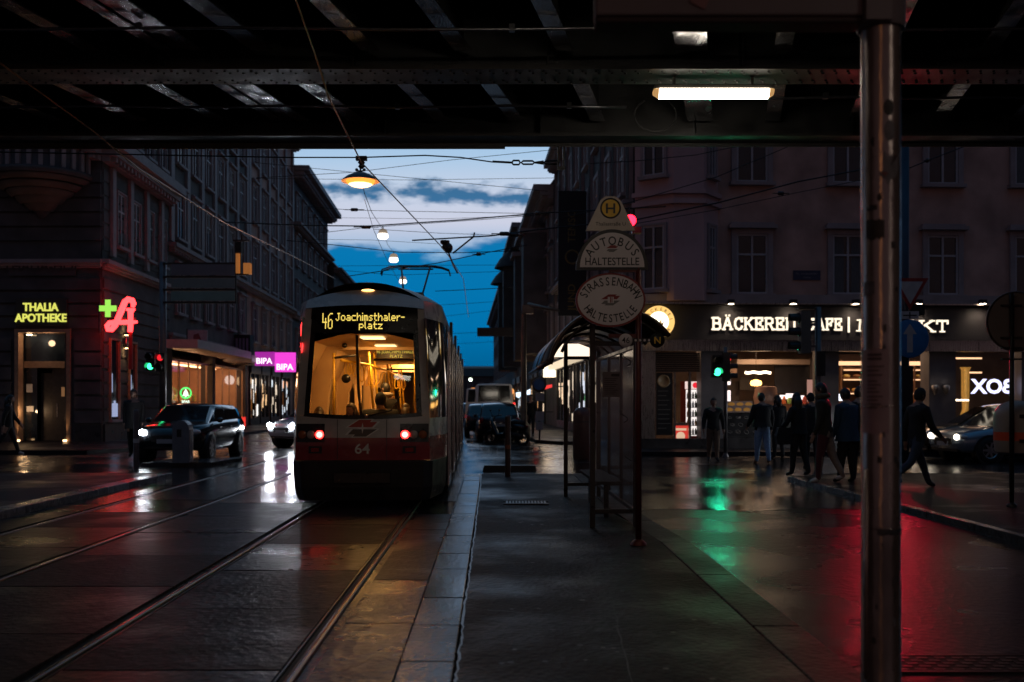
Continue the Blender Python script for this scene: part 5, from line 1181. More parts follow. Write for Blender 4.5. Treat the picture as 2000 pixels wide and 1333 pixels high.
# ---------------------------------------------------------------- tram stop: shelter and signs
F_dark = mat('shelter_frame', (.06, .055, .05), .35, .6, .2, 6, rvar=.1); F_roof = mat('shelter_roof', (.075, .055, .045), .35, .2, .3, 3, rvar=.1)
G_sh = glass('shelter_glass', (.80, .80, .79), .10, .10, .05, .6)
sh_ = thing('tram_shelter', 'glass tram stop shelter with a curved brown roof and a bench on the platform', 'shelter', (.92, 11.4, PZ), .028)
SW_, SLn = .50, 3.72
mb = MB()
for (x, y) in ((0, 0), (0, SLn), (SW_, 0), (SW_, SLn)): mb.box((x - .03, y - .03, 0), (x + .03, y + .03, 2.2 if x else 2.42), F_dark)
for y in (0, SLn):
    for z in (.16, 2.08): mb.box((.031, y - .02, z), (SW_ - .031, y + .02, z + .05), F_dark)
for z in (.16, 2.05): mb.box((SW_ - .02, .031, z), (SW_ + .02, SLn - .031, z + .05), F_dark)
for y in (SLn * .33, SLn * .66): mb.box((SW_ - .02, y - .02, .211), (SW_ + .02, y + .02, 2.049), F_dark)
mb.build('frame', sh_, None, .006)
for nm, q in (('glass_panel', [(.03, 0, .21), (SW_ - .03, 0, .21), (SW_ - .03, 0, 2.08), (.03, 0, 2.08)]), ('glass_panel', [(.03, SLn, .21), (SW_ - .03, SLn, .21), (SW_ - .03, SLn, 2.08), (.03, SLn, 2.08)]), ('glass_panel', [(SW_, .03, .21), (SW_, SLn - .03, .21), (SW_, SLn - .03, 2.05), (SW_, .03, 2.05)])):
    mb = MB(); mb.quad(q, G_sh); mb.build(nm, sh_)
def arch(a, k=1.0, dz=0): return (.22 + .74 * k * math.cos(R(a)), 1.80 + .70 * k * math.sin(R(a)) + dz)
ang = [174 - i * 7 for i in range(21)]
mb = MB(); ysr = (-.32, SLn + .35); vs = []
for y in ysr:
    for a in ang: x, z = arch(a); vs.append((x, y, z))
    for a in ang: x, z = arch(a, .975); vs.append((x, y, z))
k = len(ang); fs = [(i, i + 1, 2 * k + i + 1, 2 * k + i) for i in range(k - 1)] + [(k + i + 1, k + i, 3 * k + i, 3 * k + i + 1) for i in range(k - 1)] + [(k + i, k + i + 1, i + 1, i) for i in range(k - 1)] + [(2 * k + i, 2 * k + i + 1, 3 * k + i + 1, 3 * k + i) for i in range(k - 1)] + [(0, 2 * k, 3 * k, k), (k - 1, 2 * k - 1, 4 * k - 1, 3 * k - 1)]
mb.add(vs, fs, F_roof, True); rfo = mb.build('roof', sh_)
for y in (-.33, SLn * .33, SLn * .66, SLn + .3):
    mb = MB(); mb.tube([(arch(a, .985, -.015)[0], y, arch(a, .985, -.015)[1]) for a in ang], .028, F_roof, 6); mb.tube([(arch(a, .86, -.015)[0], y, arch(a, .86, -.015)[1]) for a in ang[2:-1]], .018, F_dark, 6); mb.build('rib', rfo)
mb = MB(); mb.tube([(arch(174)[0] - .01, -.36, arch(174)[1]), (arch(174)[0] - .01, SLn + .36, arch(174)[1])], .03, F_roof, 8); mb.build('gutter', rfo)
mb = MB(); mb.prism([(-.40, 2.12), (.38, 2.12), (.36, 2.26), (.2, 2.32), (-.05, 2.32), (-.25, 2.26)], (0, SLn + .06, 0), (1, 0, 0), (0, 0, 1), .05, glow('shelter_light', (1.0, .80, .60), 1.5)); mb.build('light_panel', sh_)
F_bench = mat('bench_wood', (.02, .016, .014), .75); mb = MB(); mb.box((.14, .8, .42), (.46, 3.0, .46), F_bench)
for y in (1.0, 2.8): mb.box((.25, y - .03, 0), (.31, y + .03, .419), F_dark)
mb.build('bench', sh_, None, .008)
mb = MB(); a = loc2(sh_, W(1177, 727, 11.38)); b = loc2(sh_, W(1212, 776, 11.38)); mb.box((a.x, -.012, b.z), (b.x, -.004, a.z), mat('timetable_paper', (.34, .32, .33), .6)); mb.box((a.x + .1, -.0135, a.z - .05), (b.x - .01, -.0125, a.z - .02), F_dark)
for i in range(9): mb.box((a.x + .02, -.0135, a.z - .08 - i * .022), (b.x - .03 - .02 * (i % 3), -.0125, a.z - .072 - i * .022), mat('print_line', (.12, .11, .11), .7))
mb.build('notice', sh_)
mb = MB()
for (x, z) in ((.36, 1.2), (.40, 1.85), (.42, .7)): mb.tube([(x + .05 * math.sin(t), -.003, z + .16 * t / 6) for t in range(7)], .006, mat('scribble', (.10, .10, .10), .5), 5)
mb.build('graffiti', sh_)

S_red = mat('stop_post_red', (.10, .018, .014), .4, .2, .3, 5); S_white = mat('stop_sign_white', (.60, .55, .57), .45, 0, .05, 3); S_blk = mat('stop_sign_black', (.015, .015, .017), .45); S_rim = mat('stop_rim_red', (.22, .02, .018), .4); S_yel = mat('stop_yellow', (.75, .45, .03), .45); S_grey = mat('emblem_grey', (.16, .15, .15), .5)
st = thing('tram_stop_sign', 'red tram stop post with the oval Strassenbahn and half round Autobus signs', 'stop sign', (1.27, 10.0, PZ))
def SLc(px, py, dy=0): return loc2(st, W(px, py, 10.0 + dy))
mb = MB(); mb.tube([(0, 0, 0), (0, 0, 2.95)], .032, S_red, 10); mb.lathe([(.08, 0), (.08, .02), (.05, .05), (.033, .06)], (0, 0, 0), S_red, 14); mb.box((-.30, -.02, 2.08), (.02, .02, 2.12), S_red); mb.box((-.30, -.02, 2.74), (.02, .02, 2.77), S_red); mb.tube([(-.28, .075, 2.72), (-.28, .075, 3.4)], .018, S_red, 8); mb.build('post', st)
c = SLc(1192, 587); mb = MB(); n = 48
def ell(mb, c, rx, ry, y0, y1, m, a0=0, a1=360):
    k = 48; pl_ = [(rx * math.cos(R(a0 + (a1 - a0) * i / k)), ry * math.sin(R(a0 + (a1 - a0) * i / k))) for i in range(k + (0 if a1 - a0 == 360 else 1))]
    mb.prism(pl_, (c.x, c.y + y1, c.z), (1, 0, 0), (0, 0, 1), y1 - y0, m)
ell(mb, c, .350, .272, -.03, .03, S_rim); ell(mb, c, .330, .252, -.036, -.031, S_white)
mb.arctext('STRASSENBAHN', (c.x, c.y - .038, c.z), (1, 0, 0), (0, 0, 1), .238, .146, 166, 14, .118, .002, S_blk, .012, False, .72)
mb.arctext('HALTESTELLE', (c.x, c.y - .038, c.z), (1, 0, 0), (0, 0, 1), .296, .222, 210, 330, .112, .002, S_blk, .012, True, .74)
emblem(mb, (c.x, c.y - .038, c.z), (1, 0, 0), (0, 0, 1), .12, S_white, S_rim, S_grey, .001, False); mb.box((c.x - .03, c.y - .0445, c.z - .03), (c.x + .03, c.y - .042, c.z + .03), S_white); mb.box((c.x - .006, c.y - .0455, c.z - .028), (c.x + .006, c.y - .0446, c.z + .028), S_rim); mb.box((c.x + .012, c.y - .0455, c.z - .028), (c.x + .018, c.y - .0446, c.z + .028), S_rim)
mb.build('tram_plate', st)
c = SLc(1195, 528); mb = MB(); ell(mb, c, .362, .405, -.03, .03, S_blk, 0, 180); c2 = c + Vector((0, 0, .025)); ell(mb, c2, .322, .345, -.036, -.031, S_white, 0, 180)
mb.arctext('AUTOBUS', (c2.x, c2.y - .038, c2.z), (1, 0, 0), (0, 0, 1), .235, .222, 146, 34, .122, .002, S_blk, .012, False, .85); mb.text('HALTESTELLE', (c2.x, c2.y - .038, c2.z + .02), (1, 0, 0), (0, 0, 1), .108, .002, S_blk, 'c', .012, .84)
emblem(mb, (c2.x, c2.y - .038, c2.z + .185), (1, 0, 0), (0, 0, 1), .075, S_white, S_rim, S_grey, .001, False); mb.build('bus_plate', st)
c = SLc(1192, 440, .06); mb = MB(); mb.prism([(-.25, -.06), (.25, -.06), (.10, .25), (.05, .285), (-.05, .285), (-.10, .25)], (c.x, c.y + .02, c.z), (1, 0, 0), (0, 0, 1), .04, mat('stop_top_plate', (.55, .48, .42), .5)); cc = SLc(1192, 408, .06)
mb.lathe([(.105, 0), (.105, .003), (.088, .003), (.088, .0), (0, .0)], (cc.x, cc.y - .022, cc.z), S_blk, 32, (0, -1, 0)); mb.lathe([(.088, .002), (0, .002)], (cc.x, cc.y - .022, cc.z), S_yel, 32, (0, -1, 0))
mb.text('H', (cc.x, cc.y - .026, cc.z - .05), (1, 0, 0), (0, 0, 1), .14, .002, S_blk, 'c', .018, 1.1); mb.text('Thaliastraße U', (cc.x, cc.y - .023, cc.z - .175), (1, 0, 0), (0, 0, 1), .052, .002, S_blk, 'c', .004); mb.build('top_plate', st)
mb = MB(); c = SLc(1222, 665, -.03); mb.lathe([(.068, .02), (.068, -.003), (0, -.003)][::-1], (c.x, c.y, c.z), S_white, 28, (0, 1, 0)); mb.text('46', (c.x, c.y - .004, c.z - .028), (1, 0, 0), (0, 0, 1), .082, .002, S_blk, 'c', .01); mb.build('route_disc', st)
mb = MB(); c2 = SLc(1284, 665, -.03); mb.lathe([(.074, .02), (.074, -.003), (0, -.003)][::-1], (c2.x, c2.y, c2.z), S_blk, 28, (0, 1, 0)); mb.text('N', (c2.x, c2.y - .004, c2.z - .034), (1, 0, 0), (0, 0, 1), .095, .002, S_yel, 'c', .014); mb.box((c.x + .069, c.y - .0, c.z - .018), (c2.x - .0745, c.y + .012, c.z + .018), S_blk)
for i in range(4): mb.lathe([(.012, 0), (0, .002)], (c.x + .10 + i * .045, c.y - .001, c.z), S_white, 8, (0, -1, 0))
mb.build('night_disc', st)

# ---------------------------------------------------------------- steel pole in front, with the board it carries
P_steel = mat('worn_steel', (.44, .36, .335), .28, .72, .35, 5, .12, 30, rvar=.10, stretch=(1, 1, .35))
_b = P_steel.node_tree.nodes['Principled BSDF']; _b.inputs['Anisotropic'].default_value = .85; _b.inputs['Anisotropic Rotation'].default_value = .25; _t = P_steel.node_tree.nodes.new('ShaderNodeTangent'); _t.axis = 'Z'; P_steel.node_tree.links.new(_t.outputs[0], _b.inputs['Tangent'])
pc = Vector((1.593, 4.3, PZ)); pr_ = .0815
po = thing('steel_pole', 'thick worn steel pole in the foreground covered in stickers and a paper notice', 'pole', pc)
mb = MB(); zs_ = [0, .4, .9, 1.3, 1.8, 2.3, 2.8, 3.3, 5.15]; mb.lathe([(pr_ * 1.03, zs_[0])] + [(pr_ + random.uniform(-.0006, .0006), z) for z in zs_[1:]], (0, 0, 0), P_steel, 48)
for z in (.9, 1.42): mb.lathe([(pr_, z - .004), (pr_ + .0022, z - .003), (pr_ + .0022, z + .003), (pr_, z + .004)], (0, 0, 0), P_steel, 48)
shaft_mb = mb
def patch(mb, pts, m, d=.0015, k=7):
    "flat outline wrapped round the pole: (angle in degrees from the viewer side, height)"
    pa = [math.radians(a) for a, z in pts]; r = pr_ + d
    cx = sum(pa) / len(pa); cz = sum(z for a, z in pts) / len(pts); rings = []
    for t in range(k + 1):
        f = t / k; rings.append([(cx + (a - cx) * f, cz + (z - cz) * f) for a, (q, z) in zip(pa, pts)])
    vs = [(r * math.sin(a), -r * math.cos(a), z) for ring in rings for a, z in ring]; n_ = len(pts)
    mb.add(vs, [(t * n_ + i, t * n_ + (i + 1) % n_, (t + 1) * n_ + (i + 1) % n_, (t + 1) * n_ + i) for t in range(k) for i in range(n_)], m, True)
def rect(a0, a1, z0, z1, j=0): 
    n_ = 8; return [(a0 + (a1 - a0) * i / n_, z0 + random.uniform(-j, j)) for i in range(n_)] + [(a1, z0)] + [(a1 - (a1 - a0) * i / n_, z1 + random.uniform(-j, j)) for i in range(n_)] + [(a0, z1)]
def pz(py): return EYE + (HZ - py) / F * 4.22 - PZ
M_pap = mat('pink_notice_paper', (.42, .30, .33), .75, 0, .12, 12); M_ink = mat('notice_ink', (.10, .07, .08), .7); M_stk = mat('sticker_grey', (.16, .15, .17), .6, 0, .3, 30); M_stk2 = mat('sticker_dark', (.05, .045, .045), .6, 0, .3, 30); M_tape = mat('grey_tape', (.05, .05, .06), .5)
mb = MB(); patch(mb, rect(-88, 4, pz(848), pz(682), .004), M_pap)
mb.build('notice', po)
mb = MB()
for py, a0, a1, h in ((693, -60, -18, 5), (701, -60, -18, 5)): patch(mb, rect(a0, a1, pz(py + h / 2), pz(py - h / 2)), M_ink, .0025)
for i, py in enumerate((716, 724, 733, 745, 752, 759, 766, 775, 782, 790, 797)): patch(mb, rect(-62, -12 - (i * 13) % 22, pz(py + 1.2), pz(py - 1.2)), M_ink, .0025)
mb.build('print', kids(po)[-1])
mb = MB(); patch(mb, [(-12, pz(330)), (-25, pz(340)), (-18, pz(346)), (-5, pz(352)), (0, pz(362)), (8, pz(352)), (28, pz(345)), (36, pz(330)), (34, pz(312)), (38, pz(296)), (28, pz(306)), (10, pz(303)), (-4, pz(306)), (-12, pz(294)), (-14, pz(312))], M_stk); patch(mb, [(-22, pz(338)), (-10, pz(335)), (2, pz(338)), (-8, pz(345))], mat('sticker_rose', (.20, .08, .08), .6), .0025); mb.build('sticker', po)
mb = MB(); patch(mb, [(2 + 16 * math.cos(t * .52), pz(210) + .035 * math.sin(t * .52)) for t in range(12)], M_stk2); patch(mb, [(5 + 17 * math.cos(t * .52), pz(255) + .045 * math.sin(t * .52)) for t in range(12)], M_stk); mb.build('sticker', po)
for (a_, b_, c_, d_, m_) in ((-65, -30, 410, 398, M_stk2), (-66, -10, 466, 428, M_stk2), (-75, -38, 575, 548, M_stk), (10, 26, 485, 473, M_stk2), (-30, -18, 905, 893, M_stk2)): mb = MB(); patch(mb, rect(a_, b_, pz(c_), pz(d_), .006), m_); mb.build('torn_sticker', po)
mb = MB(); patch(mb, rect(-30, 80, pz(1046), pz(1034), .004), M_tape)
mb.build('tape', po)
mb = shaft_mb
for i in range(26):
    a = random.uniform(-70, 80); z = random.uniform(.3, 2.9); s_ = random.uniform(.004, .016); patch(mb, [(a + s_ * 500 * math.cos(t) * random.uniform(.6, 1.2), z + s_ * 1.6 * math.sin(t) * random.uniform(.6, 1.2)) for t in [i2 * .9 for i2 in range(7)]], random.choice((M_stk2, M_stk, M_tape)), .0012, 2)
mb.build('shaft', po)
mb = MB(); mb.tube([(pr_ * -.93, -.03, .25), (pr_ * -.93, -.035, 1.15)], .010, P_steel, 8); mb.build('conduit', po)
M_board = mat('board_grey', (.20, .17, .19), .5, 0, .08, 2); M_boarddk = mat('board_underside_shade', (.05, .03, .032), .6)  # darker board copy puts the underside's shade into the colour
zb_ = pz(47)
bd_ = thing('overhead_sign', 'big grey sign box clamped to the top of the steel pole', 'sign', (pc.x, pc.y, PZ + zb_))
mb = MB(); mb.box((-1.24, -.10, .03), (-.11, .03, .95), M_board); mb.box((-1.24, -.095, .0), (-.11, .028, .028), M_boarddk); mb.build('panel', bd_, None, .01)
mb = MB(); mb.lathe([(.095, 0), (.10, .005), (.10, .9), (.085, .91)], (0, 0, 0), M_board, 32); mb.box((-.108, -.13, .002), (-.0, .0, .9), M_board); mb.build('clamp', bd_)
mb = MB(); mb.prism([(-.04, -.02), (.02, -.05), (.05, .02), (.03, .12), (-.03, .10)], (-.80, -.1045, .10), (1, 0, 0), (0, 0, 1), .004, mat('torn_paper', (.30, .16, .17), .7)); mb.build('torn_paper', bd_)

# ---------------------------------------------------------------- traffic signals
L_black = mat('signal_black', (.014, .014, .015), .45, 0, .2, 8); L_pole = mat('signal_pole', (.13, .12, .125), .45, .5, .2, 6); L_off = mat('lens_dark', (.03, .015, .012), .2)
L_green = glow('lens_green', (.03, 1.0, .32), 6); L_red = glow('lens_red', (1.0, .02, .06), 22); L_reddim = glow('lens_red_dim', (1.0, .02, .03), 1.0)
def head(root, p, yaw, lenses, s=1.0, depth=.22, plate=None, name='signal_head'):
    "signal head; yaw 0 faces -y; lenses from top to bottom"
    mtx = Matrix.Translation(p) @ Matrix.Rotation(yaw, 4, 'Z'); n_ = len(lenses); w = .24 * s; h = .27 * s * n_
    mb = MB(); mb.box((-w / 2, 0, -h / 2), (w / 2, depth, h / 2), plate or L_black)
    for i, m in enumerate(lenses):
        zc = h / 2 - (i + .5) * h / n_; r = .095 * s; pts = []
        vs = []; kk = 13
        for yy_, rr in ((-.001, r * 1.08), (-.20 * s, r * 1.02)):
            for t in range(kk): a = math.radians(-25 + 230 * t / (kk - 1)); vs.append((rr * math.cos(a), yy_ if t else yy_, zc + rr * math.sin(a)))
        mb.add(vs, [(t, t + 1, kk + t + 1, kk + t) for t in range(kk - 1)], L_black, True)
    for v in mb.v: v.xyz = mtx @ v
    o = mb.build(name, root)
    for i, m in enumerate(lenses):
        q = MB(); zc = h / 2 - (i + .5) * h / n_; q.lathe([(.092 * s, .002), (.07 * s, .016), (0, .022)], (0, 0, zc), m, 18, (0, -1, 0))
        for v in q.v: v.xyz = mtx @ v
        q.build('lens', o)
    return o
def tpole(name, label, px, Y, z0, ztop, r=.055, cat='traffic light', m=None):
    t = thing(name, label, cat, ((px - 1000) / F * Y, Y, z0)); mb = MB(); mb.tube([(0, 0, 0), (0, 0, ztop - z0)], r, m or L_pole, 12); mb.lathe([(r * 1.7, 0), (r * 1.7, .02), (r * 1.1, .1), (r, .12)], (0, 0, 0), m or L_pole, 14); mb.build('pole', t); return t
def zz(py, Y): return EYE + (HZ - py) / F * Y
t1 = tpole('traffic_light', 'signal pole with a shining green light in front of the grey bakery pier', 1417, 28, 0, zz(678, 28))
p = loc2(t1, W(1401, 716, 27.9)); head(t1, Vector((p.x, -.1, p.z)), 0, [L_off, L_green], 1.15); lamp('SPOT', (p.x, -.34, p.z - .16), 40, (.02, 1, .50), t1, .085, (p.x - 1.0, -14, 0), 70, .7); p = loc2(t1, W(1430, 717, 27.9)); head(t1, Vector((.13, -.02, p.z)), R(75), [L_reddim, L_off, L_off], 1.0)
mb = MB()
for z in (2.3, 2.9): mb.box((-.2, -.02, z), (.2, .02, z + .04), L_pole)
mb.build('bracket', t1)
t2 = tpole('traffic_light', 'tall signal pole among the waiting people with its hooded head turned left', 1598, 20.2, .08, zz(600, 20.2), .06)
p = loc2(t2, W(1571, 650, 20.2)); head(t2, Vector((p.x - .10, 0, p.z)), R(-90), [L_off, L_off, L_off], 1.05, .20, mat('signal_back', (.10, .09, .09), .5)); mb = MB(); mb.box((p.x - .15, -.12, p.z + .47), (p.x + .22, .12, p.z + .50), L_black); mb.box((p.x + .1, -.015, p.z + .2), (.0, .015, p.z + .24), L_pole); mb.box((p.x + .1, -.015, p.z - .3), (.0, .015, p.z - .26), L_pole); mb.build('bracket', t2)
mb = MB(); mb.box((-.07, -.12, 1.15), (.07, -.05, 1.35), L_pole); mb.box((-.05, -.125, 1.22), (.05, -.121, 1.25), glow('button_glow', (1, .5, .08), 2)); mb.build('push_button', t2); mb = MB(); mb.box((-.05, -.09, 2.0), (.12, .05, 2.5), L_black); mb.build('control_box', t2)
t3 = tpole('sign_mast', 'dark blue mast with a give way sign and a blue arrow sign', 1768, 22, .08, zz(280, 22), .085, 'mast', mat('mast_blue', (.02, .035, .06), .4, .3))
def ML(px, py, d=0): return loc2(t3, W(px, py, 22 + d))
S_sr = mat('sign_red', (.26, .02, .02), .4); S_sw = mat('sign_white_sheet', (.40, .36, .37), .45); S_sb = mat('sign_blue', (.02, .14, .36), .4)
mb = MB(); c = ML(1778, 565, -.14); h_ = .40
mb.prism([(-h_, .24), (0, -.46), (h_, .24)], (c.x, -.11, c.z), (1, 0, 0), (0, 0, 1), .03, S_sr); mb.prism([(-h_ * .70, .165), (0, -.33), (h_ * .70, .165)], (c.x, -.141, c.z), (1, 0, 0), (0, 0, 1), .003, S_sw); mb.build('give_way_sign', t3)
mb = MB(); c = ML(1777, 616, -.14); mb.box((c.x - .20, -.14, c.z - .085), (c.x + .20, -.11, c.z + .085), S_sw); mb.box((c.x - .15, -.143, c.z - .02), (c.x + .15, -.141, c.z + .01), L_black); mb.box((c.x - .015, -.143, c.z - .07), (c.x + .015, -.141, c.z + .07), L_black); mb.build('plate_sign', t3)
mb = MB(); c = ML(1777, 662, -.14); mb.lathe([(.415, .03), (.42, 0), (.41, -.003), (0, -.003)][::-1], (c.x, -.14, c.z), S_sb, 40, (0, 1, 0)); mb.prism([(-.062, -.30), (.062, -.30), (.062, .10), (.15, .10), (0, .33), (-.15, .10), (-.062, .10)], (c.x, -.145, c.z), (1, 0, 0), (0, 0, 1), .003, S_sw); mb.build('arrow_sign', t3)
mb = MB(); c = ML(1790, 604, .0); mb.box((c.x - .25, .1, c.z - .14), (c.x + .22, .14, c.z + .12), L_black); mb.build('sign_back', t3)
mb = MB(); c = ML(1766, 760); mb.box((c.x - .16, -.2, c.z - .45), (c.x + .12, .2, c.z + .5), L_black); mb.build('switch_box', t3)
p = ML(1718, 693); head(t3, Vector((p.x, -.15, p.z)), 0, [L_red, L_off, L_off], 1.2); lamp('SPOT', (p.x, -.42, p.z + .33), 130, (1, .010, .05), t3, .06, (p.x - 4.0, -12, 0), 60, .7); mb = MB(); mb.box((p.x + .1, -.03, p.z + .3), (0, .03, p.z + .35), L_black); mb.box((p.x + .1, -.03, p.z - .35), (0, .03, p.z - .3), L_black); mb.build('bracket', t3)
# left pole: pedestrian signals and the big direction board
t4 = tpole('traffic_light', 'signal pole by the supermarket with green and red walking signals', 318, 29, .12, zz(512, 29), .10)
p = loc2(t4, W(291, 716, 28.8)); head(t4, Vector((p.x, -.1, p.z + .14)), 0, [L_off, L_green], 1.0); p = loc2(t4, W(314, 715, 28.8)); head(t4, Vector((p.x, -.25, p.z + .10)), 0, [glow('lens_red_soft', (1, .02, .03), 1.1), L_off], 1.0)
mb = MB()
for z in (2.2, 2.7): mb.box((-.4, -.04, z), (0, .02, z + .05), L_pole)
mb.build('bracket', t4)
db = thing('direction_sign', 'unlit overhead direction board of three stacked bluish green panels', 'sign', W(398, 554, 28.9)); s_ = 28.9 / F
mb = MB()
for z in (-37, -12, 13, 39): mb.box((-80 * s_, -.0, z * s_ - .03), (62 * s_, .08, z * s_ + .03), L_black)
mb.box((61.5 * s_, -.02, -40 * s_), (63.5 * s_, .08, 40 * s_), L_black); mb.build('frame', db)
for z0, z1, col in ((16, 37, (.10, .12, .16)), (-9, 10, (.11, .17, .19)), (-34, -15, (.11, .22, .23))):
    mb = MB(); mb.box((-63 * s_, -.03, z0 * s_), (61 * s_, -.001, z1 * s_), mat('board_%d' % (z0 + 99), col, .4, 0, .12, 2)); mb.build('panel', db)

# ---------------------------------------------------------------- bollards, bins, posts
def bollard(name, label, px, pyb, pyt, r, z0, m, band=None, cat='post'):
    b = G(px, pyb, z0); Y = b.y; h = zz(pyt, Y) - z0; mb = MB(); mb.lathe([(r, 0), (r, h - .05), (r * .9, h - .015), (r * .5, h), (0, h)], (0, 0, 0), m, 16)
    if band: mb.lathe([(r + .003, h * .45), (r + .003, h * .52)], (0, 0, 0), band, 16)
    o = mb.build(name); o.location = b; tag(o, label, cat); return o
bollard('bollard', 'slim grey post at the end of the left platform kerb', 266, 919, 800, .062, .0, L_pole, mat('reflective_white', (.5, .5, .5), .3))
bollard('bollard', 'dark brown post standing at the far end of the camera platform', 992, 931, 812, .055, PZ, mat('post_brown', (.06, .025, .02), .4), mat('band_rust', (.25, .07, .03), .4))
ib = G(357, 904, .1); t = thing('island_bollard', 'stout pale traffic island bollard with a rounded top beside the black car', 'bollard', (ib.x, ib.y, .10))
M_ib = mat('bollard_shell', (.20, .19, .20), .4, 0, .15, 5, rvar=.1)
mb = MB(); prof = [(-.20, 0), (.20, 0), (.20, .80)] + [(.20 * math.cos(R(a)), .80 + .22 * math.sin(R(a))) for a in range(15, 166, 15)] + [(-.20, .80)]; mb.prism(prof, (0, .16, 0), (1, 0, 0), (0, 0, 1), .32, M_ib); mb.build('shell', t, None, .02); mb = MB(); mb.box((-.09, -.168, .62), (.02, -.161, .80), S_blk); mb.box((.201, -.1, .05), (.206, .1, .8), mat('edge_reflect', (.7, .7, .75), .15, .8)); mb.build('reflector', t)
mb = MB(); a = G(280, 912, 0); b = G(400, 912, 0); mb.prism([(a.x, a.y - .15), (b.x + .15, a.y + .05), (b.x + .3, a.y + 2.2), (a.x + .2, a.y + 2.4)], (0, 0, -.01), (1, 0, 0), (0, 1, 0), .11, M_kerb); struct(mb.build('traffic_island', None, None, .01))
mb = MB(); a = G(942, 921, 0); b = G(1048, 921, 0); mb.prism([(0, 0), (b.x - a.x, 0), (b.x - a.x - .03, .13), (.04, .13)], (a.x, a.y + .25, 0), (1, 0, 0), (0, 0, 1), .25, L_black); tag(mb.build('rubber_kerb'), 'low black rubber kerb block lying across the road past the platform end', 'kerb block')
# pole on the right with the back of a round sign and a litter bin
t5 = thing('sign_pole', 'dark pole at the right edge carrying the grey back of a round sign', 'sign pole', (G(1976, 990, .08).x, G(1976, 990, .08).y, .08)); Y5 = t5.location.y
mb = MB(); mb.tube([(0, 0, 0), (0, 0, zz(585, Y5))], .032, L_black, 10); mb.lathe([(.07, 0), (.07, .03), (.033, .06)], (0, 0, 0), L_black, 12); mb.build('pole', t5)
def P5(px, py): return loc2(t5, W(px, py, Y5))
mb = MB(); c = P5(1988, 628); mb.lathe([(.425, 0), (.43, .012), (.425, .024), (0, .024)], (c.x, .04, c.z), mat('sign_back_grey', (.16, .13, .12), .5, .2, .1, 3), 40, (0, 1, 0)); mb.lathe([(.40, -.0), (0, -.0)], (c.x, .0395, c.z), mat('sign_back_grey', (.16, .13, .12), .5, .2, .1, 3), 40, (0, 1, 0)); mb.build('disc', t5)
for py in (597, 660, 680, 702): mb = MB(); c = P5(1976, py); mb.box((-.14, -.02, c.z - .012), (.14, .035, c.z + .012), L_black); mb.build('clamp', t5)
M_bin = mat('bin_shell', (.30, .26, .24), .4, 0, .1, 3); M_binr = mat('bin_orange_band', (.62, .08, .03), .4)
bn = thing('litter_bin', 'pale round topped litter bin with an orange band at the right edge', 'litter bin', W(1985, 884, Y5 + .32)); r_ = 41 * (Y5 + .3) / F
mb = MB(); h_ = 104 * Y5 / F; zb0, zb1 = 24 * Y5 / F, 41 * Y5 / F
mb.lathe([(0, 0), (r_ * .92, 0), (r_ * .95, .02), (r_, zb0)], (0, 0, 0), M_bin, 28); mb.lathe([(r_, zb0), (r_, zb1)], (0, 0, 0), M_binr, 28); mb.lathe([(r_, zb1), (r_, h_ * .7)] + [(r_ * math.cos(R(a)), h_ * .7 + h_ * .3 * math.sin(R(a))) for a in range(15, 91, 15)], (0, 0, 0), M_bin, 28); mb.build('shell', bn)
mb = MB(); mb.box((-.1, -.34, .15), (.05, -r_ + .03, .2), L_black); mb.box((-.1, -.34, .5), (.05, -r_ + .03, .55), L_black); mb.build('bracket', bn)
b = G(1139, 897, 0); mb = MB(); mb.lathe([(.26, 0), (.28, .05), (.28, 1.15), (.26, 1.28), (.18, 1.38), (0, 1.42)], (0, 0, 0), mat('bin_brown', (.07, .022, .018), .3, 0, .2, 4), 24); mb.lathe([(.283, 1.0), (.283, 1.03)], (0, 0, 0), L_black, 24); o = mb.build('litter_bin'); o.location = b; tag(o, 'dark brown round topped bin seen through the shelter glass', 'litter bin')
# lamp post and parking sign on the right pavement
lp = thing('street_lamp', 'grey street lamp post rising from the right pavement with a horizontal lamp arm', 'street lamp', (G(1023, 857, .12).x, G(1023, 857, .12).y, .12)); Yl = lp.location.y
M_lp = mat('lamp_post', (.20, .17, .13), .4, .4, .2, 4)
mb = MB(); ht = zz(612, Yl) - .12; mb.lathe([(.26, 0), (.26, .5), (.16, .62), (.13, .7), (.11, ht * .5), (.10, ht)], (0, 0, 0), M_lp, 16); mb.build('pole', lp)
mb = MB(); a = loc2(lp, W(1032, 596, Yl)); b = loc2(lp, W(1092, 607, Yl - 1)); mb.tube([(0, 0, ht - .1), (a.x, a.y, a.z), (b.x, b.y, b.z)], [.08, .10, .05], M_lp, 8); mb.box((a.x - .25, a.y - .15, a.z - .35), (a.x + .2, a.y + .15, a.z - .02), M_lp); mb.build('lamp_arm', lp)
ps = thing('parking_sign', 'round road sign with notices below it on a thin post by the right kerb', 'road sign', (G(1054, 863, .12).x, G(1054, 863, .12).y, .12)); Yp = ps.location.y
mb = MB(); mb.tube([(0, 0, 0), (0, 0, zz(735, Yp))], .03, L_pole, 8); mb.build('post', ps)
def PS(px, py): return loc2(ps, W(px, py, Yp))
mb = MB(); c = PS(1053, 752); mb.lathe([(.26, 0), (.26, .02), (0, .02)], (c.x, -.06, c.z), mat('sign_rim_dim', (.14, .12, .13), .4), 24, (0, -1, 0)); mb.lathe([(.19, .0215), (0, .0215)], (c.x, -.06, c.z), S_sb, 24, (0, -1, 0)); mb.build('disc', ps)
for (x0, x1, y0, y1) in ((1046, 1063, 768, 784), (1046, 1062, 804, 822), (1046, 1061, 824, 840)): mb = MB(); a, b = PS(x0, y0), PS(x1, y1); mb.box((a.x, -.06, b.z), (b.x, -.03, a.z), S_sw); mb.build('notice', ps)
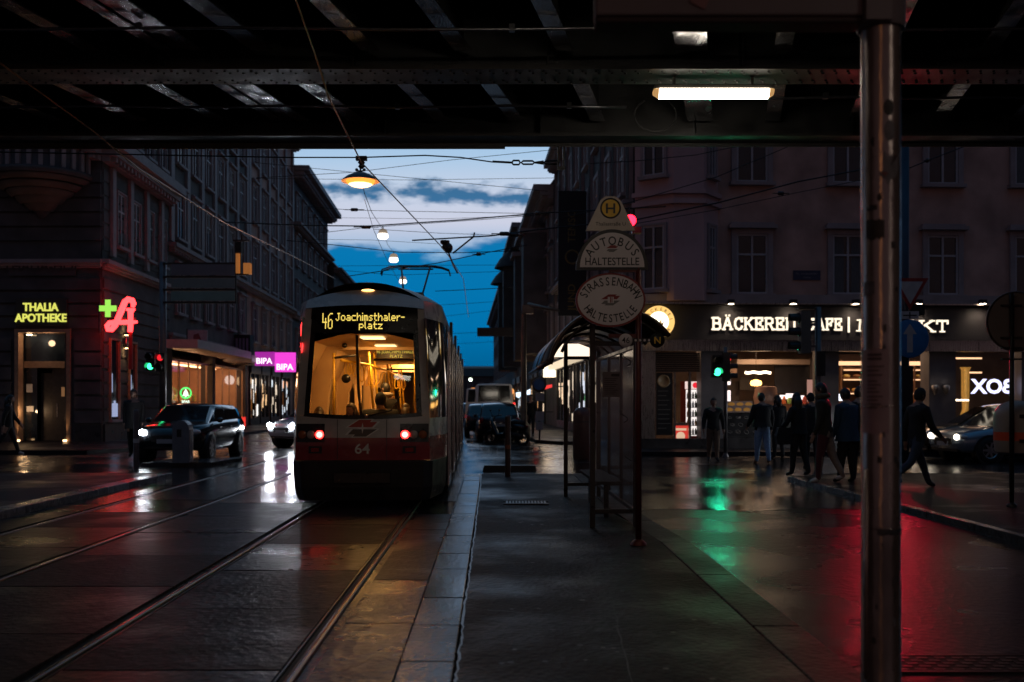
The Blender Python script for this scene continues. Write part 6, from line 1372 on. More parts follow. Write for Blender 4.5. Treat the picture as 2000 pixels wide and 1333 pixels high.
# neon signs over the far shops
def neon(label, cat, px, py, Y, build):
    t = thing('neon_sign', label, cat, W(px, py, Y), 0); s = Y / F; build(t, s); return t
def disc_sign(rp, m, m2=None):
    def f(t, s):
        mb = MB(); mb.lathe([(rp * s, 0), (rp * s, .12), (rp * s * .8, .14), (0, .14)], (0, 0, 0), m, 24, (0, -1, 0)); mb.build('disc', t)
        if m2: mb = MB(); mb.lathe([(rp * s * .5, .145), (0, .16)], (0, 0, 0), m2, 16, (0, -1, 0)); mb.build('centre', t)
        mb = MB(); mb.box((0, -.02, -.03), (1.2, .02, .03), L_black); mb.build('bracket', t)
    return f
def box_sign(w, h, m, poly=None):
    def f(t, s):
        mb = MB(); mb.prism([(x * s, y * s) for x, y in (poly or [(-w / 2, -h / 2), (w / 2, -h / 2), (w / 2, h / 2), (-w / 2, h / 2)])], (0, .1, 0), (1, 0, 0), (0, 0, 1), .18, m); mb.build('panel', t)
        mb = MB(); mb.box((0, .11, -.03), (1.0, .15, .03), L_black); mb.build('bracket', t)
    return f
neon('round green glowing shop sign above the parked cars', 'sign', 990, 776, 62, disc_sign(9.5, glow('ng_green', (.12, 1, .2), 2.0), glow('emblem_white', (.8, 1, .8), 1.6)))
neon('round yellow and red sign overlapping the green round sign', 'sign', 998, 765, 61, disc_sign(6.5, glow('ng_yel', (1, .42, .12), 1.0), glow('ng_redc', (1, .1, .06), 1.5)))
neon('white shield shaped lit sign next to the round green sign', 'sign', 1013, 772, 58, box_sign(11, 12, glow('ng_white', (.7, .85, 1), 1.6), [(-5, 5), (6, 6), (5, -2), (0, -6), (-5, -3)]))
neon('white slanted lit sign by the lamp post', 'sign', 1031, 766, 52, box_sign(10, 13, glow('ng_white', (.7, .85, 1), 1.6), [(-5, -6), (5, -5), (5, 6), (-5, 1)]))
neon('tall red glowing strip sign in a doorway by the parked van', 'sign', 1004, 805, 60, box_sign(5, 36, glow('ng_red', (1, .03, .03), 2.0)))
neon('small red glowing sign outline near the road sign', 'sign', 1071, 755, 50, box_sign(15, 8, glow('ng_red2', (1, .03, .03), 1.0), [(-7, -6), (7, -2), (7, 4), (-7, 1)]))
neon('tall orange glowing window sign at the far end of the street', 'sign', 924, 780, 130, box_sign(7, 44, glow('ng_orange', (1, .35, .06), 1.4)))
neon('narrow orange lit strip left of the tall orange sign', 'sign', 914, 785, 150, box_sign(4, 34, glow('ng_orange2', (1, .35, .06), .8)))
neon('red and white small lit sign far down the right side', 'sign', 955, 761, 100, box_sign(18, 5, glow('ng_rw', (1, .5, .4), 1.2)))
neon('dark unlit hanging board silhouetted against the sky at right', 'sign', 967, 649, 60, box_sign(70, 17, L_black))
neon('round white lamp glowing far down the street', 'street lamp', 919, 742, 110, disc_sign(3.2, glow('far_lamp', (.85, 1, .8), 6)))
neon('small red glowing sign beside the shelter post', 'sign', 1045, 805, 55, box_sign(8, 20, glow('ng_red2', (1, .03, .03), 1.0)))
# ---------------------------------------------------------------- vehicles
V_glass = mat('car_glass', (.008, .010, .012), .06, 0, .1, 4, spec=.8); V_tyre = mat('tyre_rubber', (.012, .012, .012), .75); V_rim = mat('alloy_rim', (.35, .35, .36), .3, .9, .2, 6); V_trim = mat('car_trim', (.012, .012, .013), .5); V_plate = mat('number_plate', (.35, .35, .36), .5)
V_lamp = mat('lamp_clear', (.5, .5, .5), .12, 0, .1, 10); V_tl = mat('tail_lamp_off', (.22, .01, .01), .2)
HL_on = glow('headlamp_lit', (.86, .92, 1.0), 260); HL_near = glow('headlamp_near', (.86, .92, 1.0), 60); HL_soft = glow('headlamp_soft', (1.0, .86, .66), 9); TL_on = glow('tail_lit', (1.0, .04, .03), 8)
def lerp(a, b, t): return a + (b - a) * t
def car(name, label, loc, heading, paint, L=4.35, Wd=1.80, Hh=1.48, kind='hatch', lights=None, tails=None, beam=0, group=None, cat='car', brand_plate=True):
    "local +y is the nose; heading = direction of the nose in world degrees from +y, counter clockwise"
    t = thing(name, label, cat, loc, R(heading), group)
    hl = L / 2; w = Wd / 2
    van = kind == 'van'
    # station: y, bottom z, belt z, half width
    if van: st_ = [(-hl, .35, 1.15, .90), (-hl + .12, .28, 1.2, .97), (-hl * .5, .25, 1.2, 1), (0, .25, 1.2, 1), (hl * .45, .25, 1.15, 1), (hl * .72, .25, 1.05, .99), (hl - .15, .28, .95, .93), (hl, .38, .75, .82)]
    else: st_ = [(-hl, .42, .86, .80), (-hl + .10, .30, .98, .92), (-hl * .62, .22, .99, .985), (-hl * .2, .20, .97, 1), (hl * .2, .20, .95, 1), (hl * .42, .20, .93, 1), (hl * .66, .22, .86, .985), (hl - .16, .27, .76, .92), (hl - .02, .36, .64, .80)]
    if kind == 'suv': st_ = [(y, b + .06, z + .10, k) for y, b, z, k in st_]
    def ring(y, b, z, k):
        W_ = w * k; return [(0, y, b), (W_ * .86, y, b), (W_ * .97, y, b + .10), (W_, y, lerp(b, z, .45)), (W_ * .985, y, lerp(b, z, .72)), (W_ * .93, y, z - .03), (W_ * .84, y, z + .005), (W_ * .4, y, z + .03), (0, y, z + .035)]
    mb = MB(); vs = []; n_ = 9; fs = []
    for sgn in (1, -1):
        o = len(vs)
        for s_ in st_: vs += [(sgn * x, y, z) for x, y, z in ring(*s_)]
        for i in range(len(st_) - 1):
            for j in range(n_ - 1):
                a = o + i * n_ + j; q = (a, a + n_, a + n_ + 1, a + 1); fs.append(q if sgn > 0 else q[::-1])
        for e, rv in ((0, sgn > 0), (len(st_) - 1, sgn < 0)):
            q = tuple(o + e * n_ + j for j in range(n_)); fs.append(q if rv else q[::-1])
    mb.add(vs, fs, paint, True)
    # greenhouse
    zb = .93 + (.10 if kind == 'suv' else 0); zt = Hh
    if van: gs = [(-hl + .06, 1.17, .97, .95), (-hl + .16, zt - .06, .90, .86), (-hl + .35, zt, .88, .84), (hl * .42, zt, .88, .84), (hl * .55, zt - .10, .88, .84), (hl * .78, 1.12, .93, .9)]
    elif kind == 'suv': gs = [(-hl + .12, zb, .90, .88), (-hl + .42, zt - .10, .80, .74), (-hl + .75, zt - .02, .79, .74), (0, zt, .79, .74), (hl * .20, zt - .04, .79, .72), (hl * .58, zb - .04, .87, .85)]
    else: gs = [(-hl + .16, zb, .90, .86), (-hl + .55, zt - .12, .78, .72), (-hl + .9, zt - .03, .77, .70), (0, zt, .77, .70), (hl * .16, zt - .05, .77, .70), (hl * .56, zb - .05, .86, .84)]
    # lower line of the greenhouse follows the belt
    low = [(y, zb - .03 if i not in (0, len(gs) - 1) else z - .05, .90) for i, (y, z, a, b_) in enumerate(gs)]
    vs = []; fs = []
    for (y, z, k1, k2), (yl, zl, kl) in zip(gs, low):
        vs += [(-w * kl, y, zl), (-w * k1, y, z - .04), (-w * k2, y, z), (0, y, z + .035), (w * k2, y, z), (w * k1, y, z - .04), (w * kl, y, zl)]
    for i in range(len(gs) - 1):
        for j in range(6): a = i * 7 + j; fs.append((a, a + 1, a + 8, a + 7))
    fs += [tuple(range(7)), tuple((len(gs) - 1) * 7 + j for j in range(6, -1, -1))]
    mb.add(vs, fs, paint, True); body = mb.build('body', t)
    # glazing, slightly proud
    def pane(name, pts, d):
        c = sum((Vector(p) for p in pts), Vector()) / len(pts); q = MB(); q.quad([Vector(p) + Vector(d) for p in pts], V_glass); q.build(name, t)
    A, Bq = gs[-1], gs[-2]; i_ = .88
    pane('windscreen', [(-w * A[2] * i_, A[0] - .06, A[1] + .03), (w * A[2] * i_, A[0] - .06, A[1] + .03), (w * Bq[3] * .92, Bq[0] + .04, Bq[1] - .02), (-w * Bq[3] * .92, Bq[0] + .04, Bq[1] - .02)], (0, .03, .025))
    A, Bq = gs[0], gs[1]
    pane('rear_window', [(w * A[2] * i_, A[0] + .04, A[1] + .08), (-w * A[2] * i_, A[0] + .04, A[1] + .08), (-w * Bq[3] * .9, Bq[0] - .02, Bq[1] - .03), (w * Bq[3] * .9, Bq[0] - .02, Bq[1] - .03)], (0, -.02, .02))
    yR, yF = gs[0][0], gs[-1][0]; rR, rF = gs[2][0], gs[-2][0]; zl = zb + .02; zh = zt - .13
    if van: wins = [((hl * .22, zl + .22), (hl * .66, zl + .2), (hl * .52, zh - .22), (hl * .22, zh - .2))]
    else: wins = [((yR + .32, zl), (-.30, zl), (-.30, zh), (rR - .05, zh)), ((-.22, zl), (yF - .40, zl - .02), (rF - .02, zh), (-.22, zh))]
    for s_ in (-1, 1):
        for wn in wins:
            k_ = {}; pts = []
            for (y, z) in wn: f = (z - (zb - .03)) / (zt - .04 - (zb - .03)); pts.append((s_ * (w * lerp(.90, gs[3][2], max(0, min(1, f))) + .008), y, z))
            if s_ < 0: pts = pts[::-1]
            q = MB(); q.quad(pts, V_glass); q.build('side_window', t)
        q = MB(); q.ball((s_ * (w + .06), yF - .42, zb + .04), (.09, .06, .07), paint, 10, 6); q.build('mirror', t)
        if not van: q = MB(); q.box((s_ * w * .995 - .012, -.55, zb - .17), (s_ * w * .995 + .012, -.38, zb - .14), V_trim); q.box((s_ * w * .995 - .012, .45, zb - .17), (s_ * w * .995 + .012, .62, zb - .14), V_trim); q.build('door_handle', t)
    # wheels
    R_ = .33 if not kind == 'suv' else .36
    for y in (-hl * .62, hl * .64):
        for s_ in (-1, 1):
            x = s_ * (w - .10); a = MB(); a.lathe([(R_ + .06, -.12), (R_ + .06, .106)], (x, y, R_), V_trim, 20, (s_, 0, 0)); a.lathe([(R_ + .06, .106), (0, .104)], (x, y, R_), V_trim, 20, (s_, 0, 0)); wh = a.build('wheel', t)
            a = MB(); a.lathe([(R_ * .62, .125), (R_ * .95, .128), (R_, .10), (R_, -.1), (R_ * .6, -.1)], (x, y, R_), V_tyre, 24, (s_, 0, 0)); a.build('tyre', wh)
            a = MB(); a.lathe([(R_ * .64, .126), (R_ * .60, .12), (R_ * .57, .108)], (x, y, R_), V_rim, 24, (s_, 0, 0)); a.lathe([(.06, .13), (0, .132)], (x, y, R_), V_rim, 10, (s_, 0, 0))
            for k_ in range(7):
                an = k_ * 2 * math.pi / 7; d = Vector((0, math.cos(an), math.sin(an))); e = Vector((0, -d.z, d.y)) * .022; c = Vector((x + s_ * .122, y, R_)); p0, p1 = c + d * .04, c + d * R_ * .62
                a.quad([p0 - e * 1.5, p0 + e * 1.5, p1 + e, p1 - e] if s_ > 0 else [p1 - e, p1 + e, p0 + e * 1.5, p0 - e * 1.5], V_rim)
            a.build('rim', wh)
    # lamps
    zh_ = .66 + (.12 if kind == 'suv' else 0) + (.05 if van else 0)
    for i, s_ in enumerate((-1, 1)):
        q = MB(); q.ball((s_ * w * .70, hl - .17, zh_), (.19, .16, .085), V_lamp, 12, 8); h = q.build('headlight', t)
        if lights and lights[i]:
            q = MB(); q.ball((s_ * w * .70, hl - .01, zh_), (.10, .05, .075), lights[i], 10, 8); q.build('lamp', h)
            if beam: lamp('SPOT', (s_ * w * .68, hl + .08, zh_), beam, (.9, .95, 1), t, .06, (s_ * w * .68, hl + 9, -.1), 70, .8)
        q = MB(); z0 = .80 + (.1 if kind == 'suv' else 0) + (.1 if van else 0); q.ball((s_ * w * .80, -hl + .08, z0), (.11, .09, .14), tails or V_tl, 10, 8); q.build('tail_light', t)
    zg = .48 + (.08 if kind == 'suv' else 0); q = MB(); q.box((-w * .45, hl - .10, zg - .02), (w * .45, hl + .005, zg + .14), V_trim); q.box((-w * .7, hl - .16, zg - .20), (w * .7, hl - .035, zg - .06), V_trim); q.build('grille', t)
    q = MB(); q.box((-.26, hl + .006, zg - .06), (.26, hl + .016, zg + .05), V_plate); q.build('number_plate', t); q = MB(); q.box((-.26, -hl - .014, zg + .10), (.26, -hl - .002, zg + .21), V_plate); q.build('number_plate', t)
    return t
C_blk = mat('car_black', (.010, .012, .014), .16, .2, .1, 4, coat=.7); C_wht = mat('car_white', (.45, .46, .48), .2, 0, .05, 4, coat=.6); C_sil = mat('car_silver_blue', (.22, .27, .33), .22, .5, .08, 4, coat=.6); C_yel = mat('car_dark_ochre', (.05, .035, .02), .2, .2, .1, 4, coat=.6); C_van = mat('van_cream', (.70, .63, .56), .35, 0, .08, 3); C_dk = mat('car_dark_grey', (.02, .022, .025), .2, .3, .1, 4, coat=.6)
car('black_car', 'black compact car turning at the left with one white headlight lit beside the island bollard', (-8.75, 27.4, 0), 180, C_blk, 4.3, 1.78, 1.48, 'suv', (None, HL_near), None, 0, 'cars driving and parked around the crossing')
car('white_car', 'white car with dazzling headlights coming up the street left of the tram', (-6.45, 34.7, 0), 141, C_wht, 4.0, 1.76, 1.55, 'suv', (HL_on, HL_on), None, 60, 'cars driving and parked around the crossing')
car('silver_car', 'silver blue car with an alloy wheel at the right edge', (W(1935, 0, 25.6).x + 1.0, 26.2, 0), 97, C_sil, 4.2, 1.76, 1.48, 'hatch', (HL_soft, HL_soft), None, 70, 'cars driving and parked around the crossing')
car('dark_car', 'dark car with one glowing round headlight behind the silver blue car', (W(1880, 0, 28.4).x + 1.2, 28.9, 0), 80, C_yel, 4.3, 1.78, 1.46, 'hatch', (HL_soft, HL_soft), None, 140, 'cars driving and parked around the crossing')
def rkx(Y): return 1.6 - .055 * (Y - 38)
gp = 'vehicles parked along the right kerb'
car('parked_car', 'black hatchback parked nearest behind the scooter on the right', (W(972, 0, 41).x, 41.5, 0), 3, C_dk, 4.1, 1.74, 1.5, 'hatch', None, None, 0, gp)
car('parked_car', 'dark car parked half hidden between the black hatchback and the white van', (W(948, 0, 46).x - .1, 46.6, 0), 3, C_blk, 4.2, 1.76, 1.46, 'hatch', None, None, 0, gp)
car('parked_van', 'tall white van parked behind the dark cars on the right', (W(962, 0, 53).x, 53.0, 0), 3, C_van, 5.4, 2.0, 2.45, 'van', None, None, 0, gp, 'van')
car('parked_van', 'second pale van standing farther down behind the white one', (W(946, 0, 66).x - .3, 66.0, 0), 3, C_van, 5.4, 2.0, 2.4, 'van', None, None, 0, gp, 'van')
car('driving_car', 'small car with red tail lights lit far down the street beside the tram', (W(913, 0, 66).x, 66, 0), 3, C_blk, 4.2, 1.76, 1.46, 'hatch', None, TL_on, 0, 'cars driving and parked around the crossing')
# scooter parked by the kerb
sco = thing('scooter', 'dark motor scooter parked by the kerb in front of the black hatchback', 'scooter', (W(992, 0, 36).x, 36.0, 0), R(58))
mb = MB(); mb.tube([(0, -.75, .62), (0, -.35, .66), (0, .0, .55), (0, .12, .33), (0, .45, .33), (0, .62, .6), (0, .70, .95)], [.13, .15, .14, .12, .10, .12, .06], C_dk, 10); mb.tube([(0, -.62, .3), (0, -.2, .38), (0, .2, .30)], [.12, .14, .1], V_trim, 8); mb.build('body', sco)
mb = MB(); mb.tube([(0, -.72, .80), (0, -.3, .82), (0, .0, .76)], [.08, .11, .09], V_trim, 8); mb.build('saddle', sco)
for y in (-.62, .72):
    mb = MB(); mb.tube([(0, y + .23 * math.cos(a * .3927), .25 + .23 * math.sin(a * .3927)) for a in range(16)], .055, V_tyre, 8, closed=True); mb.lathe([(.12, -.03), (.12, .03)], (0, y, .25), V_rim, 14, (1, 0, 0)); mb.build('wheel', sco)
mb = MB(); mb.tube([(0, .70, .25), (0, .64, .7), (0, .58, 1.02)], .03, V_trim, 8); mb.tube([(-.33, .48, 1.06), (-.1, .58, 1.03), (.1, .58, 1.03), (.33, .48, 1.06)], .018, V_trim, 6)
for s_ in (-1, 1): mb.tube([(s_ * .2, .54, 1.04), (s_ * .28, .56, 1.22)], .008, V_trim, 5); mb.ball((s_ * .30, .56, 1.25), (.06, .015, .04), V_trim, 8, 5)
mb.build('handlebar', sco); mb = MB(); mb.ball((0, .70, .90), (.09, .05, .08), V_lamp, 10, 6); mb.build('headlight', sco)
mb = MB(); mb.ball((0, -.80, .68), (.08, .04, .05), V_tl, 8, 5); mb.build('tail_light', sco)
# ---------------------------------------------------------------- people
K_skin = mat('skin', (.36, .22, .16), .55, 0, .08, 12); K_skin2 = mat('skin_tan', (.24, .14, .10), .55, 0, .08, 12); K_eye = mat('eye_dark', (.02, .015, .012), .3); K_lip = mat('lips', (.25, .09, .08), .5)
def cloth(n, c, r=.85): return mat('cloth_' + n, c, r, 0, .18, 18, .15, 60)
HAIR = [mat('hair_black', (.012, .010, .009), .5, 0, .2, 40), mat('hair_brown', (.05, .028, .016), .5, 0, .2, 40)]
def person(label, loc, yaw, h, top, legs, shoes, hair, hairlen=0, la=(8, -2), lb=(4, 4), arm=((5, 5, 20), (-4, 5, 16)), lean=2, bulk=1.0, sit=False, head_yaw=0, nod=0, coat=0, sleeve=None, skin=None, group=None, cap=None, stripe=None, hood=None):
    """yaw: direction faced, degrees counter clockwise from +y. la: thigh swing forward (left, right); lb: knee bend.
    arm: (swing forward, out, elbow bend) left, right"""
    skin = skin or K_skin; sleeve = sleeve or top
    t = thing('person', label, 'person', loc, R(yaw), group)
    V = Vector; P = {}; E = []
    def node(n, p, r, par=None, reg='top'):
        P[n] = (V(p), r, reg)
        if par: E.append((par, n, reg))
    ln = math.sin(R(lean)); b = bulk
    node('pel', (0, 0, .525), .088 * b, None, 'leg'); node('waist', (0, .02 * 0 + ln * .09, .615), .078 * b, 'pel', 'top'); node('chest', (0, ln * .19, .715), .092 * b, 'waist', 'top'); node('up', (0, ln * .27, .79), .074 * b, 'chest', 'top')
    node('neck', (0, ln * .31 + .006, .845), .036, 'up', 'skin'); node('hd', (0, ln * .33 + .010, .885), .044, 'neck', 'skin')
    for s, sd in ((-1, 0), (1, 1)):
        a, k = R(la[sd]), R(lb[sd]); hip = V((s * .050, 0, .50)); kn = hip + V((s * .006, .245 * math.sin(a), -.245 * math.cos(a))); a2 = a - k; an = kn + V((0, .235 * math.sin(a2), -.235 * math.cos(a2)))
        fa = a2 * .5 if abs(a2) > .5 and not sit else 0
        toe = an + V((s * .014, .085 * math.cos(fa), -.024 + .085 * math.sin(fa) )); heel = an + V((0, -.018, -.014))
        q = str(sd)
        node('hip' + q, hip, .066 * b, 'pel', 'leg'); node('kn' + q, kn, .043 * b, 'hip' + q, 'leg'); node('an' + q, an, .031, 'kn' + q, 'leg'); node('toe' + q, toe, .021, 'an' + q, 'shoe'); 
        sw, out, el = arm[sd]; sh_p = V((s * .105 * (b * .5 + .5), ln * .26, .79)); o = R(out); A = R(sw)
        d1 = V((s * math.sin(o), math.sin(A) * math.cos(o), -math.cos(A) * math.cos(o))); elb = sh_p + d1 * .175; A2 = A + R(el); o2 = o * .45; d2 = V((s * math.sin(o2) * .4, math.sin(A2), -math.cos(A2))).normalized(); wr = elb + d2 * .142
        node('sh' + q, sh_p, .047 * b, 'up', 'arm'); node('el' + q, elb, .036 * b, 'sh' + q, 'arm'); node('wr' + q, wr, .025, 'el' + q, 'arm')
        palm = wr + d2 * .040; node('pa' + q, palm, .018, 'wr' + q, 'skin'); side_ = V((0, 1, 0)).cross(d2).normalized() if abs(d2.y) < .9 else V((1, 0, 0)); fw = d2.cross(side_)
        fwd = V((0, math.cos(A2), math.sin(A2)))
        for f, (off, l) in enumerate(((-.013, .040), (-.0045, .047), (.0045, .044), (.013, .036))):
            p1 = palm + d2 * .018 + fwd * off; p2 = p1 + d2 * l * .55; p3 = p2 + (d2 + V((-s * .5, 0, 0))).normalized() * l * .5
            node('f%s%da' % (q, f), p1, .0058, 'pa' + q, 'skin'); node('f%s%db' % (q, f), p2, .0054, 'f%s%da' % (q, f), 'skin'); node('f%s%dc' % (q, f), p3, .0046, 'f%s%db' % (q, f), 'skin')
        p1 = wr + d2 * .022 + fwd * .018; p2 = p1 + (d2 + fwd * .9).normalized() * .026; node('th%sa' % q, p1, .007, 'wr' + q, 'skin'); node('th%sb' % q, p2, .006, 'th%sa' % q, 'skin')
    names = list(P); idx = {n: i for i, n in enumerate(names)}
    bm = bmesh.new(); lay = bm.verts.layers.skin.verify(); vv = []
    for n in names: v = bm.verts.new(P[n][0] * h); r = P[n][1] * h; v[lay].radius = (r * (1.0 if n not in ('pel', 'waist', 'chest', 'up') else 1.12), r * (1.0 if n not in ('pel', 'waist', 'chest', 'up') else .80)); v[lay].use_root = (n == 'pel'); vv.append(v)
    for a, c, r in E: bm.edges.new((vv[idx[a]], vv[idx[c]]))
    me = bpy.data.meshes.new('tmp'); bm.to_mesh(me); bm.free(); o = bpy.data.objects.new('tmp', me); COL.objects.link(o)
    m1 = o.modifiers.new('s', 'SKIN'); m1.use_smooth_shade = True; m2 = o.modifiers.new('u', 'SUBSURF'); m2.levels = 1
    dg = bpy.context.evaluated_depsgraph_get(); ev = bpy.data.meshes.new_from_object(o.evaluated_get(dg)); bpy.data.objects.remove(o); bpy.data.meshes.remove(me)
    vs = [v.co.copy() for v in ev.vertices]; segs = [(P[a][0] * h, P[c][0] * h, r) for a, c, r in E]
    M = {'top': top, 'arm': sleeve, 'leg': legs, 'shoe': shoes, 'skin': skin}
    mb = MB()
    for p in ev.polygons:
        c = p.center; best = None
        for a, d, r in segs:
            ab = d - a; tt = max(0, min(1, (c - a).dot(ab) / max(1e-9, ab.length_squared))); ds = (c - (a + ab * tt)).length
            if best is None or ds < best[0]: best = (ds, r)
        mb.f.append(tuple(p.vertices)); mm = M[best[1]]
        if best[1] == 'leg' and c.z > .50 * h: mm = top
        if stripe and best[1] == 'leg' and abs(c.x) > .075 * h and c.z < .5 * h: mm = stripe
        mb.mi.append(mb._m(mm)); mb.sm.append(True)
    mb.v = vs; bpy.data.meshes.remove(ev)
    # head: skull, jaw, nose, ears, eyes, mouth joined to the same mesh
    hc = P['hd'][0] * h + V((0, .012 * h, .042 * h)); rot = Matrix.Rotation(R(head_yaw), 3, 'Z') @ Matrix.Rotation(R(-nod), 3, 'X'); s = h
    def hv(p): return hc + rot @ (V(p) * s)
    nu, nv = 18, 12; hvv = []; hf = []
    for i in range(nv + 1):
        tt = math.pi * i / nv
        for j in range(nu):
            a = 2 * math.pi * j / nu; x, y, z = math.sin(tt) * math.cos(a), math.sin(tt) * math.sin(a), math.cos(tt)
            rx, ry, rz_ = .047, .058, .070
            if z < 0: rx *= 1 + .28 * z; ry *= 1 + (.16 * z if y > 0 else .34 * z)
            px, py, pz_ = x * rx, y * ry, z * rz_
            if y > .75 and abs(x) < .30 and -.42 < z < .10: py += .016 * (1 - abs(x) / .30) * (.35 + .65 * (.10 - z) / .52)       # nose
            if y > .6 and .18 < abs(x) < .55 and 0 < z < .22: py -= .005                                                      # eye sockets
            hvv.append(hv((px, py, pz_)))
    for i in range(nv):
        for j in range(nu): j2 = (j + 1) % nu; hf.append((i * nu + j, (i + 1) * nu + j, (i + 1) * nu + j2, i * nu + j2))
    mb.add(hvv, hf, skin, True)
    for sg in (-1, 1):
        mb.ball(hv((sg * .047, -.004, -.002)), (.006 * s, .013 * s, .018 * s), skin, 8, 6); mb.ball(hv((sg * .018, .0515, .004)), (.0055 * s, .003 * s, .0035 * s), K_eye, 6, 4)
    mb.ball(hv((0, .049, -.036)), (.012 * s, .003 * s, .003 * s), K_lip, 8, 4)
    lowz = min(v.z for v in mb.v)
    if not sit:
        for v in mb.v: v.z -= lowz
    else: lowz = 0
    body = mb.build('body', t)
    dz = V((0, 0, -lowz))
    hb = MB(); hvs = []; hf = []; top_n = 7
    for i in range(top_n + 1):
        for j in range(nu):
            a = 2 * math.pi * j / nu; y_ = math.sin(a); lim = (1.15 if y_ > .45 else (1.75 if y_ > -.1 else 2.15)); tt = lim * i / top_n
            x, y, z = math.sin(tt) * math.cos(a), math.sin(tt) * math.sin(a), math.cos(tt); rr = 1.0 + .03 * random.random()
            hvs.append(hv((x * .052 * rr, y * .0630 * rr - .001, z * .076 * rr + .001)) + dz)
    for i in range(top_n):
        for j in range(nu): j2 = (j + 1) % nu; hf.append((i * nu + j, (i + 1) * nu + j, (i + 1) * nu + j2, i * nu + j2))
    hb.add(hvs, hf, cap or hair, True)
    if hairlen:
        pts = [hv((0, -.030, .02)) + dz, hv((0, -.050, -.04)) + dz, hv((0, -.058, -.08 - hairlen * .4)) + dz, hv((0, -.052, -.09 - hairlen)) + dz]
        hb.tube(pts, [.040 * h, .050 * h, .048 * h, .022 * h], hair, 10)
        for sg in (-1, 1): hb.tube([hv((sg * .036, .0, .02)) + dz, hv((sg * .044, .006, -.04)) + dz, hv((sg * .046, .0, -.07 - hairlen * .5)) + dz], [.012 * h, .016 * h, .010 * h], hair, 8)
    hb.build('hair' if not cap else 'cap', t)
    if coat:
        cb = MB(); z0 = .50 - coat; prof = []
        for (z, rx, ry) in ((.80, .105, .075), (.72, .112, .088), (.62, .098, .084), (.53, .112, .094), (.53 - coat * .5, .118, .098), (z0 + .03, .122, .10)):
            prof.append([(rx * h * b * math.cos(a * math.pi / 8), (ln * max(0, z - .5)) * h + ry * h * b * math.sin(a * math.pi / 8), z * h - lowz) for a in range(16)])
        vs = [p for r in prof for p in r]; cb.add(vs, [(i * 16 + j, i * 16 + (j + 1) % 16, (i + 1) * 16 + (j + 1) % 16, (i + 1) * 16 + j) for i in range(5) for j in range(16)], top, True); cb.build('coat', t)
    if hood:
        cb = MB(); cb.tube([hv((sg, y, -.062)) + dz for sg, y in ((-.055, .03), (-.06, -.02), (-.03, -.058), (.03, -.058), (.06, -.02), (.055, .03))], .026 * h, hood, 8); cb.build('hood', t)
    return t
black = cloth('black', (.010, .010, .011)); black2 = cloth('coal', (.016, .015, .016)); navy = cloth('navy', (.012, .018, .032)); denim = cloth('denim', (.20, .32, .50)); denimd = cloth('dark_denim', (.03, .045, .075)); khaki = cloth('khaki', (.16, .10, .065)); beige = cloth('beige', (.26, .20, .165)); olive = cloth('olive', (.030, .024, .018)); sw_ = mat('shoe_white', (.45, .42, .42), .5); sb_ = mat('shoe_black', (.012, .011, .011), .5); sbr = mat('shoe_brown', (.16, .08, .05), .5); wine = cloth('wine_stripe', (.10, .02, .03)); bluej = cloth('blue_jacket', (.02, .05, .10)); greyh = cloth('grey_hood', (.28, .24, .20))
ng_ = 'people crossing and waiting in front of the bakery'
def ground(px, py, z=0): return G(px, py, z)
person('man in a black sweater and khaki trousers facing the camera before the drinks fridge', ground(1393, 901), 178, 1.64, black, khaki, sb_, HAIR[0], la=(5, -6), lb=(3, 8), arm=((-3, 14, 14), (3, 14, 12)), bulk=1.12, group=ng_, skin=K_skin2)
person('man in a dark jacket and blue jeans walking away towards the bakery', ground(1489, 906), 8, 1.76, black, denim, sbr, HAIR[0], la=(10, -8), lb=(4, 12), arm=((6, 14, 44), (-6, 9, 24)), bulk=1.2, coat=.015, group=ng_)
person('person with bushy dark hair and a long dark coat right of the man in jeans', ground(1520, 896), 12, 1.72, black, black2, sb_, HAIR[0], .03, la=(4, -4), arm=((2, 8, 12), (10, 10, 20)), coat=.14, bulk=1.0, group=ng_)
wb = person('long haired woman in black carrying a big bag at the crossing', ground(1560, 930, .08), 35, 1.64, black, black2, sb_, HAIR[0], .12, la=(8, -8), lb=(3, 10), arm=((18, 14, 30), (2, 8, 20)), coat=.03, group=ng_, head_yaw=-30)
person('dark figure in a cap hidden between the long haired woman and the signal pole', ground(1585, 915), 5, 1.74, black2, black, sb_, HAIR[0], 0, la=(4, -4), cap=black, group=ng_)
person('young man in an olive jacket, beige trousers and white trainers by the signal pole', ground(1612, 944, .08), 62, 1.80, olive, beige, sw_, HAIR[0], 0, la=(10, -14), lb=(6, 14), arm=((4, 6, 18), (-2, 6, 16)), bulk=1.05, group=ng_, stripe=wine, hood=cloth('tan_hood', (.10, .075, .04)), lean=4, nod=8)
person('person in a blue jacket standing left of the steel pole', ground(1655, 943, .08), 30, 1.70, bluej, black, sb_, HAIR[0], 0, coat=.10, bulk=1.15, group=ng_)
person('person in a long black coat half hidden by the steel pole', ground(1678, 941, .08), -20, 1.74, black, black2, sb_, HAIR[0], 0, coat=.22, bulk=1.1, group=ng_)
person('person in dark blue jeans striding to the right past the blue arrow sign', ground(1790, 953, .08), -72, 1.76, black, denimd, sb_, HAIR[0], 0, la=(26, -26), lb=(4, 30), arm=((-18, 6, 20), (18, 6, 30)), lean=4, cap=black2, group=ng_, skin=K_skin2)
person('pedestrian in black walking at the far left edge past the pharmacy door', ground(16, 889, .12), -70, 1.64, black, black2, sw_, HAIR[0], .08, la=(20, -20), lb=(4, 26), arm=((24, 14, 10), (-20, 8, 16)), group='people walking on the left pavement')
person('pedestrian in a dark hooded coat standing behind the slim post at left', ground(262, 893, .12), 190, 1.74, black2, black, sb_, HAIR[1], 0, la=(5, -5), coat=.12, bulk=1.15, group='people walking on the left pavement')
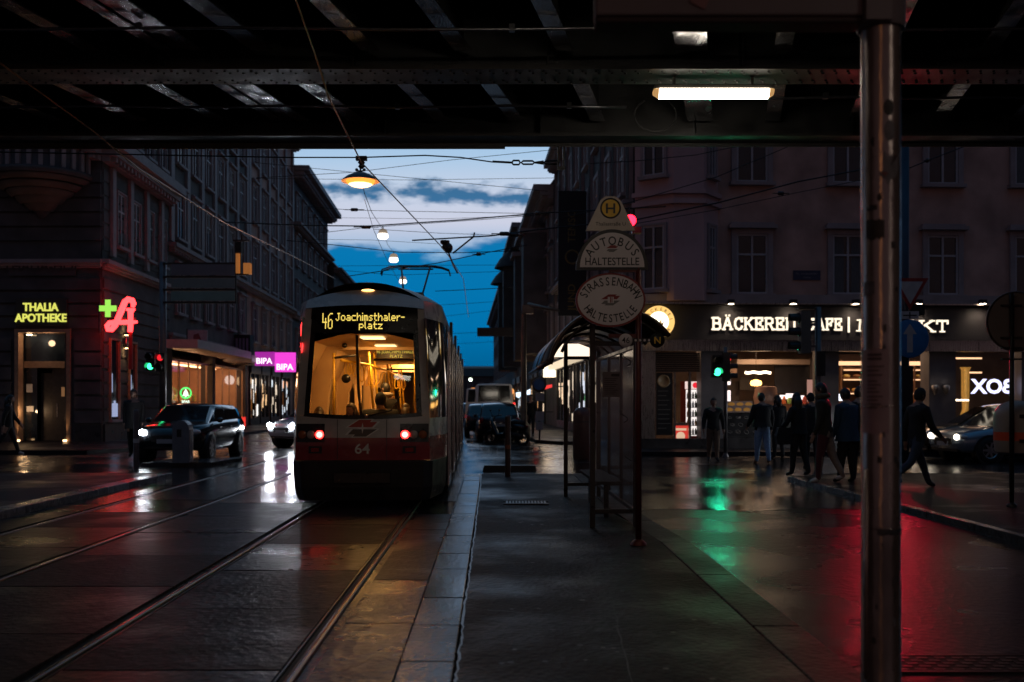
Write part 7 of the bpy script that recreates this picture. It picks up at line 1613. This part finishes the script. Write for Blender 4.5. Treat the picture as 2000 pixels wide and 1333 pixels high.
person('dark silhouette of a walker beside the lamp post on the right pavement', ground(1037, 852, .12), 175, 1.74, black, black2, sb_, HAIR[0], 0, la=(14, -14), lb=(3, 14))
# bag held by the woman
mb = MB(); c = G(1536, 930, .08); cz = EYE + (HZ - 852) / F * c.y; prof = [(-.19, -.17), (.19, -.17), (.22, .0), (.17, .17), (-.17, .17), (-.22, 0)]
mb.prism(prof, (0, .09, 0), (1, 0, 0), (0, 0, 1), .18, black2); mb.tube([(-.13, 0, .17), (-.08, 0, .36), (.08, 0, .36), (.13, 0, .17)], .014, black, 6); o = mb.build('handbag', None, None, .03); o.location = (c.x, c.y, cz); tag(o, 'large black shoulder bag carried by the long haired woman', 'bag')
# tram passengers
def inside(px, Y, z): q = W(px, 785, Y); return Vector((q.x, Y, z))
gpas = 'passengers inside the tram'
person('passenger in a dark jacket with a pale hood standing in the tram aisle', inside(757, 18.6, .23), 60, 1.66, black2, black, sb_, HAIR[0], 0, hood=greyh, bulk=1.1, group=gpas)
def seated(label, px, Y, ztop, hh, yaw, top, hair, hairlen=0, **kw):
    return person(label, inside(px, Y, ztop - hh * .995), yaw, hh, top, black, sb_, hair, hairlen, la=(84, 84), lb=(86, 86), arm=((28, 6, 50), (28, 6, 50)), sit=True, group=gpas, **kw)
seated('passenger in a bulky black coat seated right behind the rear window of the tram', 743, 15.75, 1.70, 1.72, 5, black, HAIR[0], bulk=1.45, cap=black)
seated('red haired passenger facing the rear window low in the tram', 690, 15.7, 1.53, 1.55, 150, cloth('rust', (.20, .06, .04)), HAIR[1], .05)
seated('passenger whose dark hair shows at the lower left of the tram window', 622, 15.7, 1.47, 1.52, 0, black2, HAIR[1], .02)
seated('passenger seated by the right grab pole far inside the tram', 793, 17.6, 1.52, 1.55, 10, black2, HAIR[1], .02)
# ---------------------------------------------------------------- overhead wires and hanging lamps
X_wire = mat('wire_black', (.012, .012, .013), .5, .3); X_cu = mat('contact_copper', (.30, .17, .10), .32, 1.0, .2, 4); X_ins = mat('insulator', (.03, .02, .018), .35)
def wire(label, pts, r=.010, sag=.0, m=None, extra=None, name='span_wire', grp='overhead wires across the street', cat='wire'):
    P = [W(*p) for p in pts]; out = []
    for a, b in zip(P, P[1:]):
        k = 10
        for i in range(k): f = i / k; q = a.lerp(b, f); q.z -= sag * 4 * f * (1 - f); out.append(q)
    out.append(P[-1]); mb = MB(); o = out[0]; mb.tube([p - o for p in out], r, m or X_wire, 5)
    t = mb.build(name); t.location = o; tag(t, label, cat, grp)
    if extra:
        for (px, py, Y, ln) in extra:
            q = W(px, py, Y) - o; e = MB(); e.tube([q + Vector((-ln, 0, 0)), q + Vector((-ln * .4, 0, .0)), q + Vector((-ln * .3, 0, 0)), q + Vector((ln * .3, 0, 0)), q + Vector((ln * .4, 0, 0)), q + Vector((ln, 0, 0))], [.012, .012, .05, .05, .012, .012], X_ins, 8); e.build('insulator', t)
    return t
s1 = wire('slack span wire hooked to a chain just under the bridge edge', [(-80, 296, 14.6), (565, 308, 14.6), (705, 308, 14.6), (830, 304, 14.6), (900, 308, 14.6), (962, 317, 14.6)], .010)
mb = MB(); o = s1.location
def wl_(px, py, Y=14.6): return W(px, py, Y) - o
def link(mb, a, b, w, r):
    d = (b - a); n_ = Vector((0, 0, 1)) * w; mb.tube([a, a + d * .15 + n_, b - d * .15 + n_, b, b - d * .15 - n_, a + d * .15 - n_], r, X_wire, 6, closed=True)
mb.tube([wl_(962, 316), wl_(1000, 318)], .016, X_wire, 6); link(mb, wl_(1000, 318), wl_(1016, 318), .03, .014); link(mb, wl_(1018, 318), wl_(1044, 318), .024, .014); mb.tube([wl_(1044, 318), wl_(1062, 318)], [.014, .032], X_wire, 6); link(mb, wl_(1062, 318), wl_(1092, 318), .024, .014); mb.build('chain', s1)
# contact wires
Yc = lambda px, py, Y: (px, py, Y)
c1 = wire('contact wire running from the bridge over the tram track to the fitting above the pantograph', [(540, -140, 7.8), (578, 0, 9.4), (620, 120, 10.8), (642, 190, 11.6), (706, 318, 14.4), (860, 480, 21.9), (876, 500, 23.2), (905, 545, 29), (915, 620, 40)], .011, 0, X_cu, None, 'contact_wire')
wire('contact wire of the other track gleaming orange along the left houses', [(-60, 80, 10.0), (180, 255, 12.5), (270, 330, 14), (440, 437, 18), (580, 505, 24), (655, 545, 28)], .012, 0, X_cu, None, 'contact_wire')
mb = MB(); q = W(706, 314, 14.5) - c1.location; mb.cbox(q + Vector((0, 0, .03)), (.16, .08, .06), X_ins); mb.lathe([(.02, -.12), (.05, -.09), (.03, -.06), (.055, -.03), (.03, 0)], q, X_ins, 12); mb.build('hanger', c1)
mb = MB(); q = W(876, 485, 23) - c1.location; mb.ball(q, (.10, .10, .12), X_ins, 10, 8); mb.tube([q + Vector((.0, 0, -.1)), q + Vector((.12, 0, -.42)), q + Vector((.22, -.2, -.6))], .02, X_cu, 6); mb.tube([q + Vector((.1, 0, -.12)), q + Vector((.45, 0, .16)), q + Vector((.58, 0, .26)), q + Vector((.60, 0, .36))], .02, X_ins, 6)
q2 = W(831, 473, 23) - c1.location; mb.lathe([(.03, -.2), (.10, -.12), (.05, -.08), (.11, -.03), (.11, .03)], q2 + Vector((.45, 0, 0)), X_ins, 12); mb.build('insulator', c1)
wire('thin wire sloping down to the right above the orange lamp', [(500, 318, 24), (690, 337, 24), (1070, 374, 24)], .006)
wire('thin wire sloping up to the right above the orange lamp', [(500, 348, 25), (690, 337, 25), (880, 313, 25), (1100, 291, 25)], .007)
wire('hair thin level wire just below the top of the orange lamp', [(500, 349, 26), (800, 352, 26), (1082, 348, 26)], .006)
wire('thin level wire with an insulator left of the contact wire', [(600, 404, 30), (690, 411, 30), (1062, 418, 30)], .008, 0, None, [(692, 410, 30, .30)])
wire('thin faint wire halfway up the pale sky', [(600, 425, 34), (860, 428, 34), (1062, 420, 34)], .006)
w6 = wire('thick twisted wire crossing the sky with a cluster of clamps by the white lamp', [(430, 434, 28), (600, 441, 28), (720, 442, 28), (900, 430, 28), (1052, 417, 28), (1300, 404, 28)], .018, 0, None, [(715, 444, 28, .35), (1050, 417, 28, .2)])
wire('thin wire rising to the clamp cluster from the left', [(620, 456, 28.3), (716, 445, 28.3), (960, 428, 28.3), (1045, 421, 28.3)], .008)
wire('thin wire falling gently right of the white lamps', [(730, 448, 29), (860, 456, 29), (1020, 461, 29)], .007)
w9 = wire('thick wire rising to the right across the bakery front from the middle of the sky', [(805, 470, 23), (960, 461, 23), (1050, 449, 23), (1240, 430, 23), (1400, 397, 23), (1560, 355, 23), (1720, 325, 23)], .017, 0, None, [(985, 457, 23, .3), (1005, 459, 23, .25)])
wire('wire sagging across the sky behind the contact wire fitting', [(560, 470, 32), (655, 479, 32), (780, 493, 32), (900, 494, 32), (1015, 490, 32)], .013)
wire('wire rising from the pantograph to the right roofs', [(640, 546, 30), (745, 530, 30), (850, 515, 30), (950, 494, 30), (1030, 479, 30)], .013, 0, None, [(935, 497, 30, .2)])
wire('thin level wire just above the pantograph', [(650, 520, 36), (800, 519, 36), (1000, 518, 36)], .007)
wire('thin wire with small clamps behind the pantograph', [(645, 526, 38), (770, 538, 38), (940, 532, 38), (1000, 530, 38)], .008)
wire('thin orange lit wire left of the lowest white lamp', [(610, 468, 33), (720, 469, 33), (860, 477, 33)], .006)
wire('dark wire right of the tram roof at the height of its lights', [(850, 569, 44), (900, 567, 44), (1000, 562, 44)], .016)
wire('thin wire right of the tram below the darker one', [(860, 596, 50), (930, 592, 50), (985, 588, 50)], .010)
wire('short rising wire low in the sky right of the tram', [(870, 618, 56), (930, 611, 56), (980, 604, 56)], .010)
wire('lowest but one wire crossing above the far street', [(880, 652, 64), (930, 650, 64), (990, 646, 64)], .014)
wire('lowest wire crossing above the far street', [(885, 672, 72), (930, 670, 72), (975, 667, 72)], .012)
wire('upper wire curving across the top windows of the bakery house', [(1150, 320, 27), (1240, 315, 27), (1360, 303, 27), (1480, 278, 27)], .012)
wire('straight wire rising steeply across the bakery house', [(1100, 425, 26), (1230, 396, 26), (1400, 346, 26), (1560, 278, 26)], .012)
wire('second of the paired wires running to the steel pole', [(1225, 440, 24), (1400, 410, 24), (1560, 376, 24), (1720, 345, 24)], .009, 0, None, [(1525, 378, 24, .2)])
wire('wire leaving the blue mast to the upper right', [(1768, 332, 22), (1812, 314, 22), (1900, 280, 22)], .012, 0, None, [(1811, 314, 22, .08)])
# orange lamp
O_glow = glow('sodium_glass', (1.0, .24, .03), 2.4); O_core = glow('sodium_core', (1.0, .55, .24), 5)
def saucer(label, px, py, Y, grp):
    t = thing('hanging_lamp', label, 'street lamp', W(px, py, Y), 0, grp); s = 37 * Y / F
    mb = MB(); mb.lathe([(s, .0), (s * .99, .02), (s * .72, s * .26), (s * .34, s * .44), (s * .15, s * .48), (0, s * .49)], (0, 0, 0), mat('lamp_shade_dark', (.05, .035, .03), .4), 32); mb.lathe([(s, 0), (s * .8, .012), (s * .3, .02)], (0, 0, 0), mat('lamp_shade_inner', (.5, .42, .35), .4), 32); mb.build('shade', t)
    mb = MB(); mb.lathe([(s * .78, .01), (s * .72, -s * .08), (s * .62, -s * .15)], (0, 0, 0), O_glow, 28); mb.lathe([(s * .62, -s * .15), (s * .5, -s * .22), (s * .22, -s * .30), (0, -s * .32)], (0, 0, 0), O_core, 28); g_ = mb.build('glass', t)
    mb = MB(); mb.tube([(-s * .25, 0, s * .62), (0, 0, s * .52), (s * .25, 0, s * .62)], .02, X_wire, 6); mb.tube([(0, 0, s * .46), (0, 0, s * .75)], .025, X_wire, 6); mb.ball((-s * .2, 0, s * .62), .04, X_ins, 8, 6); mb.ball((s * .2, 0, s * .62), .04, X_ins, 8, 6); mb.build('hanger', t)
    return t
l0 = saucer('orange glowing saucer lamp hanging over the tram against the sky', 704, 355, 24.0, 'hanging street lamps')
lamp('POINT', (0, 0, -.5), 45, (1.0, .36, .09), l0, .3)
l1 = saucer('orange saucer lamp hanging over the street on the near side of the bridge', 704, 355, 24.0, 'hanging street lamps'); l1.location = (-4.2, -11.5, 5.2); lamp('POINT', (0, 0, -.5), 120, (1.0, .42, .13), l1, .2)
W_gl = glow('white_lamp_glass', (1.0, .90, .78), 3.2); W_top = mat('white_lamp_top', (.5, .42, .36), .4, emit=(1, .75, .5), estr=.25)
for (px, py, Y, s_, lab) in ((748, 457, 45, 10, 'nearest and highest of the three white hanging lamps below the orange one'), (769, 504, 53, 8.7, 'middle one of the three white hanging lamps below the orange one'), (787, 547, 65, 7.2, 'lowest white hanging lamp just behind the pantograph')):
    t = thing('hanging_lamp', lab, 'street lamp', W(px, py, Y), 0, 'hanging street lamps'); s = s_ * Y / F
    mb = MB(); mb.lathe([(s * .86, -.0), (s, -s * .2), (s, -s * .75), (s * .75, -s * .98), (0, -s)], (0, 0, 0), W_gl, 20); mb.build('glass', t)
    mb = MB(); mb.lathe([(s * .86, .0), (s * .9, s * .35), (s * .7, s * .8), (s * .3, s * .95), (0, s)], (0, 0, 0), W_top, 20); mb.tube([(0, 0, s), (0, 0, s * 1.5)], s * .12, X_wire, 6); mb.build('cap', t)
wire('cable linking the orange lamp to the white lamps below it', [(704, 342, 24.05), (712, 378, 26), (726, 415, 31), (746, 446, 45), (757, 478, 48), (769, 494, 53), (787, 539, 65)], .010, 0, None, None, 'lamp_cable')
wire('thin cable running down left of the white lamps', [(712, 390, 24), (730, 450, 26), (752, 500, 30), (768, 530, 34), (785, 560, 40)], .007, 0, None, None, 'lamp_cable')
# signal cage lit orange, hung from the left wires
cg = thing('hanging_signal', 'hanging signal cage lit orange beside the dark direction board', 'signal', W(472, 505, 26)); s = 26 / F
mb = MB(); mb.box((-16 * s, -.06, 33 * s), (17 * s, .06, 36 * s), X_ins); mb.box((-11 * s, -.12, 10 * s), (1 * s, .12, 31 * s), X_wire); mb.box((-12 * s, -.05, -33 * s), (14 * s, .05, -30 * s), X_ins); mb.tube([(0, 0, 36 * s), (0, 0, 46 * s)], .02, X_wire, 6)
for x in (-12, -2, 4, 17): mb.tube([(x * s, 0, -31 * s), (x * s, 0, 34 * s)], .012, X_ins, 5)
mb.build('frame', cg)
O_box = mat('lamplit_orange_glow', (.62, .26, .09), .5, 0, .1, 8, emit=(1, .36, .08), estr=.22)  # orange street-lamp light put in as the boxes' own glow
mb = MB(); mb.lathe([(4.5 * s, -30 * s), (4.5 * s, 9 * s)], (-7 * s, 0, 0), O_box, 12); mb.build('lamplit_tube', cg); mb = MB(); mb.box((5 * s, -.10, -31 * s), (18 * s, .10, -10 * s), O_box); mb.build('lamplit_box', cg)
# red tram signal above the stop signs
rsg = thing('hanging_signal', 'round red signal light glowing above the Autobus sign', 'signal', W(1231, 431, 22.6)); s = 22.6 / F
mb = MB(); mb.lathe([(12 * s, .0), (13.5 * s, .02), (14 * s, .25), (8 * s, .30), (0, .30)], (0, 0, 0), X_ins, 20, (0, 1, 0)); mb.tube([(0, .15, 12 * s), (0, .15, 25 * s)], .02, X_wire, 6); mb.box((4 * s, .02, -24 * s), (22 * s, .22, -12 * s), X_ins); mb.build('housing', rsg)
mb = MB(); mb.lathe([(11.5 * s, .002), (8 * s, .03), (0, .045)], (0, 0, 0), glow('signal_red', (1.0, .006, .018), 14), 20, (0, -1, 0)); mb.build('lens', rsg)
lamp('POINT', (0, -.25, 0), 5, (1, .08, .12), rsg, .1)
